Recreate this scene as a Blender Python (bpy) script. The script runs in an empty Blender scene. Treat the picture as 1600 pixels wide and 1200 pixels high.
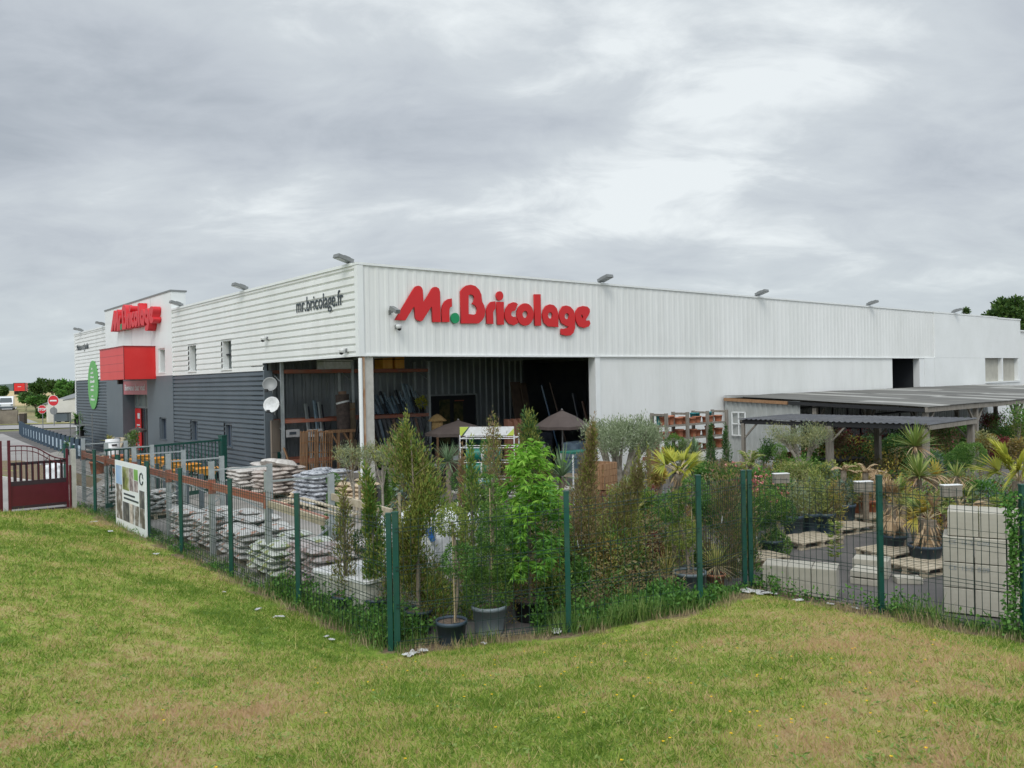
import bpy, math, random
import numpy as np
from mathutils import Vector, Matrix, noise
SC = bpy.context.scene
COL = SC.collection
rad = math.radians
random.seed(7); RNG = np.random.default_rng(7)

# ------------------------------------------------------------------ camera
F = 1285.0
PITCH = math.atan(5/1285.); ROLL = math.atan(52/2619.)
cp, sp = math.cos(PITCH), math.sin(PITCH); cr, sr = math.cos(ROLL), math.sin(ROLL)
FWD = Vector((0, cp, -sp)); UP0 = Vector((0, sp, cp)); R0 = Vector((1, 0, 0))
RGT = R0*cr - UP0*sr; UPV = R0*sr + UP0*cr
CAMP = Vector((0, 0, 3.4))
cd = bpy.data.cameras.new('camera'); cam = bpy.data.objects.new('camera', cd); COL.objects.link(cam)
cd.sensor_width = 36; cd.lens = F/1600*36; cd.clip_start = .05; cd.clip_end = 6000
m = Matrix((RGT, UPV, -FWD)).transposed().to_4x4(); m.translation = CAMP
cam.matrix_world = m; SC.camera = cam

# ------------------------------------------------------------------ sky and sun
SUN_EL, SUN_AZ = rad(48), rad(192)      # azimuth from +Y clockwise: behind the camera
w = bpy.data.worlds.new('World'); SC.world = w; w.use_nodes = True
nt = w.node_tree; nt.nodes.clear()
def N(t, **k):
    n = nt.nodes.new(t)
    for a, b in k.items():
        if a == 'inp':
            for i, v in b.items(): n.inputs[i].default_value = v
        else: setattr(n, a, b)
    return n
L = lambda a, b: nt.links.new(a, b)
def mth(op, a, b=None, c=None):
    n = N('ShaderNodeMath', operation=op)
    for i, v in enumerate((a, b, c)):
        if v is None: continue
        if isinstance(v, (int, float)): n.inputs[i].default_value = v
        else: L(v, n.inputs[i])
    return n.outputs[0]
out = N('ShaderNodeOutputWorld'); bg = N('ShaderNodeBackground'); bg.inputs[1].default_value = .1
sky = N('ShaderNodeTexSky', sky_type='NISHITA', sun_disc=False, sun_elevation=SUN_EL, sun_rotation=SUN_AZ)
sky.dust_density = 3; sky.air_density = 1.2
tc = N('ShaderNodeTexCoord'); sx = N('ShaderNodeSeparateXYZ'); L(tc.outputs['Generated'], sx.inputs[0])
zc = mth('MAXIMUM', sx.outputs[2], 0.0); zd = mth('ADD', zc, .30)
cx = mth('DIVIDE', sx.outputs[0], zd); cy = mth('DIVIDE', sx.outputs[1], zd)
cb = N('ShaderNodeCombineXYZ'); L(cx, cb.inputs[0]); L(cy, cb.inputs[1])
mp = N('ShaderNodeMapping'); L(cb.outputs[0], mp.inputs[0]); mp.inputs['Rotation'].default_value = (0, 0, rad(-18)); mp.inputs['Scale'].default_value = (.75, 1.15, 1); mp.inputs['Location'].default_value = (7.7, 2.4, 5)
n1 = N('ShaderNodeTexNoise', inp={'Scale': 1.25, 'Detail': 8, 'Roughness': .50, 'Distortion': .25}); L(mp.outputs[0], n1.inputs[0])
n2 = N('ShaderNodeTexNoise', inp={'Scale': 4.2, 'Detail': 7, 'Roughness': .6, 'Distortion': .5}); L(mp.outputs[0], n2.inputs[0])
nn = mth('ADD', mth('MULTIPLY', n1.outputs[0], .72), mth('MULTIPLY', n2.outputs[0], .28))
rp = N('ShaderNodeValToRGB'); L(nn, rp.inputs[0]); cr_ = rp.color_ramp
cr_.elements[0].position = .39; cr_.elements[0].color = (4.3, 4.75, 5.3, 1)
cr_.elements[1].position = .63; cr_.elements[1].color = (8.7, 9.2, 9.4, 1)
e = cr_.elements.new(.47); e.color = (5.4, 5.85, 6.4, 1)
e = cr_.elements.new(.56); e.color = (6.5, 7.0, 7.4, 1)
# paler air low over the horizon
hz = mth('POWER', mth('SUBTRACT', 1.0, mth('MINIMUM', mth('MULTIPLY', zc, 5.5), 1.0)), 1.6)
mh = N('ShaderNodeMix', data_type='RGBA'); L(mth('MULTIPLY', hz, .75), mh.inputs[0]); L(rp.outputs[0], mh.inputs[6]); mh.inputs[7].default_value = (5.9, 6.8, 7.2, 1)
# overcast sky: gain added overhead and behind, out of view, to brighten the walls
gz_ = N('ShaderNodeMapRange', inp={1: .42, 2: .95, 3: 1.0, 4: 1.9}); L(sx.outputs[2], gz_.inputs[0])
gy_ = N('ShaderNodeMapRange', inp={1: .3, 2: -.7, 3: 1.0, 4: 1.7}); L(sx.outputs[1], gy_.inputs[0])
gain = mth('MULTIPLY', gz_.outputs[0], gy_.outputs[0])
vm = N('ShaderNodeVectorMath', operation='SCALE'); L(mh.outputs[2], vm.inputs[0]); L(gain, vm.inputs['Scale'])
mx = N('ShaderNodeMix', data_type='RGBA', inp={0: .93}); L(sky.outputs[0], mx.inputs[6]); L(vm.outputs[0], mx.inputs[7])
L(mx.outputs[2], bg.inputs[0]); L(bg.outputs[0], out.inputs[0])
sd = bpy.data.lights.new('sun', 'SUN'); sd.energy = 1.3; sd.angle = rad(22); sd.color = (1, .96, .9)
so = bpy.data.objects.new('sun', sd); COL.objects.link(so)
sv = Vector((math.sin(SUN_AZ)*math.cos(SUN_EL), math.cos(SUN_AZ)*math.cos(SUN_EL), math.sin(SUN_EL)))
so.rotation_euler = sv.to_track_quat('Z', 'Y').to_euler()
vs = SC.view_settings; vs.view_transform = 'Standard'; vs.look = 'None'; vs.exposure = 0.0; vs.gamma = 1
SC.render.engine = 'CYCLES'; SC.cycles.max_bounces = 5; SC.cycles.transparent_max_bounces = 12

# ------------------------------------------------------------------ frames of reference
TH = rad(39.4); CT, ST = math.cos(TH), math.sin(TH); C0 = (-4.13, 22.4)
def W(X, Y, Z=0): return Vector((C0[0]+X*CT-Y*ST, C0[1]+X*ST+Y*CT, Z))     # store frame -> world
def B(p): x, y = p[0]-C0[0], p[1]-C0[1]; return (x*CT+y*ST, -x*ST+y*CT)
def G(px, py, z=0):                                                          # where a sight line meets the ground
    d = FWD + RGT*((px-800)/F) - UPV*((py-600)/F); t = (z-CAMP.z)/d.z
    return CAMP + d*t
def AT(px, py, D):
    d = FWD + RGT*((px-800)/F) - UPV*((py-600)/F); return CAMP + d*(D/d.y)

# ------------------------------------------------------------------ materials
MATS = {}
def mat(name, c1, c2=None, sc=6., rough=.6, metal=0., bump=0., bsc=None, island=None, c3=None, trans=0., emis=0., spec=None, stretch=None, lo=.35, hi=.65, detail=4., world=False, coat=0., dirt=0.):
    if name in MATS: return MATS[name]
    m = bpy.data.materials.new(name); m.use_nodes = True; t = m.node_tree; b = t.nodes['Principled BSDF']
    b.inputs['Roughness'].default_value = rough; b.inputs['Metallic'].default_value = metal
    b.inputs['Base Color'].default_value = (*c1, 1)
    if coat: b.inputs['Coat Weight'].default_value = coat
    if spec is not None: b.inputs['Specular IOR Level'].default_value = spec
    co = None
    def coord():
        nonlocal co
        if co: return co
        tcn = t.nodes.new('ShaderNodeNewGeometry' if world else 'ShaderNodeTexCoord')
        o = tcn.outputs['Position' if world else 'Object']
        if stretch:
            mpn = t.nodes.new('ShaderNodeMapping'); mpn.inputs['Scale'].default_value = stretch
            t.links.new(o, mpn.inputs[0]); o = mpn.outputs[0]
        co = o; return o
    col = None
    if c2 is not None:
        if island:
            g = t.nodes.new('ShaderNodeNewGeometry'); fac = g.outputs['Random Per Island']
        else:
            n = t.nodes.new('ShaderNodeTexNoise'); n.inputs['Scale'].default_value = sc; n.inputs['Detail'].default_value = detail; n.inputs['Roughness'].default_value = .6
            t.links.new(coord(), n.inputs['Vector']); fac = n.outputs[0]
        r = t.nodes.new('ShaderNodeValToRGB'); t.links.new(fac, r.inputs[0]); cr = r.color_ramp
        a, z = (0., 1.) if island else (lo, hi)
        cr.elements[0].position = a; cr.elements[0].color = (*c1, 1); cr.elements[1].position = z; cr.elements[1].color = (*c2, 1)
        if c3 is not None:
            cr.elements[1].color = (*c3, 1); q = cr.elements.new((a+z)/2); q.color = (*c2, 1)
        col = r.outputs[0]
    if dirt:
        n = t.nodes.new('ShaderNodeTexNoise'); n.inputs['Scale'].default_value = 1.3; n.inputs['Detail'].default_value = 8; n.inputs['Roughness'].default_value = .7
        t.links.new(coord(), n.inputs['Vector'])
        r2 = t.nodes.new('ShaderNodeMapRange'); r2.inputs[1].default_value = .45; r2.inputs[2].default_value = .75; r2.inputs[3].default_value = 0; r2.inputs[4].default_value = dirt
        t.links.new(n.outputs[0], r2.inputs[0])
        mxn = t.nodes.new('ShaderNodeMix'); mxn.data_type = 'RGBA'; mxn.inputs[6].default_value = (*c1, 1); mxn.inputs[7].default_value = (.22, .21, .17, 1)
        t.links.new(r2.outputs[0], mxn.inputs[0])
        if col: t.links.new(col, mxn.inputs[6])
        col = mxn.outputs[2]
    if col: t.links.new(col, b.inputs['Base Color'])
    if bump:
        n = t.nodes.new('ShaderNodeTexNoise'); n.inputs['Scale'].default_value = bsc or sc*3; n.inputs['Detail'].default_value = 5
        t.links.new(coord(), n.inputs['Vector']); bp = t.nodes.new('ShaderNodeBump'); bp.inputs['Strength'].default_value = min(bump, 1.); bp.inputs['Distance'].default_value = .02*max(1, bump)
        t.links.new(n.outputs[0], bp.inputs['Height']); t.links.new(bp.outputs[0], b.inputs['Normal'])
    if trans:
        tr = t.nodes.new('ShaderNodeBsdfTranslucent'); ms = t.nodes.new('ShaderNodeMixShader'); ms.inputs[0].default_value = trans
        if col: t.links.new(col, tr.inputs[0])
        else: tr.inputs[0].default_value = (*c1, 1)
        t.links.new(b.outputs[0], ms.inputs[1]); t.links.new(tr.outputs[0], ms.inputs[2]); t.links.new(ms.outputs[0], t.nodes['Material Output'].inputs[0])
    if emis: b.inputs['Emission Color'].default_value = (*c1, 1); b.inputs['Emission Strength'].default_value = emis
    MATS[name] = m; return m
def leafm(name, a, b, c=None, tr=.3): return mat(name, a, b, island=True, c3=c, rough=.55, trans=tr, spec=.3)

WHITE = mat('white_sheet_metal', (.71, .725, .705), (.77, .78, .765), sc=.5, rough=.45, dirt=.16, detail=6, stretch=(1, 1, .25))
WHITE2 = mat('white_flat_panel', (.72, .74, .73), (.77, .79, .785), sc=.6, rough=.4, dirt=.05)
SLATE = mat('slate_sheet_metal', (.065, .088, .108), (.085, .108, .13), sc=.8, rough=.45, dirt=.08)
SLATE2 = mat('slate_flat_panel', (.10, .125, .145), (.115, .14, .16), sc=.8, rough=.5, dirt=.05)
REDP = mat('red_panel', (.62, .018, .018), (.66, .03, .028), sc=1, rough=.35)
REDL = mat('red_letter', (.60, .012, .014), (.56, .014, .018), sc=.8, rough=.5)
GREENL = mat('green_letter', (.0, .25, .09), rough=.4)
GREY_TXT = mat('grey_letter', (.035, .05, .06), rough=.5)
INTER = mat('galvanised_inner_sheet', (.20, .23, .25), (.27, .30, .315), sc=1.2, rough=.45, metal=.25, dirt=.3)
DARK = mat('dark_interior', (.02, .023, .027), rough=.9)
CONC = mat('pale_concrete', (.40, .39, .35), (.50, .49, .45), sc=3, rough=.9, bump=.2, dirt=.4)
ASPH = mat('asphalt', (.075, .071, .068), (.125, .115, .11), sc=.6, rough=.95, bump=.4, bsc=60, world=True, detail=9, dirt=.25)
ROAD = mat('road_surface', (.27, .265, .26), (.33, .32, .31), sc=.3, rough=.95, world=True)
GALV = mat('galvanised_steel', (.36, .40, .41), (.46, .50, .50), sc=6, rough=.45, metal=.45, dirt=.3)
ORANGE = mat('orange_rack_paint', (.36, .10, .05), (.30, .12, .08), sc=5, rough=.55, dirt=.5)
FGREEN = mat('green_fence_paint', (.003, .055, .042), (.005, .07, .054), sc=2, rough=.4, dirt=.15)
WIRE = mat('green_fence_wire', (.008, .03, .026), rough=.5)
BURG = mat('burgundy_gate_paint', (.085, .008, .016), (.10, .010, .02), sc=3, rough=.35)
WOODG = mat('weathered_grey_wood', (.17, .15, .125), (.27, .25, .215), sc=3, rough=.9, stretch=(12, 12, .8), bump=.3)
WOODB = mat('brown_treated_wood', (.20, .105, .05), (.36, .21, .11), sc=4, rough=.8, stretch=(9, 9, .8))
WOODR = mat('red_brown_wood', (.13, .055, .032), (.22, .10, .06), sc=4, rough=.75, stretch=(8, 8, .8))
WOODP = mat('pale_pallet_wood', (.33, .28, .20), (.46, .40, .30), sc=3, rough=.9, stretch=(3, 3, 3))
BARK = mat('bark', (.16, .13, .095), (.25, .21, .16), sc=14, rough=.95, bump=.6)
BARKG = mat('olive_bark', (.20, .18, .14), (.34, .31, .26), sc=9, rough=.95, bump=.8)
CANE = mat('bamboo_cane', (.42, .34, .2), rough=.7)
GLASS = mat('window_glass', (.16, .19, .2), rough=.08, metal=.0, spec=1.0)
DGLASS = mat('dark_glass', (.03, .045, .05), rough=.06, spec=.9)
BLACK = mat('black_plastic', (.015, .016, .018), rough=.55)
LAMPG = mat('lamp_grey_metal', (.22, .23, .23), rough=.5, metal=.3)
TERRA = mat('terracotta', (.34, .11, .055), (.46, .19, .11), sc=8, rough=.8)
POTG = mat('grey_plastic_pot', (.10, .135, .155), (.13, .16, .18), sc=6, rough=.55)
POTB = mat('dark_blue_pot', (.025, .045, .07), (.035, .06, .085), sc=5, rough=.5, dirt=.2)
POTL = mat('pale_grey_pot', (.20, .25, .275), (.24, .29, .31), sc=5, rough=.55, dirt=.2)
SOIL = mat('potting_soil', (.07, .05, .035), (.16, .12, .09), sc=30, rough=1)
CREAM = mat('cream_block', (.35, .33, .275), (.44, .42, .355), sc=2.2, rough=.92, bump=.4, dirt=.45)
PAPER = mat('white_paper', (.75, .76, .77), (.6, .61, .6), sc=9, rough=.7)
WBAG = mat('white_woven_bag', (.62, .65, .68), (.72, .74, .76), sc=9, rough=.6, bump=.5, bsc=14)
BROWNF = mat('brown_parasol_fabric', (.06, .045, .04), (.08, .062, .055), sc=2, rough=.85)
YELLOWP = mat('yellow_paint', (.72, .30, .03), (.80, .42, .08), sc=4, rough=.4)
GREENP = mat('green_plastic', (.0, .12, .085), (.01, .17, .12), sc=5, rough=.35)
BLUEB = mat('blue_film', (.04, .16, .5), rough=.4)
SHEETG = mat('grey_roof_sheet', (.10, .10, .095), (.16, .16, .15), sc=1.5, rough=.9, dirt=.3, bump=.2, stretch=(1, .3, 1))
SHEETD = mat('dark_roof_sheet', (.06, .063, .07), (.09, .095, .105), sc=2, rough=.7, dirt=.2)

# ------------------------------------------------------------------ mesh builder
class MB:
    def __init__(s): s.c = []; s.n = 0; s.mats = []; s.smooth = []
    def mi(s, m):
        if m not in s.mats: s.mats.append(m)
        return s.mats.index(m)
    def add(s, V, Fc, m, smooth=False):
        V = np.asarray(V, float).reshape(-1, 3)
        if isinstance(Fc, np.ndarray): Fl = [Fc]
        else:
            d = {}
            for f in Fc: d.setdefault(len(f), []).append(f)
            Fl = [np.array(v) for v in d.values()]
        for f in Fl: s.c.append((V if f is Fl[0] else None, f + s.n, s.mi(m), smooth))
        s.n += len(V); return s
    def build(s, name, parent=None, label=None, loc=None):
        me = bpy.data.meshes.new(name)
        V = np.concatenate([c[0] for c in s.c if c[0] is not None]) if s.c else np.zeros((0, 3))
        me.vertices.add(len(V)); me.vertices.foreach_set('co', V.astype(np.float32).ravel())
        li = np.concatenate([c[1].ravel() for c in s.c]); sizes = np.concatenate([np.full(len(c[1]), c[1].shape[1]) for c in s.c])
        me.loops.add(len(li)); me.loops.foreach_set('vertex_index', li.astype(np.int32))
        me.polygons.add(len(sizes)); me.polygons.foreach_set('loop_start', np.concatenate([[0], np.cumsum(sizes)[:-1]]).astype(np.int32))
        me.polygons.foreach_set('material_index', np.concatenate([np.full(len(c[1]), c[2]) for c in s.c]).astype(np.int32))
        me.polygons.foreach_set('use_smooth', np.concatenate([np.full(len(c[1]), c[3]) for c in s.c]))
        for m in s.mats: me.materials.append(m)
        me.update(calc_edges=True); me.validate()
        o = bpy.data.objects.new(name, me); COL.objects.link(o)
        if parent: o.parent = parent
        if loc is not None: o.location = loc
        if label: o['label'] = label
        return o
    def obox(s, c, ax, m):
        c = np.array(c, float); a, b, d = [np.array(v, float) for v in ax]
        V = [c+i*a+j*b+k*d for i in (-1, 1) for j in (-1, 1) for k in (-1, 1)]
        return s.add(V, np.array([[0,1,3,2],[4,6,7,5],[0,4,5,1],[2,3,7,6],[0,2,6,4],[1,5,7,3]]), m)
    def box(s, x0, x1, y0, y1, z0, z1, m):
        return s.obox(((x0+x1)/2, (y0+y1)/2, (z0+z1)/2), ((abs(x1-x0)/2, 0, 0), (0, abs(y1-y0)/2, 0), (0, 0, abs(z1-z0)/2)), m)
    def beam(s, p, q, w, h, m, up=(0, 0, 1)):
        p, q = Vector(p), Vector(q); d = q-p; u = Vector(up)
        sd = d.cross(u)
        if sd.length < 1e-5: sd = d.cross(Vector((1, 0, 0)))
        sd.normalize(); u = sd.cross(d).normalized()
        return s.obox((p+q)/2, (d/2, sd*(w/2), u*(h/2)), m)
    def tube(s, pts, r, m, n=8, smooth=True, cap=True):
        pts = [Vector(p) for p in pts]; k = len(pts); rs = [r]*k if isinstance(r, (int, float)) else list(r)
        V = []; ref = None
        for i, p in enumerate(pts):
            d = (pts[min(i+1, k-1)]-pts[max(i-1, 0)]).normalized()
            if ref is None: ref = d.orthogonal().normalized()
            ref = (ref - d*ref.dot(d)); ref = ref.normalized() if ref.length > 1e-6 else d.orthogonal().normalized()
            b = d.cross(ref)
            for j in range(n):
                a = 2*math.pi*j/n; V.append(p + (ref*math.cos(a)+b*math.sin(a))*rs[i])
        Fc = [[i*n+j, i*n+(j+1) % n, (i+1)*n+(j+1) % n, (i+1)*n+j] for i in range(k-1) for j in range(n)]
        s.add(np.array([tuple(v) for v in V]), np.array(Fc), m, smooth)
        if cap and n >= 3:
            s.add(np.array([tuple(v) for v in V[:n]]), np.array([list(range(n))[::-1]]), m)
            s.add(np.array([tuple(v) for v in V[-n:]]), np.array([list(range(n))]), m)
        return s
    def lathe(s, prof, m, c=(0, 0, 0), n=16, smooth=True):
        V = [(c[0]+r*math.cos(2*math.pi*j/n), c[1]+r*math.sin(2*math.pi*j/n), c[2]+z) for r, z in prof for j in range(n)]
        Fc = [[i*n+j, i*n+(j+1) % n, (i+1)*n+(j+1) % n, (i+1)*n+j] for i in range(len(prof)-1) for j in range(n)]
        return s.add(V, np.array(Fc), m, smooth)
    def leaves(s, P, D, Ln, Wd, m, smooth=False):
        """one pointed leaf per row: base P, direction D"""
        n = len(P); D = D/np.maximum(np.linalg.norm(D, axis=1, keepdims=True), 1e-6)
        rnd = RNG.normal(size=(n, 3)); S = np.cross(D, rnd); S /= np.maximum(np.linalg.norm(S, axis=1, keepdims=True), 1e-6)
        Ln = (np.ones(n)*Ln)[:, None]; Wd = (np.ones(n)*Wd)[:, None]
        V = np.stack([P, P+D*Ln*.45+S*Wd*.5, P+D*Ln, P+D*Ln*.45-S*Wd*.5], 1).reshape(-1, 3)
        return s.add(V, np.arange(n*4).reshape(n, 4), m, smooth)
    def blades(s, P, D, Ln, Wd, droop, m, seg=4, taper=.1, twist=None):
        n = len(P); D = D/np.linalg.norm(D, axis=1, keepdims=True)
        S = np.cross(D, np.array([0, 0, 1.]))+RNG.normal(size=(n, 3))*.15; S /= np.maximum(np.linalg.norm(S, axis=1, keepdims=True), 1e-6)
        Ln = (np.ones(n)*Ln)[:, None]; Wd = (np.ones(n)*Wd)[:, None]; dr = (np.ones(n)*droop)[:, None]
        rows = []
        for i in range(seg+1):
            t = i/seg; p = P + D*Ln*t - np.array([0, 0, 1.])*dr*Ln*t*t
            wdt = Wd*.5*max(taper, (1-t**2.2))*(.55+.9*min(t*3, 1)*.5)
            rows += [p-S*wdt, p+S*wdt]
        V = np.stack(rows, 1); k = 2*(seg+1)
        Fq = np.array([[2*i, 2*i+1, 2*i+3, 2*i+2] for i in range(seg)])
        Fa = (np.arange(n)[:, None, None]*k + Fq[None]).reshape(-1, 4)
        return s.add(V.reshape(-1, 3), Fa, m)

def tag(o, label=None, cat=None, group=None, kind=None):
    if label: o['label'] = label
    if cat: o['category'] = cat
    if group: o['group'] = group
    if kind: o['kind'] = kind
    return o
def thing(name, label, cat, loc=(0, 0, 0), rz=0, group=None):
    o = bpy.data.objects.new(name, None); COL.objects.link(o); o.location = loc; o.rotation_euler = (0, 0, rz); o.empty_display_size = .2
    return tag(o, label, cat, group)
def dup(o, loc=None, rz=None, label=None, group=None, parent=None, scale=None):
    c = o.copy(); COL.objects.link(c)
    if parent is not None: c.parent = parent
    for ch in o.children: dup(ch, parent=c)
    if loc is not None: c.location = loc
    if rz is not None: c.rotation_euler = (0, 0, rz)
    if scale is not None: c.scale = (scale,)*3 if isinstance(scale, (int, float)) else scale
    if label: c['label'] = label
    if group: c['group'] = group
    return c
def nz(x, y, z=0, s=1.): return noise.noise(Vector((x*s, y*s, z*s)))

# ================================================================== GROUND
FENCE_L = -5.66
FP = [(-60, 6.3), (-5.66, 6.3), (-5.66, -10.88), (-3.89, -12.28), (-2.06, -12.93), (.04, -12.2), (-.17, -14.48), (-.46, -16.32), (-1.1, -20), (-3, -60)]
ZB = [0, 0, 0, .18, .28, .0, .14, .28, .42, .5]
def fence_dist(X, Y):
    """signed distance to the toe of the bank (positive on the lawn side) and base height there"""
    X = np.asarray(X, float); Y = np.asarray(Y, float); best = np.full(X.shape, 1e9); zb = np.zeros(X.shape); sg = np.ones(X.shape)
    for (a, b), (za, zb_) in zip(zip(FP[:-1], FP[1:]), zip(ZB[:-1], ZB[1:])):
        dx, dy = b[0]-a[0], b[1]-a[1]; ll = dx*dx+dy*dy
        t = np.clip(((X-a[0])*dx+(Y-a[1])*dy)/ll, 0, 1)
        d = np.hypot(X-a[0]-t*dx, Y-a[1]-t*dy)
        u = d < best-1e-9
        best = np.where(u, d, best); zb = np.where(u, za+(zb_-za)*t, zb)
    # inside test (yard side) by polygon
    poly = FP + [(200, -60), (200, 200), (-60, 200)]
    ins = np.zeros(X.shape, bool); n = len(poly)
    for i in range(n):
        x1, y1 = poly[i]; x2, y2 = poly[(i+1) % n]
        if y1 == y2: continue
        c = ((y1 > Y) != (y2 > Y)) & (X < (x2-x1)*(Y-y1)/(y2-y1)+x1)
        ins ^= c
    return np.where(ins, -best, best), zb
def lawn_z(X, Y):
    X = np.asarray(X, float); Y = np.asarray(Y, float); d, zb = fence_dist(X, Y); k_ = .55; acc = np.zeros(X.shape); zac = np.zeros(X.shape); ds = []
    for (a, b), (za, zb_) in zip(zip(FP[:-1], FP[1:]), zip(ZB[:-1], ZB[1:])):
        dx, dy = b[0]-a[0], b[1]-a[1]; t = np.clip(((X-a[0])*dx+(Y-a[1])*dy)/(dx*dx+dy*dy), 0, 1)
        ds.append((np.hypot(X-a[0]-t*dx, Y-a[1]-t*dy), za+(zb_-za)*t))
    mn = np.min([q[0] for q in ds], axis=0)
    for di, zi in ds: e = np.exp(-(di-mn)/k_); acc += e; zac += e*zi
    dso = np.maximum(mn-k_*np.log(acc), 0); zs = np.where(d > .5, zac/acc, zb+(zac/acc-zb)*np.clip(d, 0, .5)*2)
    h = np.where(d > 0, zs + .014 + 1.75*(1-np.exp(-(dso/5.2)**1.12)), zb + .014 + np.minimum(d+.22, 0)*1.2 )
    k = np.clip((Y+4)/10, 0, 1)                       # the lawn levels out towards the gate
    return np.where((d > 0), h*(1-.35*k), h)
def grid_mesh(name, xs, ys, zf, m, keep=None, kind='structure', smooth=True):
    XX, YY = np.meshgrid(xs, ys, indexing='ij'); ZZ = zf(XX, YY)
    Wx = C0[0]+XX*CT-YY*ST; Wy = C0[1]+XX*ST+YY*CT
    V = np.stack([Wx, Wy, ZZ], -1).reshape(-1, 3); nx, ny = XX.shape
    I = np.arange(nx*ny).reshape(nx, ny)
    Q = np.stack([I[:-1, :-1], I[1:, :-1], I[1:, 1:], I[:-1, 1:]], -1).reshape(-1, 4)
    if keep is not None:
        k = keep(XX, YY); k = (k[:-1, :-1] & k[1:, :-1] & k[1:, 1:] & k[:-1, 1:]).reshape(-1); Q = Q[k]
    b = MB(); b.add(V, Q, m, smooth); o = b.build(name); tag(o, kind=kind)
    at = o.data.attributes.new('toe', 'FLOAT', 'POINT'); at.data.foreach_set('value', fence_dist(XX, YY)[0].reshape(-1).astype(np.float32)); return o

def grass_nodes(name, island):
    m = bpy.data.materials.new(name); m.use_nodes = True; t = m.node_tree; b = t.nodes['Principled BSDF']
    b.inputs['Roughness'].default_value = .8; b.inputs['Specular IOR Level'].default_value = .2
    ge = t.nodes.new('ShaderNodeNewGeometry')
    def noi(sc, det, rough=.6):
        n = t.nodes.new('ShaderNodeTexNoise'); n.inputs['Scale'].default_value = sc; n.inputs['Detail'].default_value = det; n.inputs['Roughness'].default_value = rough
        t.links.new(ge.outputs['Position'], n.inputs['Vector']); return n.outputs[0]
    def M2(op, a, b_):
        q = t.nodes.new('ShaderNodeMath'); q.operation = op
        for i, v in enumerate((a, b_)):
            if isinstance(v, (int, float)): q.inputs[i].default_value = v
            else: t.links.new(v, q.inputs[i])
        return q.outputs[0]
    a = M2('MULTIPLY', noi(.42, 4, .55), .6); c = M2('MULTIPLY', noi(2.6, 5, .65), .4); f = M2('ADD', a, c)
    sx3 = t.nodes.new('ShaderNodeSeparateXYZ'); t.links.new(ge.outputs['Position'], sx3.inputs[0]); mr = t.nodes.new('ShaderNodeMapRange'); mr.inputs[1].default_value = -7; mr.inputs[2].default_value = 2.5; mr.inputs[3].default_value = -.035; mr.inputs[4].default_value = .018; t.links.new(sx3.outputs[0], mr.inputs[0]); f = M2('ADD', f, mr.outputs[0])
    if island: f = M2('ADD', f, M2('MULTIPLY', M2('SUBTRACT', ge.outputs['Random Per Island'], .5), .30))
    else: f = M2('ADD', f, M2('MULTIPLY', M2('SUBTRACT', noi(38, 4, .7), .5), .35))
    r = t.nodes.new('ShaderNodeValToRGB'); t.links.new(f, r.inputs[0]); cr = r.color_ramp
    cr.elements[0].position = .39; cr.elements[0].color = (.115, .20, .025, 1)
    cr.elements[1].position = .635; cr.elements[1].color = (.50, .34, .19, 1)
    for p, c_ in ((.46, (.22, .325, .045, 1)), (.515, (.35, .40, .085, 1)), (.565, (.50, .44, .18, 1))):
        e = cr.elements.new(p); e.color = c_
    if not island:      # worn soil along the foot of the fence
        at = t.nodes.new('ShaderNodeAttribute'); at.attribute_name = 'toe'
        q = M2('SUBTRACT', M2('ADD', .22, M2('MULTIPLY', M2('SUBTRACT', noi(1.3, 6, .7), .5), 1.5)), at.outputs['Fac']); q = M2('MULTIPLY', q, 7.); q2 = t.nodes.new('ShaderNodeClamp'); t.links.new(q, q2.inputs[0])
        dc = t.nodes.new('ShaderNodeValToRGB'); t.links.new(noi(14, 6, .7), dc.inputs[0]); dc.color_ramp.elements[0].position = .35; dc.color_ramp.elements[0].color = (.14, .10, .065, 1); dc.color_ramp.elements[1].position = .7; dc.color_ramp.elements[1].color = (.30, .23, .15, 1)
        mxx = t.nodes.new('ShaderNodeMix'); mxx.data_type = 'RGBA'; t.links.new(q2.outputs[0], mxx.inputs[0]); t.links.new(r.outputs[0], mxx.inputs[6]); t.links.new(dc.outputs[0], mxx.inputs[7]); t.links.new(mxx.outputs[2], b.inputs['Base Color'])
    else: t.links.new(r.outputs[0], b.inputs['Base Color'])
    if not island:
        bp = t.nodes.new('ShaderNodeBump'); bp.inputs['Strength'].default_value = 1; bp.inputs['Distance'].default_value = .03
        t.links.new(noi(45, 5, .7), bp.inputs['Height']); t.links.new(bp.outputs[0], b.inputs['Normal'])
    else:
        tr = t.nodes.new('ShaderNodeBsdfTranslucent'); ms = t.nodes.new('ShaderNodeMixShader'); ms.inputs[0].default_value = .3
        t.links.new(r.outputs[0], tr.inputs[0]); t.links.new(b.outputs[0], ms.inputs[1]); t.links.new(tr.outputs[0], ms.inputs[2]); t.links.new(ms.outputs[0], t.nodes['Material Output'].inputs[0])
    return m
GRASS = grass_nodes('lawn_turf', False); BLADE = grass_nodes('grass_blade', True)
DIRT = mat('bare_dirt', (.20, .145, .09), (.33, .26, .17), sc=4, rough=1, bump=1, bsc=40, world=True, detail=9)
xs = np.concatenate([np.arange(-60, -32, 2.), np.arange(-32, 3.01, .22)]); ys = np.concatenate([np.arange(-60, -34, 2.), np.arange(-34, 6.5, .22)])
def lz(X, Y):
    wob = .025*np.sin(X*1.7+Y*.9)*np.cos(Y*1.3-X*.6)+.02*np.sin(X*3.1-Y*2.2)
    d, _ = fence_dist(X, Y); return lawn_z(X, Y)+wob*np.clip(d, 0, 1)
def lzs(x, y):  # world xy -> height
    X, Y = B((x, y)); return float(lz(np.array([X]), np.array([Y]))[0])
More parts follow.
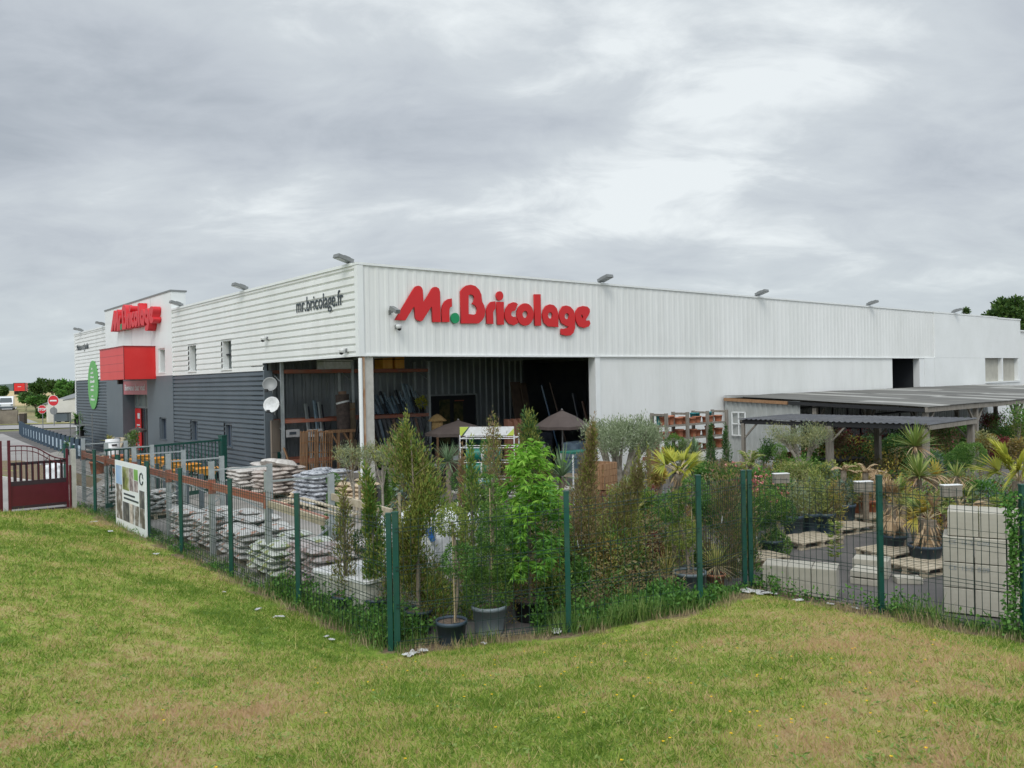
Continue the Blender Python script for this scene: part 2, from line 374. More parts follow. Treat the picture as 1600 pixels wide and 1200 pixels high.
grid_mesh('lawn', xs, ys, lz, GRASS, keep=lambda X, Y: fence_dist(X, Y)[0] > -.6)
# yard and drive: asphalt, everything beyond: open country
b = MB(); q = [W(-5.9, -70), W(90, -70), W(90, 60), W(-5.9, 60)]; b.add([(v.x, v.y, 0) for v in q], np.array([[0, 1, 2, 3]]), ASPH); tag(b.build('yard_asphalt'), kind='structure')
DRIVE = mat('drive_surface', (.25, .235, .225), (.32, .305, .29), sc=.4, rough=.95, world=True, bump=.2, bsc=50, dirt=.15)
b = MB(); q = [W(-40, 6.35), W(-5.9, 6.35), W(-5.9, 14), W(-2.2, 30), W(-.9, 56), W(-14, 62), W(-40, 50)]; b.add([(v.x, v.y, .004) for v in q], np.array([[0, 1, 2, 3, 4, 5, 6]]), DRIVE); tag(b.build('drive'), kind='structure')
FIELD = mat('rough_field', (.10, .13, .04), (.22, .20, .09), sc=.08, rough=1, world=True, c3=(.32, .27, .13), detail=8, bump=1, bsc=3)
b = MB(); b.add([(-3000, -400, -.06), (3000, -400, -.06), (3000, 4000, -.06), (-3000, 4000, -.06)], np.array([[0, 1, 2, 3]]), FIELD); tag(b.build('open_country'), kind='structure')
b = MB(); q = [W(-5.58, -8.6), W(-.6, -8.0), (W(.1, .1)), W(-.1, 34.2), W(-2.2, 30), W(-5.58, 14)]; b.add([(v.x, v.y, .009) for v in q], np.array([[0, 1, 2, 3, 4, 5]]), mat('concrete_apron', (.24, .225, .205), (.33, .31, .285), sc=.7, rough=.95, world=True, detail=8, dirt=.35, bump=.3, bsc=40)); tag(b.build('concrete_apron'), kind='structure')
# public road across the far left, with kerb verge
def strip(name, pts, width, z, m):
    b = MB(); V = []
    for i, p in enumerate(pts):
        p = Vector(p); q0 = Vector(pts[max(i-1, 0)]); q1 = Vector(pts[min(i+1, len(pts)-1)]); d = (q1-q0).normalized(); n = Vector((-d.y, d.x))
        V += [(p.x+n.x*width/2, p.y+n.y*width/2, z), (p.x-n.x*width/2, p.y-n.y*width/2, z)]
    b.add(V, np.array([[2*i, 2*i+1, 2*i+3, 2*i+2] for i in range(len(pts)-1)]), m, False); return tag(b.build(name), kind='structure')
strip('public_road', [(-110, 62), (-75, 74), (-45, 77), (0, 84), (60, 100)], 8.5, .012, ROAD)
strip('side_lane', [(-51, 84), (-62, 100), (-78, 124), (-105, 170)], 4.5, .016, ROAD)
VERGE = mat('dry_verge', (.36, .31, .13), (.22, .23, .08), sc=.6, rough=1, world=True, c3=(.45, .38, .2), bump=1, bsc=8)
strip('dry_verge', [(-110, 70), (-75, 81.5), (-47, 84), (0, 91)], 3.2, .02, VERGE)
strip('grass_verge', [(-26, 57), (-30, 66), (-27, 69)], 6, .02, VERGE)
# white kerb line of the drive seen through the gate
KERB = mat('kerb_stone', (.42, .41, .39), (.5, .49, .46), sc=3, rough=.9)
b = MB(); b.beam((-25.5, 36, .06), (-14.2, 27.4, .06), .14, .12, KERB); tag(b.build('kerb'), kind='structure')
b = MB(); b.add([(-30, 40, .01), (-25.6, 36.1, .01), (-14.3, 27.5, .01), (-15.5, 31, .01), (-24, 40, .01)], np.array([[0, 1, 2, 3, 4]]), GRASS); tag(b.build('grass_island'), kind='structure')
# rising ground and hills behind
def mound(name, cx, cy, rx, ry, h, m, rz=0, n=36):
    b = MB(); V = []; 
    for i in range(n+1):
        for j in range(n+1):
            u, v = i/n*2-1, j/n*2-1; r = math.hypot(u, v); z = h*max(0, math.cos(min(r, 1)*math.pi/2))**1.3*(1+.25*nz(u*2+cx, v*2))-.05
            x, y = u*rx, v*ry; V.append((cx+x*math.cos(rz)-y*math.sin(rz), cy+x*math.sin(rz)+y*math.cos(rz), z))
    b.add(V, np.array([[i*(n+1)+j, (i+1)*(n+1)+j, (i+1)*(n+1)+j+1, i*(n+1)+j+1] for i in range(n) for j in range(n)]), m, True)
    return tag(b.build(name), kind='structure')
STRAW = mat('straw_field', (.42, .33, .17), (.50, .40, .22), sc=.1, rough=1, world=True)
HILLM = mat('distant_woodland_hill', (.055, .085, .075), (.09, .125, .105), sc=.02, rough=1, world=True, detail=8)
mound('straw_field', -135, 260, 130, 70, 3.6, STRAW)
mound('grass_bank', -80, 133, 34, 16, .45, FIELD, rz=rad(10))
for i in range(5): mound('hills', -1500+i*560, 1900+i*120, 620, 300, 24+6*math.sin(i*2.1), HILLM, n=20)
# ---- grass blades on the lawn: dense near the camera, thinning out
def grass():
    n = 760000; r = 2.6+(RNG.random(n)**1.3)*25; a = rad(90)+(RNG.random(n)-.5)*rad(86)
    x = r*np.cos(a); y = r*np.sin(a)
    X = (x-C0[0])*CT+(y-C0[1])*ST; Y = -(x-C0[0])*ST+(y-C0[1])*CT
    d, _ = fence_dist(X, Y); k = (d > .18+.22*RNG.random(n)+.25*np.sin(X*2.3+Y*1.9)*np.sin(Y*3.1-X*1.2)) & (Y < 6.2); x, y, X, Y, r = x[k], y[k], X[k], Y[k], r[k]
    z = lz(X, Y); n = len(x)
    P = np.stack([x, y, z-.005], 1); D = np.stack([RNG.normal(size=n)*.8, RNG.normal(size=n)*.8, np.ones(n)], 1); D /= np.linalg.norm(D, axis=1, keepdims=True)
    pat = np.array([noise.noise(Vector((a*2.2, b_*2.2, 1))) for a, b_ in zip(np.round(x[::40], 2), y[::40])]); pat = np.repeat(pat, 40)[:n]
    cl = np.sin(x*9+3*np.sin(y*5))*np.sin(y*8+3*np.sin(x*6)); long_ = RNG.random(n) < .05
    h = (.026+.03*RNG.random(n)**2)*(1+.35*cl)*(1+r*.03)*np.where(long_, 1.9, 1); S = np.cross(D, RNG.normal(size=(n, 3))); S /= np.linalg.norm(S, axis=1, keepdims=True); wd = ((.0042+.0013*r/3)*RNG.uniform(.7, 1.5, n))[:, None]
    V = np.stack([P-S*wd/2, P+S*wd/2, P+D*h[:, None]], 1).reshape(-1, 3)
    b = MB(); b.add(V, np.arange(n*3).reshape(n, 3), BLADE)
    tag(b.build('grass'), 'short mown grass blades covering the sloping lawn', 'grass', kind='stuff')
grass()
# clover-like weeds and dandelions scattered through the lawn
WEEDL = leafm('weed_leaf', (.13, .24, .05), (.22, .32, .08), (.3, .38, .1)); YFL = mat('yellow_flower', (.8, .55, .02), rough=.6)
b = MB(); P = []; D = []
for _ in range(900):
    r = random.uniform(3, 11); a = rad(90)+random.uniform(-.62, .62); x, y = r*math.cos(a), r*math.sin(a)
    X, Y = B((x, y))
    if fence_dist(np.array([X]), np.array([Y]))[0][0] < .4: continue
    z = lzs(x, y)
    for k in range(8):
        t = random.uniform(0, 6.28); P.append((x, y, z+.01)); D.append((math.cos(t), math.sin(t), random.uniform(.1, .7)))
P = np.array(P); P[:, :2] += RNG.normal(size=(len(P), 2))*.035; b.leaves(P, np.array(D), RNG.uniform(.015, .05, len(P)), .016, WEEDL); tag(b.build('lawn_weeds'), 'small leafy weeds dotted through the mown lawn', 'weeds', kind='stuff')
b = MB(); P = []; D = []
for _ in range(110):
    px, py = random.choice([(random.uniform(700, 1450), random.uniform(1080, 1190)), (random.uniform(200, 1500), random.uniform(1030, 1180))])
    r = random.uniform(3.4, 9); a = math.atan2(1285, px-800); x, y = r*math.cos(a), r*math.sin(a)
    X, Y = B((x, y))
    if fence_dist(np.array([X]), np.array([Y]))[0][0] < .4: continue
    z = lzs(x, y)+.055
    for k in range(10):
        t = k*.63; P.append((x, y, z)); D.append((math.cos(t), math.sin(t), .45))
b.leaves(np.array(P), np.array(D), .011, .007, YFL); tag(b.build('lawn_flowers'), 'tiny yellow flowers dotted across the lawn', 'flowers', kind='stuff')

# ================================================================== STORE BUILDING (frame: X along right front, Y along left front)
store = thing('store_building', 'long white and slate hardware store with corner canopy, largest building in view', 'building', (C0[0], C0[1], 0), TH)
def vcorr(mb, x0, x1, z0, z1, m, pitch=.25, dep=.035, y=0., flat=.5, sgn=-1):
    """vertical ribs on a wall facing -Y: cross-section runs along X"""
    n = max(1, round((x1-x0)/pitch)); p = (x1-x0)/n; xs_ = []; 
    for i in range(n):
        a = x0+i*p; xs_ += [(a, 0), (a+p*flat*.5, 0), (a+p*(flat*.5+.12), 1), (a+p*(flat*.5+.38), 1), (a+p*(flat*.5+.5), 0)]
    xs_.append((x1, 0)); V = []
    for xx, k in xs_: V += [(xx, y+sgn*dep*k, z0), (xx, y+sgn*dep*k, z1)]
    mb.add(V, np.array([[2*i, 2*i+2, 2*i+3, 2*i+1] for i in range(len(xs_)-1)]), m)
    mb.add([(x0, y+.002, z0), (x1, y+.002, z0), (x1, y+.1, z0), (x0, y+.1, z0)], np.array([[0, 1, 2, 3]]), m)
def hcorr(mb, y0, y1, z0, z1, m, pitch=.2, dep=.045, x=0.):
    """horizontal planks with a recessed groove on a wall facing -X; the rib phase is shared by the whole wall"""
    def dz(z): f = (z/pitch) % 1.0; return np.interp(f, [0, .60, .72, .88, 1.0], [1, .82, 0, 0, 1])
    bp = sorted({round(k*pitch+f*pitch, 5) for k in range(int(z0/pitch)-1, int(z1/pitch)+2) for f in (0, .60, .72, .88)}); zs = [z0]+[q for q in bp if z0+.002 < q < z1-.002]+[z1]; V = []
    for zz in zs: V += [(x-dep*float(dz(zz)), y0, zz), (x-dep*float(dz(zz)), y1, zz)]
    mb.add(V, np.array([[2*i, 2*i+1, 2*i+3, 2*i+2] for i in range(len(zs)-1)]), m)
def hwall(mb, y0, y1, z0, z1, m, holes=(), **k):
    """ribbed wall with rectangular openings (ya,yb,za,zb)"""
    cuts = sorted(holes); y = y0
    for ya, yb, za, zb in cuts:
        hcorr(mb, y, ya, z0, z1, m, **k)
        if za > z0: hcorr(mb, ya, yb, z0, za, m, **k)
        if zb < z1: hcorr(mb, ya, yb, zb, z1, m, **k)
        y = yb
    hcorr(mb, y, y1, z0, z1, m, **k)
H = 6.66
b = MB(); vcorr(b, .12, 35.0, 4.2, H-.02, WHITE, pitch=.31, dep=.010); b.build('front_fascia', store)
b = MB(); b.box(35.0, 43.6, -.045, .05, 4.2, H-.02, WHITE2); b.box(43.6, 47.3, -.03, .05, 4.2, H-.06, WHITE2); b.box(35, 41.7, -.04, .05, 0, 4.198, WHITE2); b.box(41.7, 47.3, -.04, .05, 0, 2.75, WHITE2)
b.box(47.0, 47.3, -.035, .05, 2.752, 4.198, WHITE2); b.box(47.0, 47.3, .05, 20, 0, H-.06, WHITE2); b.build('front_wall_end', store)
b = MB(); vcorr(b, 9.25, 30.3, 0, 4.16, WHITE, pitch=.2, dep=.0015, y=.02); b.box(9.02, 9.25, -.03, .3, 0, 4.2, WHITE2); b.build('front_wall_lower', store)
b = MB(); b.box(9.25, 35, -.05, .02, 4.155, 4.20, WHITE2); b.box(.12, 9.25, -.055, .05, 4.15, 4.2, WHITE2); b.build('fascia_drip_edge', store)
b = MB(); b.box(33.2, 33.75, -.03, .3, 0, 4.15, WHITE2); b.box(33.76, 34.95, -.05, .02, 0, 4.15, WHITE2); b.build('sliding_panel', store)
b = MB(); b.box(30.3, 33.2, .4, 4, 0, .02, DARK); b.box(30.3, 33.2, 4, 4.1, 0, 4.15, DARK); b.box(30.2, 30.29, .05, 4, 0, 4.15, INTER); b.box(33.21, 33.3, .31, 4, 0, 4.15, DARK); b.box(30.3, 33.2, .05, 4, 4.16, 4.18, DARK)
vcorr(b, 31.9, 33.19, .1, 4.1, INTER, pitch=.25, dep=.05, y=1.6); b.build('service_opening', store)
wn = MB(); wn.box(41.7, 47.0, -.1, .22, 2.70, 2.78, WHITE2); wn.box(44.25, 44.45, -.02, .2, 2.79, 4.19, WHITE2); wn.box(46.85, 47.0, -.02, .2, 2.79, 4.19, WHITE2)
wo = wn.build('window_frame', store); wn = MB(); PBOARD = mat('window_board', (.36, .35, .30), (.43, .42, .36), sc=2, rough=.7)
wn.box(41.7, 44.25, .2, .24, 2.78, 4.2, PBOARD); wn.box(44.45, 46.85, .2, .24, 2.78, 4.2, PBOARD); wn.build('pane', wo)
b = MB()
b.box(-.06, 35.0, -.045, .25, H-.015, H+.05, WHITE2); b.box(35.0, 43.6, -.07, .25, H-.022, H+.05, WHITE2); b.box(43.6, 47.34, -.06, .25, H-.06, H+.02, WHITE2)
b.box(-.075, .25, .25, 15.96, H-.02, H+.06, WHITE2); b.build('parapet_coping', store); b = MB(); b.box(-.07, .25, 27.0, 34.45, H-.02, H+.06, WHITE2); b.build('parapet_coping', store)
b = MB(); b.box(-.055, .12, -.055, .12, 4.15, H-.03, WHITE2); b.build('corner_flashing', store); b = MB(); b.box(-.05, .2, 34.3, 34.42, 0, H-.03, WHITE2); b.box(-.06, .0, 34.2, 34.3, 0, H-.03, WHITE2); b.build('corner_flashing', store)
b = MB(); hwall(b, .12, 6.5, 4.2, H-.02, WHITE, pitch=.205); b.box(-.05, .03, .12, 6.5, 4.15, 4.2, WHITE2); hwall(b, 6.5, 15.98, 3.92, H-.02, WHITE, [(9.3, 10.3, 4.02, 5.12), (13.05, 14.0, 4.03, 5.12)], pitch=.205)
b.build('side_cladding_white', store); b = MB(); hwall(b, 27.0, 34.2, 3.92, H-.02, WHITE, pitch=.205); b.build('far_cladding_white', store)
b = MB(); hwall(b, 6.5, 15.98, 0, 3.9, SLATE, [(9.4, 10.2, 1.2, 2.06), (13.05, 13.9, 1.25, 2.1)], pitch=.163); b.box(-.04, .25, 6.42, 6.5, 0, 3.9, SLATE2); b.box(-.045, .0, 6.5, 15.98, 3.9, 3.92, WHITE2); b.build('side_cladding_slate', store)
b = MB(); hwall(b, 27.0, 34.2, 0, 3.9, SLATE, pitch=.163); b.build('far_cladding_slate', store)
# entrance tower: flat panels
b = MB(); y0, y1 = 15.98, 27.0; TT = 7.46
b.box(-.06, 0, y0, 16.95, 3.92, 5.12, WHITE2); b.box(-.06, 0, 17.9, y1, 3.92, 5.12, WHITE2); b.box(-.06, 0, 16.95, 17.9, 3.92, 4.05, WHITE2); b.box(-.06, .0, y0, y1, 5.12, TT, WHITE2); b.box(0, .55, y0, y1, 6.2, TT, WHITE2)
JOINT = mat('panel_joint', (.25, .27, .28), rough=.6)
for yy in (18.9, 22.0): b.box(-.062, -.058, yy, yy+.02, 5.3, TT, JOINT)
b.build('entrance_tower', store)
b = MB(); b.box(-.09, .6, y0-.03, y1+.03, TT, TT+.07, LAMPG); b.build('tower_coping', store)
b = MB(); b.box(-.06, 0, y0, 16.95, 0, 3.92, SLATE2); b.box(-.06, 0, 16.95, 17.95, 0, 1.14, SLATE2); b.box(-.06, 0, 16.95, 17.95, 2.1, 3.92, SLATE2); b.box(-.06, 0, 17.95, 19.7, 0, 3.92, SLATE2); b.box(-.06, 0, 23.9, y1, 0, 3.92, SLATE2); b.box(-.058, 0, 19.7, 23.9, 3.78, 3.918, SLATE2)
b.build('entrance_wall_slate', store)
# windows
def window(ya, yb, za, zb, mf, mg, sill, rec=.22):
    f = MB(); t = .06
    f.box(0, rec, ya, ya+t, za, zb, mf); f.box(0, rec, yb-t, yb, za, zb, mf); f.box(0, rec, ya+t, yb-t, zb-t, zb, mf); f.box(-.08, rec, ya-.04, yb+.04, za-.03, za+.02, sill)
    f.box(rec-.05, rec, (ya+yb)/2-.03, (ya+yb)/2+.03, za+.02, zb-t, mf)
    o = f.build('window', store); g = MB(); g.box(rec, rec+.03, ya, yb, za, zb, mg); g.build('pane', o)
BLIND = mat('window_glass_white_reflection', (.34, .37, .38), rough=.12, spec=.9)
window(9.3, 10.3, 4.02, 5.12, WHITE2, DGLASS, WHITE2); window(13.05, 14.0, 4.03, 5.12, WHITE2, DGLASS, WHITE2); window(16.95, 17.9, 4.05, 5.12, WHITE2, DGLASS, WHITE2)
SHUT = mat('dark_blue_shutter', (.02, .035, .06), (.028, .045, .075), sc=3, rough=.4)
window(9.4, 10.2, 1.2, 2.06, SLATE2, SHUT, SLATE, .12); window(13.05, 13.9, 1.25, 2.1, SLATE2, SHUT, SLATE, .12); window(16.95, 17.95, 1.14, 2.1, SLATE2, SHUT, SLATE, .12)
# red canopy box
b = MB(); b.box(-1.37, -.06, 18.3, 22.5, 3.80, 5.22, REDP); DRED = mat('dark_red_trim', (.25, .01, .012), rough=.4)
b.box(-1.40, -.06, 18.27, 22.53, 5.22, 5.26, DRED); b.box(-1.39, -1.37, 18.28, 18.32, 3.78, 5.22, DRED)
for zz in (4.15, 4.5, 4.86): b.box(-1.374, -1.37, 18.3, 22.5, zz, zz+.012, DRED)
b.box(-1.0, -.8, 20.8, 21.0, 3.6, 3.8, BLACK); b.build('red_entrance_box', store)
# entrance glazing
b = MB(); fr = MB()
for yy in (19.7, 20.7, 22.0, 23.2, 23.86): fr.box(.5, .58, yy, yy+.05, 0, 3.1, LAMPG)
fr.box(.5, .58, 19.75, 23.9, 2.42, 2.5, LAMPG); fr.box(.5, .58, 19.75, 23.9, 3.08, 3.12, LAMPG); fr.box(.0, .5, 19.66, 19.7, 0, 3.1, SLATE2); fr.box(0, .5, 23.9, 23.95, 0, 3.1, SLATE2); fr.box(0, .6, 19.7, 23.9, 3.74, 3.78, SLATE2)
fo = fr.build('entrance_frame', store)
EG = mat('entrance_glass', (.16, .2, .2), (.3, .33, .3), sc=1.3, rough=.08, spec=.9, stretch=(1, 1.5, .6))
b.box(.53, .55, 19.75, 20.7, 0, 2.42, EG); b.box(.53, .55, 19.75, 23.86, 2.5, 3.08, EG); b.box(.53, .55, 22.05, 23.2, 0, 2.42, DGLASS); b.build('pane', fo)
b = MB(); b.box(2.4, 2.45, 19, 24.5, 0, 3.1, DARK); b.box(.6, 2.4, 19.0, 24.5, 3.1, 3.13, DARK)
for k in range(5): b.box(1.6, 2.0, 20.8+.24*k, 20.95+.24*k, .2+.1*k, 1.9, mat('shelf_goods', (.3, .03, .03), (.02, .03, .1), sc=7, rough=.6))
b.build('lobby', store)
pst = MB(); pst.box(.47, .5, 22.75, 23.75, .35, 2.4, REDP); po = pst.build('poster_red', store)
pst = MB()
for k, (ya, yb, za) in enumerate([(22.9, 23.3, 1.9), (22.95, 23.45, 1.55), (22.9, 23.5, 1.4), (23.0, 23.4, 1.22), (23.1, 23.3, .55)]): pst.box(.462, .47, ya, yb, za, za+.07+.2*(k == 0), PAPER)
pst.build('print', po)
# interior of the covered corner
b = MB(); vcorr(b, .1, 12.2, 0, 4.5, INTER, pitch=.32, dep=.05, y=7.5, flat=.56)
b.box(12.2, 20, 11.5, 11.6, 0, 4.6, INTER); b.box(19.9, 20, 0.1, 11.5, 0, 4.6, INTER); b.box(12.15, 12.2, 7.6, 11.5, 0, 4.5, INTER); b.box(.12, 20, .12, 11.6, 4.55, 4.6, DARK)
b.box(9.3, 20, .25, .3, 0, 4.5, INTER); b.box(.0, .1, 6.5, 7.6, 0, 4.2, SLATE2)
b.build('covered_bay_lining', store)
b = MB(); b.box(7.0, 9.45, 7.36, 7.42, 0, 2.85, DARK); b.box(7.6, 8.1, 7.33, 7.355, .9, 2.7, mat('dim_hanging_plants', (.02, .035, .012), (.10, .085, .03), sc=5, rough=.9, lo=.4, hi=.6)); b.box(8.3, 8.75, 7.33, 7.355, 1.2, 2.6, mat('dim_hanging_plants', (.02, .035, .012))); b.box(8.35, 8.8, 7.33, 7.35, 2.62, 2.66, ORANGE); b.box(6.95, 7.03, 7.3, 7.43, 0, 2.9, GALV); b.box(9.42, 9.5, 7.3, 7.43, 0, 2.9, GALV); b.box(7.0, 9.45, 7.32, 7.43, 2.85, 2.92, GALV); b.build('inner_doorway', store)  # doorway shade painted as a dark board; dim plants, light strip in flat colour
b = MB()
for xx in (3, 7, 11, 15): b.box(xx, xx+.18, .2, 11.4, 4.25, 4.5, GALV)
b.build('roof_beam', store)
b = MB(); RUSTD = mat('downpipe_rust', (.30, .14, .06), (.45, .34, .24), sc=8, rough=.8, stretch=(1, 1, .3))
b.box(.14, .42, .02, .3, 0, 4.15, CONC); b.build('corner_column', store)
b = MB(); b.box(.075, .139, -.02, .1, 0, 4.14, RUSTD); b.tube([(.0, -.02, 4.1), (.0, -.02, .1)], .055, WHITE2, n=10); b.build('downpipe', store)
b = MB(); b.box(.2, 47.1, .3, 34.2, 6.15, 6.2, LAMPG); b.box(49.9, 50, 20, 34, 0, 6.2, WHITE2); b.box(0.2, 49.9, 34.2, 34.3, 0, 6.4, WHITE2); b.build('roof', store)
b = MB(); b.box(47.5, 62, 1.2, 14, 0, 6.05, WHITE); b.box(47.45, 62.1, 1.1, 14.1, 6.05, 6.14, WHITE2); b.build('rear_extension', store)

# ------------------------------------------------------------------ lettering
LETT = {
'M': [[(140,660),(425,185),(448,166),(480,158),(512,166),(537,190),(548,225),(558,395),(575,385),(684,198),(712,178),(748,176),(785,198),(802,250),(810,692),(690,692),(682,472),(668,475),(545,668),(520,682),(462,662),(436,630),(425,470),(410,475),(292,668)]],
'r1': [[(830,692),(828,500),(838,450),(870,390),(918,355),(975,345),(977,465),(948,475),(937,520),(940,692)]],
'B': [[(1110,712),(1103,240),(1140,190),(1190,155),(1250,143),(1320,162),(1375,215),(1410,290),(1418,390),(1450,450),(1467,520),(1457,600),(1425,660),(1370,712)], [(1222,575),(1220,300),(1250,283),(1290,300),(1308,340),(1300,390),(1268,425),(1310,440),(1342,480),(1350,530),(1337,568),(1310,583)]],
'r2': [[(1488,717),(1484,500),(1508,440),(1550,395),(1616,385),(1616,495),(1591,520),(1581,560),(1586,720)]],
'i': [[(1636,395),(1738,395),(1741,730),(1641,730)]],
'c': [[(1946,430),(1916,405),(1876,400),(1816,425),(1771,490),(1751,570),(1761,640),(1806,712),(1886,740),(1952,704),(1942,670),(1909,612),(1881,617),(1851,600),(1844,570),(1856,535),(1886,528),(1901,525)]],
'l': [[(2186,283),(2279,283),(2288,745),(2196,745)]],
'a': [[(2306,590),(2321,510),(2361,452),(2416,430),(2476,445),(2516,490),(2538,560),(2541,765),(2386,755),(2326,700)]],
'g': [[(2784,600),(2786,780),(2761,850),(2721,887),(2656,892),(2579,872),(2584,785),(2616,790),(2671,780),(2698,757),(2656,748),(2581,700),(2551,610),(2566,520),(2606,460),(2656,448),(2716,465),(2766,520)]],
'e': [[(2988,585),(3003,545),(3001,500),(2966,465),(2901,455),(2836,475),(2796,540),(2791,610),(2811,700),(2846,757),(2916,777),(2986,757),(3011,715),(2996,665),(2956,672),(2942,658)]],
}
def ell(cx, cy, rx, ry, n=22, tilt=0):
    return [(cx+rx*math.cos(2*math.pi*i/n)-tilt*ry*math.sin(2*math.pi*i/n), cy+ry*math.sin(2*math.pi*i/n)) for i in range(n)]
LETT['dot'] = [ell(1025, 634, 62, 78)]; LETT['idot'] = [ell(1679, 307, 52, 68)]; LETT['o'] = [ell(2054, 580, 124, 165), ell(2053, 580, 40, 52)]
LETT['a'].append(ell(2421, 595, 34, 48)); LETT['g'].append(ell(2666, 606, 34, 45)); LETT['e'].append(ell(2891, 610, 14, 30, tilt=-.3))
def sign_uv(p):
    """trace -> (metres along the wall, height): sight lines onto the front wall, as surveyed from the photograph"""
    px, py = 600+p[0]/9.412, 430+p[1]/9.412
    d = FWD+RGT*((px-800)/F)-UPV*((py-600)/F); o = B(CAMP); e = B(CAMP+d); t = o[1]/(o[1]-e[1])
    return (o[0]+(e[0]-o[0])*t, CAMP.z+d.z*t)
def poly_letter(name, loops, depth, m, parent, mapf):
    cu = bpy.data.curves.new(name, 'CURVE'); cu.dimensions = '2D'; cu.fill_mode = 'BOTH'; cu.extrude = depth/2
    for lp in loops:
        sp_ = cu.splines.new('POLY'); sp_.points.add(len(lp)-1); sp_.use_cyclic_u = True
        for q, p in zip(sp_.points, lp): u, v = mapf(p); q.co = (u, v, 0, 1)
    return curve_obj(name, cu, m, parent)
def curve_obj(name, cu, m, parent):
    o = bpy.data.objects.new(name, cu); COL.objects.link(o); dg = bpy.context.evaluated_depsgraph_get(); dg.update()
    me = bpy.data.meshes.new_from_object(o.evaluated_get(dg)); bpy.data.objects.remove(o); me.materials.clear(); me.materials.append(m)
    r = bpy.data.objects.new(name, me); COL.objects.link(r); r.parent = parent; return r
def text(name, s, size, m, parent, depth=.01, off=0., align='LEFT', xs=1.):
    cu = bpy.data.curves.new(name, 'FONT'); cu.body = s; cu.size = size; cu.extrude = depth/2; cu.offset = off; cu.align_x = align
    o = curve_obj(name, cu, m, parent); o.scale = (xs, 1, 1); return o
DOTM = {'dot': GREENL}
sg = thing('front_sign', 'big red store name in flat letters with a green dot on the white front wall', 'sign', W(0, -.06), TH)
sg.rotation_euler = (rad(90), 0, TH)
for k, lp in LETT.items(): poly_letter('letter', lp, .05, DOTM.get(k, REDL), sg, sign_uv)
sg2 = thing('entrance_sign', 'red store name in deep block letters on the entrance tower', 'sign')
cs = [sign_uv(p) for p in LETT['M'][0]]; u0 = min(p[0] for p in cs); uv1 = max(sign_uv(p)[0] for p in LETT['e'][0]); v0 = 5.17
SRED = mat('red_block_letter', (.62, .02, .03), rough=.45); FACE = mat('red_block_letter_face', (.68, .10, .10), rough=.3)
kk = 7.15/(uv1-u0)
for k, lp in LETT.items():
    o = poly_letter('letter', lp, .34, SRED if k != 'dot' else GREENL, sg2, lambda p: ((sign_uv(p)[0]-u0)*kk, (sign_uv(p)[1]-v0)*kk*1.08))
sg2.matrix_world = Matrix.Translation(W(-.24, 24.45, 6.24)) @ Matrix((( -CT*0+ST, 0, -CT), (-CT, 0, -ST), (0, 1, 0))).to_4x4()
def left_sign(name, label, X, Y, Z, cat='sign'):
    o = thing(name, label, cat); o.matrix_world = Matrix.Translation(W(X, Y, Z)) @ Matrix(((ST, 0, -CT), (-CT, 0, -ST), (0, 1, 0))).to_4x4(); return o
s3 = left_sign('web_address_sign', 'grey web address lettering on the white ribbed side near the corner', -.06, 3.82, 5.62)
text('lettering', 'mr.bricolage.fr', .62, GREY_TXT, s3, .012, .002, xs=.83)
s4 = left_sign('slogan_sign', 'small grey slogan lettering high on the far end of the side wall', -.06, 33.7, 5.68)
text('lettering', 'Maison et Jardin', .48, GREY_TXT, s4, .012, .0, xs=.93)
s5 = left_sign('welcome_sign', 'pinkish red welcome panel above the entrance doors', -.03, 23.8, 3.1)
PINKR = mat('faded_red_panel', (.42, .10, .12), (.36, .07, .09), sc=2, rough=.4)
b = MB(); b.box(0, 4.05, 0, .66, -.05, 0, PINKR); b.build('panel', s5); o = text('lettering', 'Bienvenue chez vous!', .42, PAPER, s5, .01, .004, xs=.95); o.location = (.25, .2, .01)
s6 = left_sign('oval_sign', 'tall green oval notice with white writing on the ribbed side wall', -.07, 29.85, 3.63)
OVG = mat('oval_sign_green', (.09, .36, .08), (.11, .40, .09), sc=2, rough=.4)
poly_letter('panel', [ell(0, 0, 1.12, 1.34, 40)], .04, OVG, s6, lambda p: p)
b = MB()
for i, (wd, yy, hh) in enumerate([(.25, .85, .12), (.55, .62, .12), (.75, .38, .12), (.95, .12, .16), (.6, -.12, .1), (.7, -.33, .12), (.4, -.66, .1), (.8, -.86, .14)]):
    x = -wd/2-.12
    while x < wd/2-.12:
        l = random.uniform(.06, .16); b.box(x, x+l, yy, yy+hh*random.uniform(.6, 1), .021, .026, PAPER); x += l+.035
b.build('writing', s6)
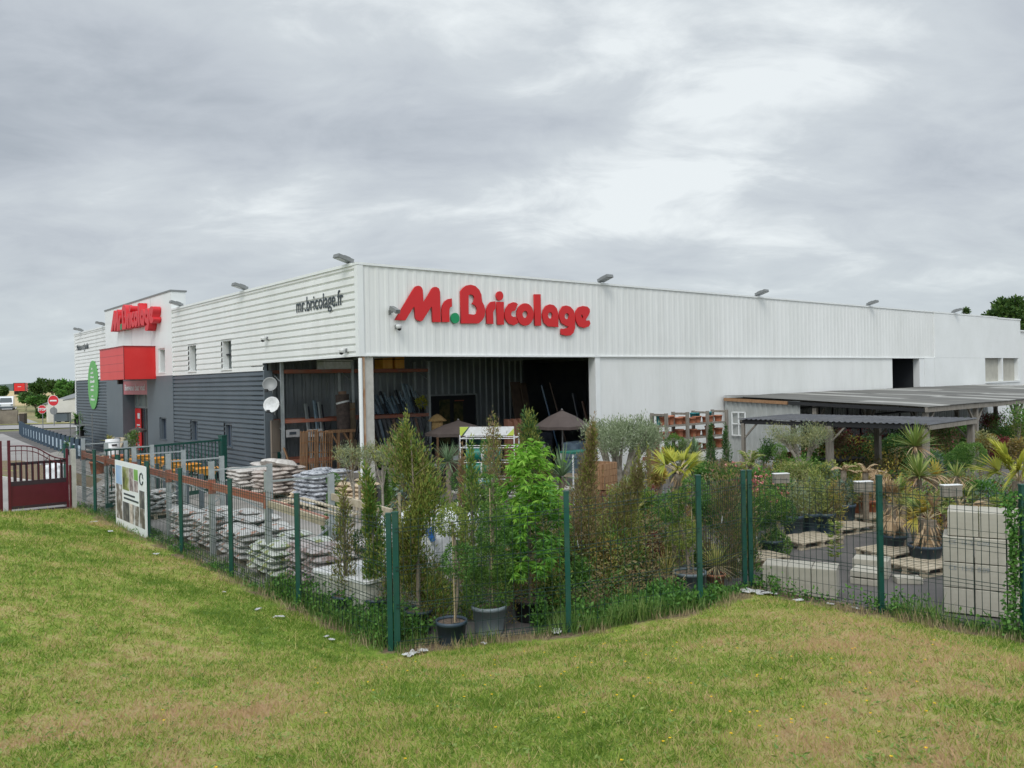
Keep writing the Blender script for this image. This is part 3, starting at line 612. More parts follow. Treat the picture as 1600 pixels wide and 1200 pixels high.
# ------------------------------------------------------------------ roof floodlights, cameras, dishes
def floodlight():
    t = thing('floodlight', 'grey floodlight', 'floodlight')
    b = MB(); b.box(-.05, .05, -.05, .05, 0, .08, LAMPG); b.beam((0, 0, .05), (0, -.16, .11), .07, .05, LAMPG); b.build('bracket', t)
    b = MB(); b.obox((0, -.36, .17), ((.20, 0, 0), (0, .30, -.085), (0, .018, .062)), LAMPG); b.obox((0, -.26, .225), ((.12, 0, 0), (0, .12, -.034), (0, .005, .028)), LAMPG); b.build('housing', t)
    b = MB(); b.obox((0, -.375, .10), ((.17, 0, 0), (0, .26, -.074), (0, .001, .004)), mat('lamp_glass', (.3, .33, .35), rough=.15)); b.build('lens', t); return t
fl = floodlight(); fl.scale = (.78, .78, .78)
spec = [(0, .47, 1, 'on the side parapet, nearest the corner'), (0, 8.0, 1, 'on the side parapet above the two upper windows'), (0, 14.9, 1, 'on the side parapet against the entrance tower'), (0, 27.4, 1, 'on the far side parapet just beyond the entrance tower'), (0, 32.6, 1, 'on the far left end of the side parapet'),
        (9.43, 0, 0, 'on the front parapet right of the big red sign'), (18.7, 0, 0, 'on the middle of the front parapet'), (28.0, 0, 0, 'on the front parapet above the service opening'), (37.6, 0, 0, 'rightmost on the front parapet')]
for i, (X, Y, side, tx) in enumerate(spec):
    o = fl if i == 0 else dup(fl); o.location = W(X+.1 if side else X, Y if side else .1, H+.06); o.rotation_euler = (0, 0, TH+(rad(-90) if side else 0)); o['label'] = 'grey floodlight '+tx; o['group'] = 'floodlights along the roof edge'
def camera_fix(X, Y, Z, rz, label, bullet=True):
    t = thing('security_camera', label, 'security camera', W(X, Y, Z), rz)
    b = MB(); b.box(-.03, .03, -.02, .1, -.06, .06, LAMPG); b.tube([(0, .05, 0), (0, -.15, 0)], .025, LAMPG, n=6); b.build('bracket', t)
    b = MB()
    if bullet: b.obox((0, -.26, .05), ((.07, 0, 0), (0, .17, .07), (0, -.02, .05)), LAMPG)
    else: b.lathe([(0, -.09), (.06, -.07), (.09, 0), (.09, .05), (0, .06)], PAPER, (0, -.14, 0), 12); b.lathe([(0, -.06), (.05, -.04), (.06, 0)], BLACK, (0, -.16, -.06), 10)
    b.build('housing', t)
camera_fix(.95, -.04, 5.38, TH, 'small grey bullet camera left of the big red sign'); camera_fix(1.15, -.04, 4.98, TH, 'little white dome camera under the bullet camera', False)
camera_fix(-.05, 6.05, 4.95, TH-rad(90), 'small camera halfway up the white side wall', False); camera_fix(-.05, .65, 4.33, TH-rad(90), 'small dark camera low on the side fascia by the corner', False)
def dish(px, py, D, r, m, face, label):
    p = AT(px, py, D); t = thing('satellite_dish', label, 'satellite dish', p, 0); b = MB(); prof = [(0, 0)]+[(r*k/8, -.25*r*(k/8)**2) for k in range(1, 9)]+[(r, -.25*r+.012), (0, .03)]
    b.lathe([(a, -z) for a, z in prof], m, n=26); o = b.build('reflector', t); o.rotation_euler = (rad(72), 0, face)
    b = MB(); b.tube([(0, .0, -.1*r), (0, .3, -.35*r)], .018, LAMPG, n=6); b.tube([(0, .3, .25), (0, .32, -1.2*r)], .028, LAMPG, n=8); b.tube([(0, .0, -r), (.03, -.35, -.75*r), (0, -.42, -.2)], .015, LAMPG, n=6); b.box(-.04, .04, -.5, -.38, -.24, -.14, BLACK); b.build('arm', t)
dish(422, 601, 26.9, .24, LAMPG, rad(8), 'grey satellite dish, upper one beside the covered bay'); dish(425, 633, 26.8, .27, PAPER, rad(-6), 'white satellite dish, lower one beside the covered bay')

# ================================================================== FENCES
def fence_post(mb, x, y, z0, z1, w_=.06, double=False):
    mb.box(x-w_/2, x+w_/2, y-w_/2, y+w_/2, z0, z1, FGREEN); mb.box(x-w_/2-.004, x+w_/2+.004, y-w_/2-.004, y+w_/2+.004, z1, z1+.02, FGREEN)
def mesh_panel(root, p, q, zb0, zb1, zt0, zt1, pitch=.098):
    """welded wire panel with folded ribs between two posts (world xy points)"""
    b = MB(); p, q = Vector(p), Vector(q); d = q-p; Ln = d.length; n = int(Ln/pitch); nv = Vector((d.y, -d.x, 0)).normalized()*.0
    dn = Vector((-d.y, d.x)).normalized()
    for i in range(1, n):
        t = i/n; x, y = p.x+d.x*t, p.y+d.y*t; za, zb = zb0+(zb1-zb0)*t+.03, zt0+(zt1-zt0)*t-.0
        b.box(x-.0028, x+.0028, y-.0028, y+.0028, za, zb, WIRE)
    H_ = 1.66
    for k in range(8):
        f = k/7
        a = Vector((p.x, p.y, zb0+.05+(zt0-.03-zb0-.05)*f)); c = Vector((q.x, q.y, zb1+.05+(zt1-.03-zb1-.05)*f))
        b.beam(a, c, .0045, .0045, WIRE)
    for f in (.08, .36, .64, .93):      # folded ribs stand out of the panel
        off = Vector((dn.x, dn.y, 0))*-.03
        a = Vector((p.x, p.y, zb0+(zt0-zb0)*f)); c = Vector((q.x, q.y, zb1+(zt1-zb1)*f))
        b.beam(a+off, c+off, .007, .007, WIRE); b.beam(a+off+Vector((0, 0, -.045)), c+off+Vector((0, 0, -.045)), .006, .006, WIRE)
    return b.build('mesh_panel', root)
fl_root = thing('mesh_fence', 'green mesh fence down the left side of the yard, carrying the picture banner', 'fence', W(FENCE_L, -10.88))
def rel(root, X, Y): v = W(X, Y)-root.location; return (v.x, v.y)
lp = [-10.88, -8.2, -5.45, -2.72, -.45, 2.1, 4.5, 7.05, 8.2]
for i, y in enumerate(lp):
    b = MB(); x_, y_ = rel(fl_root, FENCE_L, y); fence_post(b, x_, y_, -.05, 1.74, .065); o = b.build('post', fl_root)
    if i == 0:
        o = MB(); x_, y_ = rel(fl_root, FENCE_L+.075, y-.04); fence_post(o, x_, y_, -.05, 1.75, .075); o.build('post', fl_root)
for a, c in zip(lp[:-1], lp[1:]): mesh_panel(fl_root, rel(fl_root, FENCE_L, a), rel(fl_root, FENCE_L, c), .0, .0, 1.70, 1.70)
fr_root = thing('mesh_fence', 'dark green welded mesh fence across the foreground, with plants pressed behind it', 'fence', W(FENCE_L, -10.88))
pr = [(-5.6, -10.93, .0, 1.74), (-3.89, -12.28, .18, 1.95), (-2.06, -12.93, .28, 2.04), (.0, -12.2, .0, 1.88)]
for i, (x, y, zb, zt) in enumerate(pr):
    if i: b = MB(); x_, y_ = rel(fr_root, x, y); fence_post(b, x_, y_, zb-.1, zt+.02, .065); b.build('post', fr_root)
for a, c in zip(pr[:-1], pr[1:]): mesh_panel(fr_root, rel(fr_root, a[0], a[1]), rel(fr_root, c[0], c[1]), a[2], c[2], a[3]-.06, c[3]-.06)
fe_root = thing('mesh_fence', 'dark green welded mesh fence at the right, in front of the cream block stack', 'fence', W(.06, -12.2))
pe = [(.08, -12.26, .0, 1.88), (-.17, -14.48, .14, 1.99), (-.46, -16.32, .28, 2.05), (-.85, -18.8, .4, 2.1)]
for i, (x, y, zb, zt) in enumerate(pe):
    b = MB(); x_, y_ = rel(fe_root, x, y); fence_post(b, x_, y_, zb-.1, zt+.02, .065); b.build('post', fe_root)
for a, c in zip(pe[:-1], pe[1:]): mesh_panel(fe_root, rel(fe_root, a[0], a[1]), rel(fe_root, c[0], c[1]), a[2], c[2], a[3]-.06, c[3]-.06)

# picture banner on the left fence
bn = left_sign('picture_banner', 'white banner printed with photographs and a round arrow mark, tied to the left fence', FENCE_L-.06, 2.12, .02)
BANW = mat('banner_white', (.80, .82, .84), rough=.4); b = MB(); b.box(0, 2.62, 0, 1.62, -.02, 0, BANW); b.box(.05, .25, -.2, 0, -.03, 0, BLACK); b.build('board', bn)
def photo(nm, c1, c2, c3, sc): return mat(nm, c1, c2, sc=sc, c3=c3, rough=.5, lo=.3, hi=.7, detail=3)
PB1 = photo('photo_sky_blue', (.14, .25, .5), (.3, .45, .7), (.6, .7, .8), .8); PB2 = photo('photo_garden_path', (.05, .05, .03), (.22, .25, .06), (.5, .45, .4), 3)
PB3 = photo('photo_gravel', (.12, .08, .09), (.3, .24, .24), (.6, .5, .5), 6); PB4 = photo('photo_tree_stones', (.04, .035, .03), (.2, .17, .15), (.75, .75, .8), 3.2)
PB5 = photo('photo_lawn', (.15, .35, .05), (.2, .42, .1), (.3, .45, .15), 2); PB6 = photo('photo_dark_paving', (.03, .03, .04), (.09, .09, .10), (.22, .2, .18), 4); PB7 = photo('photo_stairs', (.3, .12, .06), (.7, .6, .55), (.1, .08, .06), 2.5)
b = MB(); z = .003
for x0, x1, y0, y1, m_ in [(.08, .62, 1.05, 1.5, PB1), (.08, .62, .2, 1.045, PB4), (.68, 1.24, .95, 1.5, PB2), (1.28, 1.62, .97, 1.5, PB3), (1.67, 2.0, 1.25, 1.5, PB5), (1.67, 2.0, .98, 1.24, PB3),
                       (.68, 1.24, .2, .66, PB6), (1.28, 1.5, .2, .66, PB7), (1.5, 1.62, .2, .66, PB4), (1.67, 2.05, .2, .66, PB4), (2.1, 2.5, .65, 1.05, PB6), (2.1, 2.5, .2, .645, PB4)]:
    b.box(x0, x1, y0, y1, 0, z, m_)
b.build('photographs', bn)
b = MB(); b.tube([(2.3+.13*math.cos(a), 1.32+.13*math.sin(a), .006) for a in np.linspace(.7, 5.9, 20)], .016, GREY_TXT, n=5); b.add([(2.40, 1.42, .007), (2.45, 1.31, .007), (2.34, 1.36, .007)], np.array([[0, 1, 2]]), GREY_TXT); b.build('logo', bn)
b = MB()
for yy, wd in ((.83, .95), (.73, 1.2)):
    x = .78
    while x < .78+wd: l = random.uniform(.04, .13); b.box(x, x+l, yy, yy+.045, 0, .005, GREY_TXT); x += l+.02
b.build('caption', bn)

# burgundy driveway gate (two leaves meeting at the left edge of the photograph)
gp = W(-7.45, 6.25); gd = (W(-5.95, 6.25)-W(-7.45, 6.25)); grz = math.atan2(gd.y, gd.x)
def gate_leaf(name, label, mirror, loc, full=1.50):
    t = thing(name, label, 'gate', loc, grz); s = -1 if mirror else 1
    b = MB(); b.box(min(0, s*full)+.07, max(0, s*full)-.07, -.015, .015, .22, .78, BURG); b.build('lower_panel', t)
    b = MB(); b.box(-.035+s*.04, .035+s*.04, -.035, .035, .03, 2.04, BURG); b.box(s*(full-.04)-.03, s*(full-.04)+.03, -.03, .03, .05, 1.72, BURG)
    x0, x1 = sorted((s*.07, s*(full-.07))); DB = mat('gate_dark_rail', (.035, .02, .028), rough=.4)
    b.box(x0, x1, -.02, .02, .78, .90, DB); b.box(x0, x1, -.02, .02, .14, .22, DB); b.box(x0, x1, -.012, .012, .04, .08, DB)
    b.build('frame', t)
    def top(u): return 1.42+.46*(1/(1+math.exp((u-.62)*9)))       # swan-neck curve
    b = MB()
    for dz, r in ((0, .018), (-.13, .013)): b.tube([(s*(.07+u*(full-.14)), 0, top(u)+dz) for u in np.linspace(0, 1, 24)], r, BURG, n=8)
    b.build('curved_rail', t)
    b = MB()
    for k in range(1, 10):
        u = k/10; x = s*(.07+u*(full-.14)); b.tube([(x, 0, .9), (x, 0, top(u)-.04)], .009, BURG, n=6); b.lathe([(0, 0), (.013, .02), (0, .07)], BURG, (x, 0, top(u)-.05), 6)
    b.build('baluster', t)
    b = MB()
    for k in range(9):
        u = (k+.7)/9.4; x = s*(.07+u*(full-.14)); b.box(x-.03, x+.03, .03, .05, .9, 1.38, DB)
    b.box(x0, x1, .03, .05, 1.34, 1.42, DB); b.build('slat', t)
gate_leaf('driveway_gate', 'burgundy driveway gate leaf with swan-neck top, hung by the fence end', False, (gp.x, gp.y, 0))
gp2 = gp-gd.normalized()*.12; gate_leaf('driveway_gate', 'burgundy driveway gate leaf cut by the left edge of the photo', True, (gp2.x, gp2.y, 0))
b = MB(); p = W(-5.83, 6.28); b.box(-.06, .06, -.10, .10, 0, 1.7, CONC); o = b.build('gate_pillar'); o.location = (p.x, p.y, 0); o.rotation_euler = (0, 0, TH); tag(o, 'narrow pale concrete pillar between the burgundy gate and the green fence', 'pillar')
b = MB(); p = W(-5.92, 6.2); b.box(-.025, .025, -.025, .025, 0, 1.25, BURG); o = b.build('gate_stop_post'); o.location = (p.x, p.y, 0); tag(o, 'thin dark post beside the gate pillar', 'post')

# green barred sliding gate inside the yard
sg_ = thing('sliding_gate', 'green barred sliding gate crossing the yard in front of the machines', 'gate', W(-1.6, 6.05))
p0 = W(-1.6, 6.05); p1 = W(-5.35, 4.7); d = p1-p0; Lg = d.length; sg_.rotation_euler = (0, 0, math.atan2(d.y, d.x))
b = MB(); b.box(.1, Lg, -.025, .025, 1.68, 1.74, FGREEN); b.box(.1, Lg, -.03, .03, .12, .24, FGREEN); b.build('rail', sg_)
b = MB(); n = 30
for i in range(n): x = .15+(Lg-.2)*i/(n-1); b.box(x-.012, x+.012, -.012, .012, .24, 1.68, FGREEN)
b.build('bars', sg_)
b = MB(); b.box(-.09, .09, -.09, .09, 0, 1.82, FGREEN); b.box(-.1, .1, -.1, .1, 1.82, 1.86, FGREEN); b.build('post', sg_)

# ================================================================== PALLET RACK along the left fence
rk = thing('pallet_rack', 'galvanised pallet rack with faded orange beams standing along the left fence', 'rack', W(-5.3, -6.25), TH)
XF, XB = 0., 1.2
for k in range(6):
    y = 2.75*k; b = MB()
    for x in (XF, XB):
        top = 1.92 if x == XF else 1.78
        b.box(x-.05, x+.05, y-.035, y-.030, 0, top, GALV); b.box(x-.05, x-.045, y-.03, y+.04, 0, top, GALV); b.box(x+.045, x+.05, y-.03, y+.04, 0, top, GALV); b.box(x-.07, x+.07, y-.06, y+.06, 0, .015, GALV)
    b.beam((XF, y, 1.74), (XB, y, 1.74), .03, .03, GALV); b.beam((XF+.05, y, .15), (XB-.05, y, .8), .03, .03, GALV); b.beam((XB-.05, y, .8), (XF+.05, y, 1.4), .03, .03, GALV)
    b.build('frame', rk)
for k in range(5):
    y = 2.75*k
    for x in (XF,):
        b = MB(); b.box(x-.025, x+.025, y+.04, y+2.71, 1.36, 1.50, ORANGE); b.box(x-.06, x+.06, y-.02, y+.045, 1.28, 1.56, ORANGE); b.box(x-.06, x+.06, y+2.705, y+2.74, 1.28, 1.56, ORANGE)
        b.build('beam', rk)
b = MB(); y = 0
b.beam((XF, -.04, 1.36), (XF, -2.1, 1.30), .05, .12, WOODP); b.beam((XB, -.04, 1.36), (XB, -2.1, 1.30), .05, .12, WOODP); b.beam((XF+.06, -.04, 1.41), (XF+.06, -2.1, 1.35), .06, .03, ORANGE); b.beam((XF+.35, -.04, 1.40), (XF+.35, -2.1, 1.34), .1, .02, WOODP); b.beam((XF+.6, -.04, 1.40), (XF+.6, -2.1, 1.34), .1, .02, WOODP); b.build('end_shelf', rk)

# ================================================================== BAGS
def bag_mesh(name, seed, m, L_=.6, W_=.38, H_=.125):
    r = np.random.default_rng(seed); nx, ny = 11, 8; b = MB(); V = []
    for sgn in (1, -1):
        for i in range(nx+1):
            for j in range(ny+1):
                u, v = i/nx*2-1, j/ny*2-1
                f = (max(0, 1-abs(u)**3.2)*max(0, 1-abs(v)**3.0))**.55
                nzv = .16*nz(u*1.6+seed, v*1.6, sgn*3)+.07*nz(u*5+seed, v*5, sgn)
                bx = 1-.05*abs(v)**2*abs(u); V.append((u*L_/2*bx+.012*nz(v*3, seed, 1), v*W_/2*(1-.06*u*u)+.012*nz(u*3, seed, 2), sgn*H_/2*f*(1+nzv)+H_/2))
    n1 = (nx+1)*(ny+1); Q = []
    for s in (0, 1):
        for i in range(nx):
            for j in range(ny):
                q = [s*n1+i*(ny+1)+j, s*n1+(i+1)*(ny+1)+j, s*n1+(i+1)*(ny+1)+j+1, s*n1+i*(ny+1)+j+1]; Q.append(q if s == 0 else q[::-1])
    b.add(V, np.array(Q), m, True); o = b.build(name); me = o.data; bpy.data.objects.remove(o); return me
def bagmat(name, base, print_, sc=7, lo=.52, hi=.60, c3=None, rough=.42): return mat(name, base, print_, sc=sc, lo=lo, hi=hi, c3=c3, rough=rough, bump=.8, bsc=16, detail=2)
BM = {'grey': bagmat('grey_plastic_sack', (.46, .46, .44), (.30, .30, .29), c3=(.40, .20, .13), lo=.54, hi=.68), 'brown': bagmat('brown_white_sack', (.46, .43, .42), (.24, .17, .15), lo=.48, hi=.62), 'green': bagmat('white_green_sack', (.52, .54, .5), (.14, .26, .08), c3=(.33, .33, .15), lo=.55, hi=.65),
      'white': bagmat('off_white_sack', (.60, .57, .53), (.52, .49, .46)), 'slate': bagmat('silver_grey_sack', (.48, .50, .53), (.22, .24, .27)), 'tan': bagmat('tan_paper_sack', (.60, .49, .35), (.52, .41, .28)), 'beige': bagmat('beige_dusty_sack', (.46, .40, .36), (.56, .51, .46))}
BAGS = {k: [bag_mesh('bag', 3+i*7+hash(len(k)) % 5, m) for i in range(4)] for k, m in BM.items()}
def one_bag(kind, p, rz, label, group, s=1., tilt=(0, 0), sz=1.):
    o = bpy.data.objects.new('bag', random.choice(BAGS[kind])); COL.objects.link(o); o.location = p; o.rotation_euler = (tilt[0], tilt[1], rz); o.scale = (s, s, s*sz)
    return tag(o, label, 'bag', group)
def pallet(loc, rz, label, group='wooden pallets in the yard', sx_=1.2, sy=.8):
    t = thing('pallet', label, 'pallet', loc, rz, group); b = MB()
    for i in range(7): y = -sy/2+.05+i*(sy-.1)/6; b.box(-sx_/2, sx_/2, y-.045, y+.045, .122, .144, WOODP)
    for x in (-sx_/2+.07, 0, sx_/2-.07): b.box(x-.05, x+.05, -sy/2, sy/2, .1, .121, WOODP)
    b.build('deck', t); b = MB()
    for x in (-sx_/2+.07, 0, sx_/2-.07):
        for y in (-sy/2+.07, 0, sy/2-.07): b.box(x-.05, x+.05, y-.05, y+.05, .022, .1, WOODP)
    b.build('block', t); b = MB()
    for y in (-sy/2+.07, 0, sy/2-.07): b.box(-sx_/2, sx_/2, y-.05, y+.05, 0, .02, WOODP)
    b.build('skid', t); return t
def bag_stack(kind, X, Y, rz, layers, label, group, drop=.15, z0=.145, seed=0, s=1.0, pl=True, plabel=None):
    random.seed(seed+11); c = W(X, Y); R = TH+rz
    if pl: pallet((c.x, c.y, 0), R, plabel or ('pallet under the '+group))
    for k in range(layers):
        if k % 2 == 0: cells = [(i*.42-.42, j*.58-.29, rad(90)) for i in range(3) for j in range(2)]
        else: cells = [(i*.62-.31, j*.38-.38, 0) for i in range(2) for j in range(3)]
        for (x, y, a) in cells:
            if k == layers-1 and random.random() < drop*3: continue
            if abs(x) < .1 and abs(y) < .1: continue
            x += random.gauss(0, .025); y += random.gauss(0, .025); px_, py_ = c.x+x*s*math.cos(R)-y*s*math.sin(R), c.y+x*s*math.sin(R)+y*s*math.cos(R)
            one_bag(kind, (px_, py_, z0+k*.112*s), R+a+random.gauss(0, .07), label+', %s layer' % (['bottom', 'second', 'third', 'fourth', 'fifth', 'sixth', 'seventh', 'eighth'][k] if k < layers-1 else 'top'), group, s=s*random.uniform(.97, 1.04), tilt=(random.gauss(0, .03), random.gauss(0, .03)))
ss = [('grey', -4.72, 5.3, 5, 'grey sack in the farthest bay of the fence-side rack', 'sacks in the farthest rack bay'),
      ('grey', -4.72, 2.9, 5, 'grey sack piled behind the picture banner', 'sacks behind the banner'),
      ('grey', -4.75, -1.1, 5, 'crumpled grey sack on the pile just right of the banner', 'sacks just right of the banner'),
      ('grey', -4.78, -2.75, 6, 'pale grey sack in the bulging pile in mid rack', 'sacks in the bulging pile'),
      ('grey', -4.75, -4.4, 6, 'grey sack with rust red print in mid rack', 'sacks in the middle of the rack'),
      ('green', -4.85, -6.1, 5, 'white and green sack under the rack end', 'white and green sacks'),
      ('brown', -4.8, -7.55, 6, 'brown and white sack in the pile nearest the camera', 'brown and white sacks')]
for i, (k, X, Y, n, lb, gp_) in enumerate(ss): bag_stack(k, X, Y, rad(90) if i % 2 else rad(88), n, lb, gp_, seed=i*3)
# stacks in front of the covered corner
c_ = [('white', 392, 771, 7, 'off white sack in the neat stack by the slate wall', 'off white sacks by the slate wall', 0.0, 1),
      ('beige', 436, 776, 7, 'dusty beige sack in front of the trellises', 'dusty beige sacks', .25, 1),
      ('slate', 503, 792, 8, 'silver grey sack in the stack left of the corner column', 'silver grey sacks', .1, 1),
      ('tan', 566, 792, 5, 'tan sack right of the silver grey stack', 'tan sacks by the corner column', .3, 1)]
for i, (k, px, py, n, lb, gp_, rz, s) in enumerate(c_):
    g = G(px, py); X, Y = B(g); bag_stack(k, X, Y, rz, n, lb, gp_, seed=i*5+40)
g = G(455, 788)
for i, (dx, dy, dz, a) in enumerate([(0, 0, 0, .3), (.55, -.1, 0, .6), (.2, .3, .12, -.2), (.5, .25, .13, 1.0), (.3, .1, .25, .1)]):
    one_bag('tan', (g.x+dx, g.y+dy, dz), a, 'loose tan sack lying in front of the silver grey stack', 'loose tan sacks', s=1.15)
for i, (px, py, z, a) in enumerate([(418, 776, .93, 1.2), (432, 777, .96, .4), (446, 777, .93, -.2)]):
    g = G(px, py); one_bag('white', (g.x, g.y, z), TH+a, 'plump white sack thrown on top of the dusty beige stack', 'plump white sacks on top', s=1.15, sz=1.5, tilt=(.1, .2))
# white wrapped load beside the corner of the fence, bulk bags
g = W(-4.75, -8.75); t = thing('wrapped_load', 'low white-topped load in crumpled film just inside the fence corner', 'wrapped load', (g.x, g.y, 0), TH+rad(8))
FILM = mat('crumpled_film', (.38, .38, .33), (.50, .50, .45), sc=4, rough=.35, bump=1.5, bsc=9)
def soft_box(sx_, sy, sz, m, seed=0, n=10, amp=.03, ex=6):
    b = MB(); 
    for ax in range(3):
        for sgn in (-1, 1):
            V = []
            for i in range(n+1):
                for j in range(n+1):
                    u, v = i/n*2-1, j/n*2-1; p = [0, 0, 0]; p[ax] = sgn; p[(ax+1) % 3] = u; p[(ax+2) % 3] = v
                    q = np.array(p, float); l = (abs(q)**ex).sum()**(1/ex); q = q/l
                    k = 1+amp*nz(q[0]*2.2+seed, q[1]*2.2, q[2]*2.2)*2+amp*.8*nz(q[0]*6+seed, q[1]*6, q[2]*6)
                    V.append((q[0]*sx_/2*k, q[1]*sy/2*k, (q[2]*.5+.5)*sz*(1+(k-1)*.5)))
            I = np.arange((n+1)**2).reshape(n+1, n+1); Q = np.stack([I[:-1, :-1], I[1:, :-1], I[1:, 1:], I[:-1, 1:]], -1).reshape(-1, 4)
            if sgn < 0: Q = Q[:, ::-1]
            b.add(V, Q, m, True)
    return b
soft_box(1.15, 1.35, .54, FILM, 3, amp=.012, ex=22, n=16).build('load', t); b = soft_box(1.18, 1.38, .05, PAPER, 4, amp=.006, ex=30, n=16); o = b.build('cover_sheet', t); o.location = (0, 0, .52)
for i, (px, py, sc_, lb) in enumerate([(628, 905, 1.0, 'white bulk bag nearest the double fence post, blue mark on its side'), (683, 885, 1.05, 'white bulk bag in the middle of the row of three'), (740, 885, .95, 'white bulk bag at the right of the row, by the spiral juniper')]):
    g = G(px, py); t = thing('bulk_bag', lb, 'bulk bag', (g.x, g.y, 0), TH+.2*i-.1, 'white bulk bags behind the fence')
    o = soft_box(.98*sc_, .98*sc_, 1.0*sc_, WBAG, 10+i, n=14, amp=.05).build('bag', t)
    b = MB()
    for sx_ in (-1, 1):
        for sy in (-1, 1): b.beam((sx_*.42, sy*.42, .95*sc_), (sx_*.25, sy*.36, 1.12*sc_+.03*i), .05, .012, WBAG); b.beam((sx_*.25, sy*.36, 1.12*sc_+.03*i), (sx_*.1, sy*.42, .98*sc_), .05, .012, WBAG)
    b.build('lifting_loops', t)
    if i == 0: b = MB(); b.obox((.3, -.505, .8), ((.07, 0, .02), (0, .012, 0), (-.02, 0, .12)), BLUEB); b.build('label', t)

# ================================================================== CREAM BLOCKS on the right
bd = G(1475, 958); bd2 = G(1604, 972); ddx = (bd2-bd).normalized(); ang = math.atan2(ddx.y, ddx.x)
def block(loc, rz, dims, label, group, mark=False):
    t = thing('building_block', label, 'block', loc, rz, group); b = MB(); x, y, z = dims
    b.box(0, x, 0, y, 0, z, CREAM); o = b.build('block', t)
    md = o.modifiers.new('bevel', 'BEVEL'); md.width = .008; md.segments = 1
    if mark:
        tx = text('stamp', 'CE  15-2  0,09', .085, JOINT, t, .002, xs=1.); tx.rotation_euler = (rad(90), 0, 0); tx.location = (.07, -.004, z*.72)
    return t
random.seed(5)
hts = [.36, .355, .36, .355]
z = .02; names = ['bottom', 'second', 'third', 'fourth', 'top']
for k, h in enumerate(hts):
    for i in range(3):
        for j in range(1):
            off = .0 if k < 3 else .06
            bl = .380; p = bd+ddx*(i*.39+off)+Vector((-ddx.y, ddx.x, 0))*((.05 if k == 3 else 0))
            block((p.x, p.y, z), ang+random.gauss(0, .006), (bl, .62, h-.010), 'cream block, %s of the three in the %s row of the tall stack' % (['left', 'middle', 'right'][i], ['bottom', 'second', 'third', 'top'][k]), None, mark=(j == 0 and k in (1, 2) and i == 0))
    z += h
g = G(1192, 928); g2 = G(1302, 938); dd_ = (g2-g).normalized(); an = math.atan2(dd_.y, dd_.x)
for i in range(3):
    p = g+dd_*(.36*i); block((p.x, p.y, .02), an+random.gauss(0, .01), (.355, .5, .44), 'cream block, %s of three in the low row behind the fence' % ['left', 'middle', 'right'][i], None)
g = G(1328, 912)
for i, (dx, dy, z, a, d) in enumerate([(0, 0, .0, -.15, (.42, .5, .10)), (.0, 0, .12, -.15, (.42, .5, .1)), (.25, .5, 0, -.1, (.55, .4, .30)), (.72, -.1, 0, .3, (.4, .25, .1))]):
    block((g.x+dx, g.y+dy, z), an+a, d, ['flat cream slab under the small pile', 'flat cream slab on top of the small pile', 'cream block behind the small pile of slabs', 'cream slab lying alone on the asphalt'][i], None)

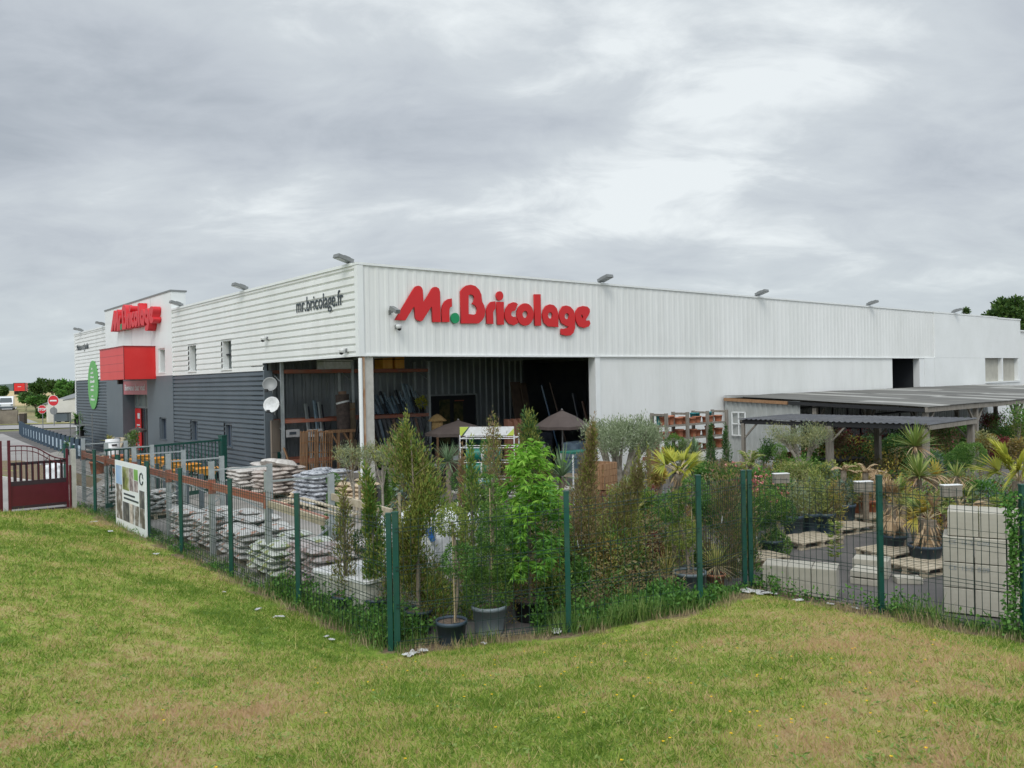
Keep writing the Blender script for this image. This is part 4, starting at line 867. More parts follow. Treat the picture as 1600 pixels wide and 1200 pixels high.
# ================================================================== PLANTS
LM = {
 'olivecon': leafm('olive_green_conifer_leaf', (0.111, 0.150, 0.029), (0.221, 0.260, 0.052), (0.351, 0.351, 0.091)),
 'greencon': leafm('green_conifer_leaf', (0.049, 0.126, 0.025), (0.112, 0.224, 0.042), (0.196, 0.322, 0.070)),
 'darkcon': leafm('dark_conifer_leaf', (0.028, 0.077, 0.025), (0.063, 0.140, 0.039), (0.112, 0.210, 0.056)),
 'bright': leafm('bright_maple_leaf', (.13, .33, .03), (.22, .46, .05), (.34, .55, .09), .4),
 'bright2': leafm('shaded_maple_leaf', (.06, .19, .03), (.11, .28, .04), (.18, .38, .06), .35),  # darker copy: shade of the lower crown painted into the leaf colour
 'brown': leafm('dry_conifer_leaf', (0.156, 0.120, 0.060), (0.252, 0.198, 0.102), (0.180, 0.180, 0.060)),
 'brown2': leafm('dead_brown_leaf', (0.264, 0.165, 0.088), (0.374, 0.253, 0.143), (0.242, 0.209, 0.088)),
 'olive': leafm('olive_tree_leaf', (.15, .20, .10), (.25, .31, .17), (.38, .43, .29)),
 'olive2': leafm('yellowish_olive_leaf', (.22, .24, .09), (.32, .33, .14), (.40, .40, .2)),
 'ball': leafm('clipped_leaf', (0.041, 0.115, 0.024), (0.088, 0.203, 0.041), (0.162, 0.311, 0.068)),
 'ballyel': leafm('yellow_green_clipped_leaf', (0.115, 0.184, 0.034), (0.218, 0.287, 0.057), (0.322, 0.368, 0.092)),
 'bamboo': leafm('bamboo_leaf', (.14, .20, .05), (.25, .30, .08), (.42, .42, .12)),
 'yel': leafm('yellowing_leaf', (.45, .33, .05), (.55, .42, .08), (.35, .36, .08)),
 'yucca': leafm('blue_green_blade', (.09, .16, .08), (.15, .24, .12), (.22, .31, .17), .2),
 'cordy': leafm('cordyline_blade', (.12, .20, .04), (.22, .30, .07), (.38, .38, .13), .25),
 'phorm': leafm('striped_blade', (.18, .24, .06), (.34, .36, .10), (.44, .36, .14), .25),
 'ypalm': leafm('yellow_palm_blade', (.40, .42, .05), (.56, .52, .09), (.33, .42, .07), .35),
 'dead': leafm('dead_palm_blade', (.30, .20, .11), (.44, .31, .18), (.55, .43, .28), .2),
 'red': leafm('dark_red_leaf', (.13, .02, .025), (.22, .04, .045), (.10, .06, .03)),
 'orange': leafm('orange_green_leaf', (.25, .17, .05), (.34, .24, .07), (.18, .22, .05)),
 'pink': leafm('pink_flower', (.60, .18, .18), (.70, .35, .32), (.60, .10, .12)),
 'weed': leafm('weed_blade', (0.062, 0.138, 0.031), (0.125, 0.237, 0.050), (0.250, 0.325, 0.100)),
 'weedl': leafm('bramble_leaf', (0.039, 0.130, 0.026), (0.091, 0.221, 0.039), (0.156, 0.325, 0.065)),
 'straw': leafm('dry_grass_blade', (.34, .27, .15), (.42, .35, .2), (.25, .2, .12)),
 'blue': leafm('blue_spruce_leaf', (.10, .17, .13), (.16, .24, .19), (.22, .3, .25)),
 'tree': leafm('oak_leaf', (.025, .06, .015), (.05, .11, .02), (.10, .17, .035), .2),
}
PT = lambda n, s=1.: RNG.normal(size=(n, 3))*s
def unit(v): return v/np.maximum(np.linalg.norm(v, axis=-1, keepdims=True), 1e-6)
def pot(t, r, h, m, z0=0):
    b = MB(); b.lathe([(0, 0), (r*.78, 0), (r*.80, .02), (r*.97, h*.86), (r*1.05, h*.86), (r*1.05, h), (r*.97, h), (r*.94, h*.93)], m, (0, 0, z0), 20)
    o = b.build('pot', t); b = MB(); b.lathe([(r*.95, h*.90), (r*.5, h*.94), (0, h*.93)], SOIL, (0, 0, z0), 16); b.build('soil', o); return o
def cloud_leaves(b, c, rx, ry, rz, n, m, L_=.06, W_=.022, up=.3, hollow=.55, rough=.25, seed=0.):
    """leaves filling an uneven ellipsoid, mostly near its surface"""
    v = unit(RNG.normal(size=(n, 3))); nv = np.array([1+rough*nz(p[0]*1.9+seed, p[1]*1.9, p[2]*1.9)*1.8 for p in v])
    r = (hollow+(1-hollow)*RNG.random(n)**.5)*nv; P = np.array(c)+v*r[:, None]*np.array([rx, ry, rz])
    D = v*.8+PT(n, .55)+np.array([0, 0, up]); b.leaves(P, D, RNG.uniform(.6, 1.3, n)*L_, RNG.uniform(.7, 1.2, n)*W_, m)
def ball(b, c, r, m, n=None, L_=.035, squash=1.): cloud_leaves(b, c, r, r, r*squash, n or int(1500*(r/.2)**2), m, L_, L_*.5, .1, .75, .14, seed=c[0]*7+c[2])
def column(b, h, prof, n, m, z0=.1, lean=None, L_=.09, W_=.022, up=1.0, rough=.5, seed=0., spiral=0., out=.7):
    """upright conifer crown: many overlapping spindle-shaped sprays, so the outline is lobed and open in places"""
    rs = np.random.default_rng(int(seed*100)+5); K = max(14, int(h*22)); 
    for q in range(K):
        t = (q+rs.random())/K; a = q*2.4+rs.normal()*.5 if not spiral else t*spiral*6.283+rs.normal()*.35
        r = prof(t)*(1+rough*rs.normal()*.32)*(1.15 if spiral else 1); off = r*(.42+.3*rs.random()); lx, ly = lean(min(1, t)) if lean else (0, 0)
        k = max(20, int(n/K*(.6+.8*rs.random()))); rb = max(.03, r*.52); hb = min(.16*h+.06, .38)*(.7+.6*rs.random())
        v = RNG.normal(size=(k, 3)); v = v/np.maximum(np.linalg.norm(v, axis=1, keepdims=True), 1e-6)*(RNG.random((k, 1))**.42)
        w_ = 1-.35*np.clip(v[:, 2:3], 0, 1)
        P = np.concatenate([v[:, :2]*rb*w_, v[:, 2:3]*hb], 1)+np.array([math.cos(a)*off+lx, math.sin(a)*off+ly, z0+t*h*.94])
        P[:, 2] = np.maximum(P[:, 2], z0*.6)
        D = np.concatenate([v[:, :2]*out+np.array([[math.cos(a)*.3, math.sin(a)*.3]]), np.full((k, 1), up)], 1)+PT(k, .36)
        b.leaves(P, D, RNG.uniform(.6, 1.4, k)*L_, RNG.uniform(.6, 1.3, k)*W_, m)
def P0(px, py, X=None): g = G(px, py); return (g.x, g.y, 0)
def plant(name, label, cat, loc, rz=0, group=None): return thing(name, label, cat, loc, rz, group)
def m_at(loc): return loc[1]/F           # metres per photo pixel at this distance
def ztop(loc, py, px=None): return 3.4-(py-AT(800, 600, 10).z*0-(600-5+0))*m_at(loc)*1.0
def H_(loc, px, py):                     # height of a sight line above this spot
    d = FWD+RGT*((px-800)/F)-UPV*((py-600)/F); return CAMP.z+d.z/d.y*loc[1]
def conifer(px, py, ptop, rpx, mats, label, name='conifer', prof=None, n=5000, leantop=None, potm=None, seed=0., L_=.085, up=1., rough=.5, z0=.12, D=None, spiral=0, pr=.2, ph=.3, stem=True):
    loc = P0(px, py) if D is None else (AT(px, py, D).x, D, 0)
    h = H_(loc, px, ptop); r = rpx*m_at(loc); t = plant(name, label, 'conifer' if name == 'conifer' else 'shrub', loc)
    prof = prof or (lambda x: r*(min(1, .55+x*2.2) if x < .35 else max(.08, 1-((x-.35)/.66)**1.8)))
    pf = lambda x: prof(x) if prof(0.5) > .05 else prof(x)
    lean = None
    if leantop: lt = leantop*m_at(loc); lean = lambda x: (lt*x**2.2, 0)
    if potm: pot(t, pr, ph, potm); z0 = ph
    b = MB(); hh = h-z0; k = max(1, len(mats))
    for i, m_ in enumerate(mats): column(b, hh, prof, n//k, LM[m_], z0, lean, L_, L_*.26, up, rough, seed+i*.15, spiral)
    b.build('foliage', t)
    if stem:
        b = MB(); pts = [(0, 0, .0), (0, 0, h*.3), ((lean(.6)[0] if lean else 0), 0, h*.6), ((lean(.95)[0] if lean else 0), 0, h*.95)]; b.tube(pts, [.035, .03, .02, .008], BARK, n=7)
        if stem: # side twigs
            for i in range(14):
                z = h*random.uniform(.15, .85); a = random.uniform(0, 6.28); rr = prof(z/h)*.75; b.tube([(0, 0, z), (rr*math.cos(a), rr*math.sin(a), z+.18)], [.008, .003], BARK, n=4)
        b.build('trunk', t)
    return t
def topiary(px, py, balls, label, potpx=None, potm=POTG, mats=('ball',), cane=True, D=None, name='ball_topiary', trunkm=None):
    """balls: (px, py, radius px) in the plant's own plane"""
    loc = P0(px, py) if D is None else (AT(px, py, D).x, D, 0); k = m_at(loc); t = plant(name, label, 'topiary', loc); bs = []
    if potpx: pot(t, potpx[0]*k, potpx[1]*k, potm)
    for i, (bx, by, br) in enumerate(balls):
        x = AT(bx, by, loc[1]).x-loc[0]; z = H_(loc, bx, by); b = MB(); ball(b, (x, random.uniform(-.05, .05), z), br*k, LM[mats[i % len(mats)]]); b.build('foliage', t); bs.append((x, z))
    b = MB(); top = max(z for x, z in bs); prev = (0, 0, .05)
    for x, z in sorted(bs, key=lambda q: q[1]): b.tube([prev, ((prev[0]+x)/2+.02, 0, (prev[2]+z)/2), (x, 0, z)], [.022, .02, .016], trunkm or BARK, n=7); prev = (x*.6, 0, max(prev[2], z-.1))
    b.build('stem', t)
    if name == 'conifer': t['category'] = 'conifer'
    if cane: b = MB(); b.tube([(.05, -.05, .1), (.04, -.04, top*.95)], .009, CANE, n=6); b.build('cane', t)
    return t
def rosette(b, c, n, L_, W_, m, droop=.25, elev=(.0, 1.4), seg=4, m2=None):
    e = RNG.uniform(elev[0], elev[1], n); a = RNG.random(n)*2*math.pi; D = np.stack([np.cos(a)*np.cos(e), np.sin(a)*np.cos(e), np.sin(e)], 1)
    P = np.array(c)+D*.03; Ls = RNG.uniform(.75, 1.1, n)*L_; low = e < (elev[0]+(elev[1]-elev[0])*.25)
    b.blades(P[~low], D[~low], Ls[~low], W_, droop*RNG.uniform(.3, 1.3, (~low).sum()), m, seg)
    if low.any(): b.blades(P[low], D[low], Ls[low], W_, droop*2, m2 or m, seg)
def yucca(px, py, heads, label, mats=('yucca', 'dead'), Lpx=40, name='yucca', cat='yucca', D=None, n=70, W_=.035, potm=None, droop=.25, pr=.2, ph=.3):
    loc = P0(px, py) if D is None else (AT(px, py, D).x, D, 0); k = m_at(loc); t = plant(name, label, cat, loc)
    if potm: pot(t, pr, ph, potm)
    for (hx, hy, s) in heads:
        x = AT(hx, hy, loc[1]).x-loc[0]; z = H_(loc, hx, hy); b = MB(); rosette(b, (x, 0, z), n, Lpx*k*s, W_, LM[mats[0]], droop, (-.25, 1.5), m2=LM[mats[1]]); b.build('leaves', t)
        b = MB(); zz = np.linspace(.05, z, 7); b.tube([(x*(q/z)**1.5+.01*math.sin(q*9), 0, q) for q in zz], [.055]*7, BARK, n=8); b.build('trunk', t)
    return t
def fan(b, c, d, size, m, n=26, spread=2.5, W_=.03, droop=.2, stalk=None):
    """fan palm leaf: blades in a plane spanned around direction d"""
    d = Vector(d).normalized(); s = d.cross(Vector((0, 0, 1)));  s = s.normalized() if s.length > .05 else Vector((1, 0, 0)); up = s.cross(d); tw = random.uniform(-1.3, 1.3); s, up = s*math.cos(tw)+up*math.sin(tw), up*math.cos(tw)-s*math.sin(tw)
    a = np.linspace(-spread/2, spread/2, n); D = np.array([tuple(d*math.cos(q)+s*math.sin(q)+up*.12*abs(math.sin(q))) for q in a]); P = np.tile(np.array(c), (n, 1))
    b.blades(P, D, size*(1-.25*np.abs(a/spread*2)**2)*RNG.uniform(.9, 1.05, n), W_, droop*RNG.uniform(.5, 1.5, n), m, 4)
def fanpalm(px, py, c, label, mats=('ypalm',), nf=9, size=38, D=None, potm=None, W_=.032, lowdead=0, hz=None, pr=.25, ph=.35, elev=(.1, 1.3), trunk=.09):
    loc = P0(px, py) if D is None else (AT(px, py, D).x, D, 0); k = m_at(loc); t = plant('fan_palm', label, 'palm', loc)
    x = AT(c[0], c[1], loc[1]).x-loc[0]; z = H_(loc, c[0], c[1])
    if potm: pot(t, pr, ph, potm)
    for i in range(nf):
        a = i*2.4+random.uniform(-.3, .3); e = random.uniform(*elev); d = Vector((math.cos(a)*math.cos(e), math.sin(a)*math.cos(e), math.sin(e))); L1 = size*k*random.uniform(.5, .8)
        b = MB(); p = Vector((x, 0, z)); q = p+d*L1; b.tube([p, p+d*L1*.5+Vector((0, 0, .02)), q], [.012, .01, .007], CANE, n=5); fan(b, q, d, size*k*random.uniform(.8, 1.1), LM[mats[i % len(mats)]], W_=W_); b.build('frond', t)
    for i in range(lowdead):
        a = random.uniform(0, 6.28); e = random.uniform(-1.2, -.5); d = Vector((math.cos(a)*math.cos(e), math.sin(a)*math.cos(e), math.sin(e))); p = Vector((x, 0, z-.05)); q = p+d*size*k*.5; b = MB(); b.tube([p, q], .01, CANE, n=4); fan(b, q, d, size*k*.8, LM['dead'], n=20, spread=1.6, W_=W_, droop=.3); b.build('dead_frond', t)
    b = MB(); b.tube([(x*.5, 0, .05), (x, 0, z)], [trunk*1.25, trunk], BARK, n=10)
    n = 160; aa = RNG.random(n)*6.28; zz = RNG.random(n)*max(z, .1); b.leaves(np.stack([x+np.cos(aa)*trunk, np.sin(aa)*trunk, zz], 1), np.stack([np.cos(aa)*.5, np.sin(aa)*.5, np.full(n, -.9)], 1), .16, .03, LM['dead']); b.build('trunk', t)
    return t
def bush(px, py, c, rp, mats, label, name='shrub', cat='shrub', n=2500, L_=.06, W_=.024, D=None, potm=None, pr=.2, ph=.28, flowers=None, stems=8, nf=60, squash=None, group=None):
    """c: centre px,py; rp: radii px (x, z)"""
    loc = P0(px, py) if D is None else (AT(px, py, D).x, D, 0); k = m_at(loc); t = plant(name, label, cat, loc, group=group)
    x = AT(c[0], c[1], loc[1]).x-loc[0]; z = H_(loc, c[0], c[1]); rx, rz_ = rp[0]*k, rp[1]*k
    if potm: pot(t, pr, ph, potm)
    b = MB(); nc = 9
    for i in range(nc):
        v = Vector((random.uniform(-1, 1), random.uniform(-1, 1), random.uniform(-1, 1)))*.55; cloud_leaves(b, (x+v.x*rx, v.y*rx*.9, z+v.z*rz_), rx*.55, rx*.5, rz_*.55, n//nc, LM[mats[i % len(mats)]], L_, W_, .4, .3, .3, seed=i+px)
    b.build('foliage', t)
    if flowers:
        v = unit(RNG.normal(size=(nf, 3))); P = np.array([x, 0, z])+v*np.array([rx, rx*.9, rz_])*RNG.uniform(.6, 1.05, (nf, 1)); b = MB()
        for q in range(6): b.leaves(P, PT(nf)+np.array([0, -.3, .5]), .045, .04, LM[flowers])
        b.build('flowers', t)
    if stems:
        b = MB()
        for i in range(stems): a = random.uniform(0, 6.28); r1 = random.uniform(.1, .6)*rx; b.tube([(x*.2, 0, .03), (x*.6+math.cos(a)*r1*.4, math.sin(a)*r1*.4, z*.5), (x+math.cos(a)*r1, math.sin(a)*r1, z)], [.013, .010, .004], BARK, n=5)
        b.build('stem', t)
    return t
def olive(px, py, c, rp, label, mats=('olive',), n=6500, D=None, limbs=5, tr=.09, L_=.06, W_=.016, potm=None, split=.35, pr=.3, ph=.4):
    loc = P0(px, py) if D is None else (AT(px, py, D).x, D, 0); k = m_at(loc); t = plant('olive_tree', label, 'tree', loc)
    x = AT(c[0], c[1], loc[1]).x-loc[0]; z = H_(loc, c[0], c[1]); rx, rz_ = rp[0]*k, rp[1]*k
    if potm: pot(t, pr, ph, potm)
    b = MB(); zs = z*split; b.tube([(0, 0, 0), (tr*.3, 0, zs*.5), (tr*.2, 0, zs)], [tr*1.25, tr, tr*.95], BARKG, n=10); tips = []
    for i in range(limbs):
        a = i*6.283/limbs+random.uniform(-.4, .4); ex, ey = x+math.cos(a)*rx*.62, math.sin(a)*rx*.62
        mid = (ex*.42+random.uniform(-.08, .08), ey*.4, zs+(z-zs)*.45); end = (ex, ey, z-rz_*.15+random.uniform(-.2, .25)*rz_)
        b.tube([(tr*.2, 0, zs*.8), mid, end], [tr*.7, tr*.5, tr*.16], BARKG, n=8); tips.append(end)
        for j in range(4): a2 = a+random.uniform(-1, 1); e2 = (end[0]+math.cos(a2)*rx*.35, end[1]+math.sin(a2)*rx*.35, end[2]+random.uniform(-.1, .6)*rz_); b.tube([mid, ((mid[0]+e2[0])/2, (mid[1]+e2[1])/2, (mid[2]+e2[2])/2+.05), e2], [tr*.3, tr*.2, .005], BARKG, n=5); tips.append(e2)
    b.build('trunk', t); b = MB(); cl = tips+[(x+random.uniform(-.6, .6)*rx, random.uniform(-.5, .5)*rx, z+random.uniform(-.5, .75)*rz_) for _ in range(10)]
    for i, q in enumerate(cl):
        m_ = n//len(cl); v = PT(m_, 1.); P = np.array(q)+v*np.array([rx, rx, rz_])*.19; D_ = unit(v)*.5+PT(m_, .4)+np.array([0, 0, .75]); b.leaves(P, D_, RNG.uniform(.7, 1.4, m_)*L_, W_, LM[mats[i % len(mats)]])
    b.build('crown', t); return t

random.seed(21)
# --- row pressed against the foreground fence, left to right
conifer(541, 960, 765, 20, ('brown', 'olivecon'), 'thin half-dry conifer behind the fence, left of the double post', n=1700, seed=1, potm=POTB, rough=.8, L_=.07)
topiary(518, 862, [(521, 749, 10), (521, 779, 12), (520, 818, 18)], 'three-ball topiary in a blue grey pot behind the last rack frame', (17, 28), POTG, ('ball',))
conifer(590, 965, 738, 17, ('greencon', 'olivecon'), 'spiral-clipped light green conifer just left of the double fence post', n=3600, seed=4, spiral=2.4, prof=lambda x: .19*max(.2, 1-x*.75), leantop=-16, potm=POTB, rough=.3)
topiary(575, 950, [(582, 799, 14), (574, 845, 22), (590, 905, 20)], 'cloud-clipped shrub of uneven dark green balls beside the double fence post', (16, 26), POTB, ('ball', 'darkcon'), cane=False)
conifer(655, 985, 672, 34, ('olivecon', 'olivecon', 'greencon', 'brown', 'olivecon'), 'tallest olive green conifer, ragged, right of the double fence post', n=23000, seed=7, rough=1.15, spiral=1.5, leantop=-8, potm=POTB, L_=.065, prof=lambda x: (.31+.08*math.sin(x*8+.6)-.06*math.sin(x*19))*(1 if x < .78 else max(.2, 1-((x-.78)/.24)**2)))
topiary(706, 1012, [(706, 815, 24), (717, 876, 27)], 'two-ball topiary with a yellowish upper ball and cane in a low blue pot', (24, 44), POTB, ('ballyel', 'ball'))
topiary(765, 988, [(763, 922, 37), (766, 880, 33), (771, 836, 26), (768, 800, 18), (770, 772, 12), (769, 750, 8)], 'bright tiered juniper in a grey pot, its clipped layers shrinking to a point', (27, 44), POTL, ('greencon', 'greencon', 'ball', 'greencon'), name='conifer')
def maple():
    loc = P0(828, 968); t = plant('maple_tree', 'bright green drooping-leaved young tree, the lightest plant behind the fence', 'tree', loc); k = m_at(loc); pot(t, .24, .3, BLACK); h = H_(loc, 825, 693)
    b = MB(); b.tube([(0, 0, .2), (.02, 0, h*.5), (0, 0, h*.96)], [.03, .022, .008], BARK, n=8); br = []
    for i in range(54):
        z = h*random.uniform(.30, .96); a = random.uniform(0, 6.28); r = .50*math.sin(min(1, (1.06-z/h)*2.3)*math.pi/2)*random.uniform(.35, 1); p = (math.cos(a)*r, math.sin(a)*r, z+.02); b.tube([(0, 0, z-.12), (p[0]*.5, p[1]*.5, z+.02), p], [.009, .006, .003], BARK, n=4); br.append((p, a, z/h))
    b.build('trunk', t)
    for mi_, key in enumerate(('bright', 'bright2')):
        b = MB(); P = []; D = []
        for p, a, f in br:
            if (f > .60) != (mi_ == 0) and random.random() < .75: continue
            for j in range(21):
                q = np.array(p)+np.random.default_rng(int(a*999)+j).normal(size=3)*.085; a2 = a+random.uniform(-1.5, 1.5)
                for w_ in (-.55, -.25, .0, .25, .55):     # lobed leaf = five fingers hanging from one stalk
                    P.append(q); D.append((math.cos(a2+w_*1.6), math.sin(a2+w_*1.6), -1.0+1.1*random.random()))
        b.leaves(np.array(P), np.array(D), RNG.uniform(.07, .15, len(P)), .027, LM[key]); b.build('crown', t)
maple()
conifer(776, 925, 655, 19, ('brown2', 'brown', 'olivecon'), 'sparse browning conifer between the display stand and the bright tree', n=4600, seed=12, rough=1.1, D=14.5, up=.9, L_=.06, prof=lambda x: .24*(1 if x < .75 else max(.3, 1.9-x*1.4)))
conifer(740, 925, 700, 22, ('greencon', 'ballyel'), 'pale wispy shrub behind the spiral juniper', 'shrub', n=1500, seed=44, rough=.9, D=13.2)
conifer(842, 870, 648, 30, ('olivecon', 'darkcon'), 'dense olive conifer with a bent tip rising behind the bright tree', n=10000, seed=14, rough=.9, leantop=-14, D=15.5, L_=.07, prof=lambda x: .36*(1 if x < .7 else max(.2, 1.35-x*1.15*.9)))
conifer(907, 930, 668, 30, ('brown', 'brown', 'olivecon', 'brown2'), 'tall browning cypress right of the middle fence post, tip leaning right', n=11000, seed=15, rough=1.1, leantop=26, L_=.06, prof=lambda x: (.31-.08*math.sin(x*9))*(1 if x < .6 else max(.25, 1.2-x)))
conifer(948, 928, 722, 28, ('olivecon', 'brown'), 'arching half-brown cypress leaning far to the right', n=10500, seed=17, rough=.9, leantop=66, L_=.06, prof=lambda x: (.28-.06*math.sin(x*10))*(1 if x < .75 else max(.3, 1.6-x*1.3)))
conifer(1140, 908, 738, 24, ('brown', 'olivecon', 'darkcon', 'brown2'), 'dull brownish conifer just right of the second fence post', n=6000, seed=19, rough=1.1, L_=.06, prof=lambda x: .24-.05*math.sin(x*11))
conifer(1172, 900, 770, 16, ('brown', 'greencon'), 'small dry conifer against the fence corner', n=1400, seed=20, rough=.9)
conifer(725, 905, 712, 8, ('brown2',), 'narrow dead rust-brown conifer beside the dark clipped shrubs', n=1200, seed=23, D=13.5, rough=.6)
conifer(638, 860, 742, 30, ('blue', 'brown'), 'weeping grey-green shrub arching left of the tall conifer', 'shrub', n=2400, seed=25, D=16, up=-.3, L_=.12, rough=.7)
conifer(622, 800, 693, 9, ('greencon',), 'slim bright green conifer in front of the dark leaning packs', n=2400, seed=27, spiral=1.5)
conifer(604, 815, 740, 8, ('greencon',), 'short bright green spiral conifer beside the corner column', n=1500, seed=28, spiral=2)
topiary(742, 900, [(722, 752, 17), (755, 756, 14), (738, 775, 20), (752, 800, 16), (722, 790, 14)], 'dark cloud-pruned pine of five flat pads behind the spiral juniper', None, POTB, ('darkcon', 'ball'), cane=False, D=14)
topiary(768, 880, [(762, 698, 12), (766, 730, 13)], 'two-ball dark topiary beside the green rolls', None, POTB, ('ball',), cane=False, D=16)
yucca(876, 860, [(878, 745, 1.)], 'upright blue-green yucca with stiff blades right of the bright tree', ('yucca', 'yucca'), Lpx=52, D=15.5, n=60, droop=.08)
yucca(705, 860, [(700, 722, 1.)], 'blue-green grass palm with fine drooping blades behind the tall conifer', ('yucca', 'yucca'), Lpx=40, D=17, n=120, W_=.018, droop=.2)
bush(897, 945, (900, 905), (24, 34), ('greencon', 'weedl'), 'leafy green bush low behind the fence, right of the middle post', n=2200, L_=.05)
bush(1012, 915, (1012, 855), (27, 20), ('red', 'red', 'brown'), 'dark red-leaved shrub low behind the fence', n=2400, L_=.045, potm=BLACK)
bush(985, 900, (975, 820), (30, 40), ('olivecon', 'ballyel', 'greencon'), 'yellow-green shrub filling the gap behind the fence', n=2600, L_=.05, D=14.5)
bush(870, 900, (872, 860), (26, 40), ('ball', 'brown'), 'dark green shrub in the shade under the bright tree', n=2200, L_=.05, D=13)
bush(1060, 880, (1048, 800), (16, 12), ('ballyel',), 'little yellow-green pad on a slanting stem', n=700, L_=.04, D=14)
topiary(1078, 928, [(1046, 792, 22), (1068, 832, 22), (1085, 768, 22), (1060, 780, 14)], 'dark green multi-ball tree in a large slate blue pot with canes', (25, 36), POTG, ('ball', 'ballyel'))
yucca(1118, 922, [(1119, 885, 1)], 'striped grassy plant in a bright terracotta pot', ('phorm', 'straw'), Lpx=44, name='potted_grass', cat='potted plant', n=90, W_=.02, potm=TERRA, pr=.155, ph=.27, droop=.12)
yucca(1042, 925, [(1042, 900, 1)], 'yellow-green grassy plant left of the slate blue pot', ('phorm', 'straw'), Lpx=48, name='potted_grass', cat='potted plant', n=60, W_=.018, potm=BLACK, pr=.15, ph=.2, droop=.1)
yucca(690, 985, [(690, 960, 1)], 'yellowing grass plant behind the low blue pot', ('phorm', 'dead'), Lpx=40, name='potted_grass', cat='potted plant', n=50, W_=.018, droop=.1, D=11.3)
yucca(822, 940, [(818, 905, 1)], 'orange-leaved cordyline under the bright tree', ('dead', 'dead'), Lpx=42, name='potted_grass', cat='potted plant', n=24, W_=.03, droop=.05, D=12.3)
fanpalm(1050, 900, (1062, 742), 'bright yellow fan palm above the clipped balls', ('ypalm',), nf=12, size=40, D=14.2, elev=(.25, 1.0))
yucca(990, 880, [(990, 800, 1)], 'tuft of long yellow-green blades behind the leaning cypress', ('phorm', 'straw'), Lpx=40, name='potted_grass', cat='potted plant', n=60, W_=.02, D=15)
# pines by the fence corner
topiary(1205, 868, [(1180, 800, 26), (1205, 790, 24), (1190, 835, 27), (1212, 850, 22), (1225, 800, 18)], 'needle-tufted pine with a pale branching trunk beside the fence corner', (20, 26), POTB, ('darkcon', 'greencon'), cane=False, name='pine_tree', trunkm=CANE)
# potted bamboo-like shrubs on pallets
for i, (px, py, cx_, cyy, rx, rz_, mm, lb) in enumerate([(1240, 842, 1240, 790, 30, 42, ('bamboo', 'olive'), 'tall reedy shrub in a dark pot at the left end of the front pallet'), (1268, 838, 1268, 778, 28, 46, ('bamboo', 'olive', 'bamboo'), 'tall reedy shrub in a dark pot in the middle of the front pallet'), (1290, 838, 1300, 785, 24, 40, ('bamboo', 'yel', 'brown'), 'yellowing reedy shrub in a dark pot beside the front pallet'), (1322, 822, 1325, 770, 16, 24, ('blue', 'bamboo'), 'grey-green shrub in a square dark pot on the second pallet')]):
    t = bush(px, py, (cx_, cyy), (rx, rz_), mm, lb, 'reed_shrub', n=1900, L_=.10, W_=.016, potm=POTB, pr=.21, ph=.5, stems=20)
for px, py, lb in [(1262, 850, 'weathered pallet carrying the dark blue pots of reedy shrubs'), (1318, 830, 'weathered pallet with one square dark pot, behind the reedy shrubs'), (1362, 812, 'pallet carrying the orange pots'), (1398, 868, 'pallet under the shaggy palm pots, left one'), (1448, 890, 'pallet under the shaggy palm pots beside the block stack'), (1172, 880, 'dark pallet at the fence corner beside the pine')]:
    g = G(px, py); pallet((g.x, g.y, 0), rad(28), lb, 'weathered pallets among the plants')
bush(1200, 860, (1200, 765), (34, 26), ('bamboo', 'weedl', 'olive2'), 'rose bush with pink blooms behind the fence corner', n=2600, flowers='pink', D=17, nf=70)
bush(1255, 800, (1250, 735), (40, 22), ('bamboo', 'greencon', 'olive2'), 'broad light green shrub behind the reedy pots', n=3000, D=20)
bush(1160, 800, (1130, 740), (34, 22), ('darkcon', 'ball', 'brown'), 'dark mixed shrub with pink flowers behind the second fence post', n=2800, D=19, flowers='pink', nf=30)
# orange pots on the far pallet
for i, (px, py, lb) in enumerate([(1345, 810, 'orange pot with a dry yellow palm on the pallet, left of two'), (1362, 808, 'orange pot with a dry yellow palm on the pallet, right of two')]):
    fanpalm(px, py, (px, py-45), lb, ('dead', 'yel', 'dead'), nf=6, size=22, potm=TERRA, pr=.22, ph=.42, W_=.025, trunk=.05)
# shaggy windmill palms near the block stack
fanpalm(1396, 862, (1398, 790), 'shaggy windmill palm with orange dying fronds in a blue pot behind the right fence post', ('yel', 'dead', 'cordy'), nf=9, size=34, potm=POTB, lowdead=7, pr=.26, ph=.34, trunk=.13)
fanpalm(1446, 882, (1450, 812), 'shaggy windmill palm beside the block stack, green and orange fans', ('cordy', 'yel', 'dead'), nf=10, size=36, potm=POTB, lowdead=8, pr=.28, ph=.36, trunk=.14)
fanpalm(1502, 850, (1500, 790), 'pale fan palm with folded fronds behind the top of the block stack', ('cordy', 'dead'), nf=7, size=30, lowdead=3, D=14.5)
fanpalm(1590, 830, (1592, 752), 'big yellow fan palm at the right edge above the block stack', ('ypalm',), nf=15, size=52, D=12.5, elev=(.1, 1.2), W_=.045)
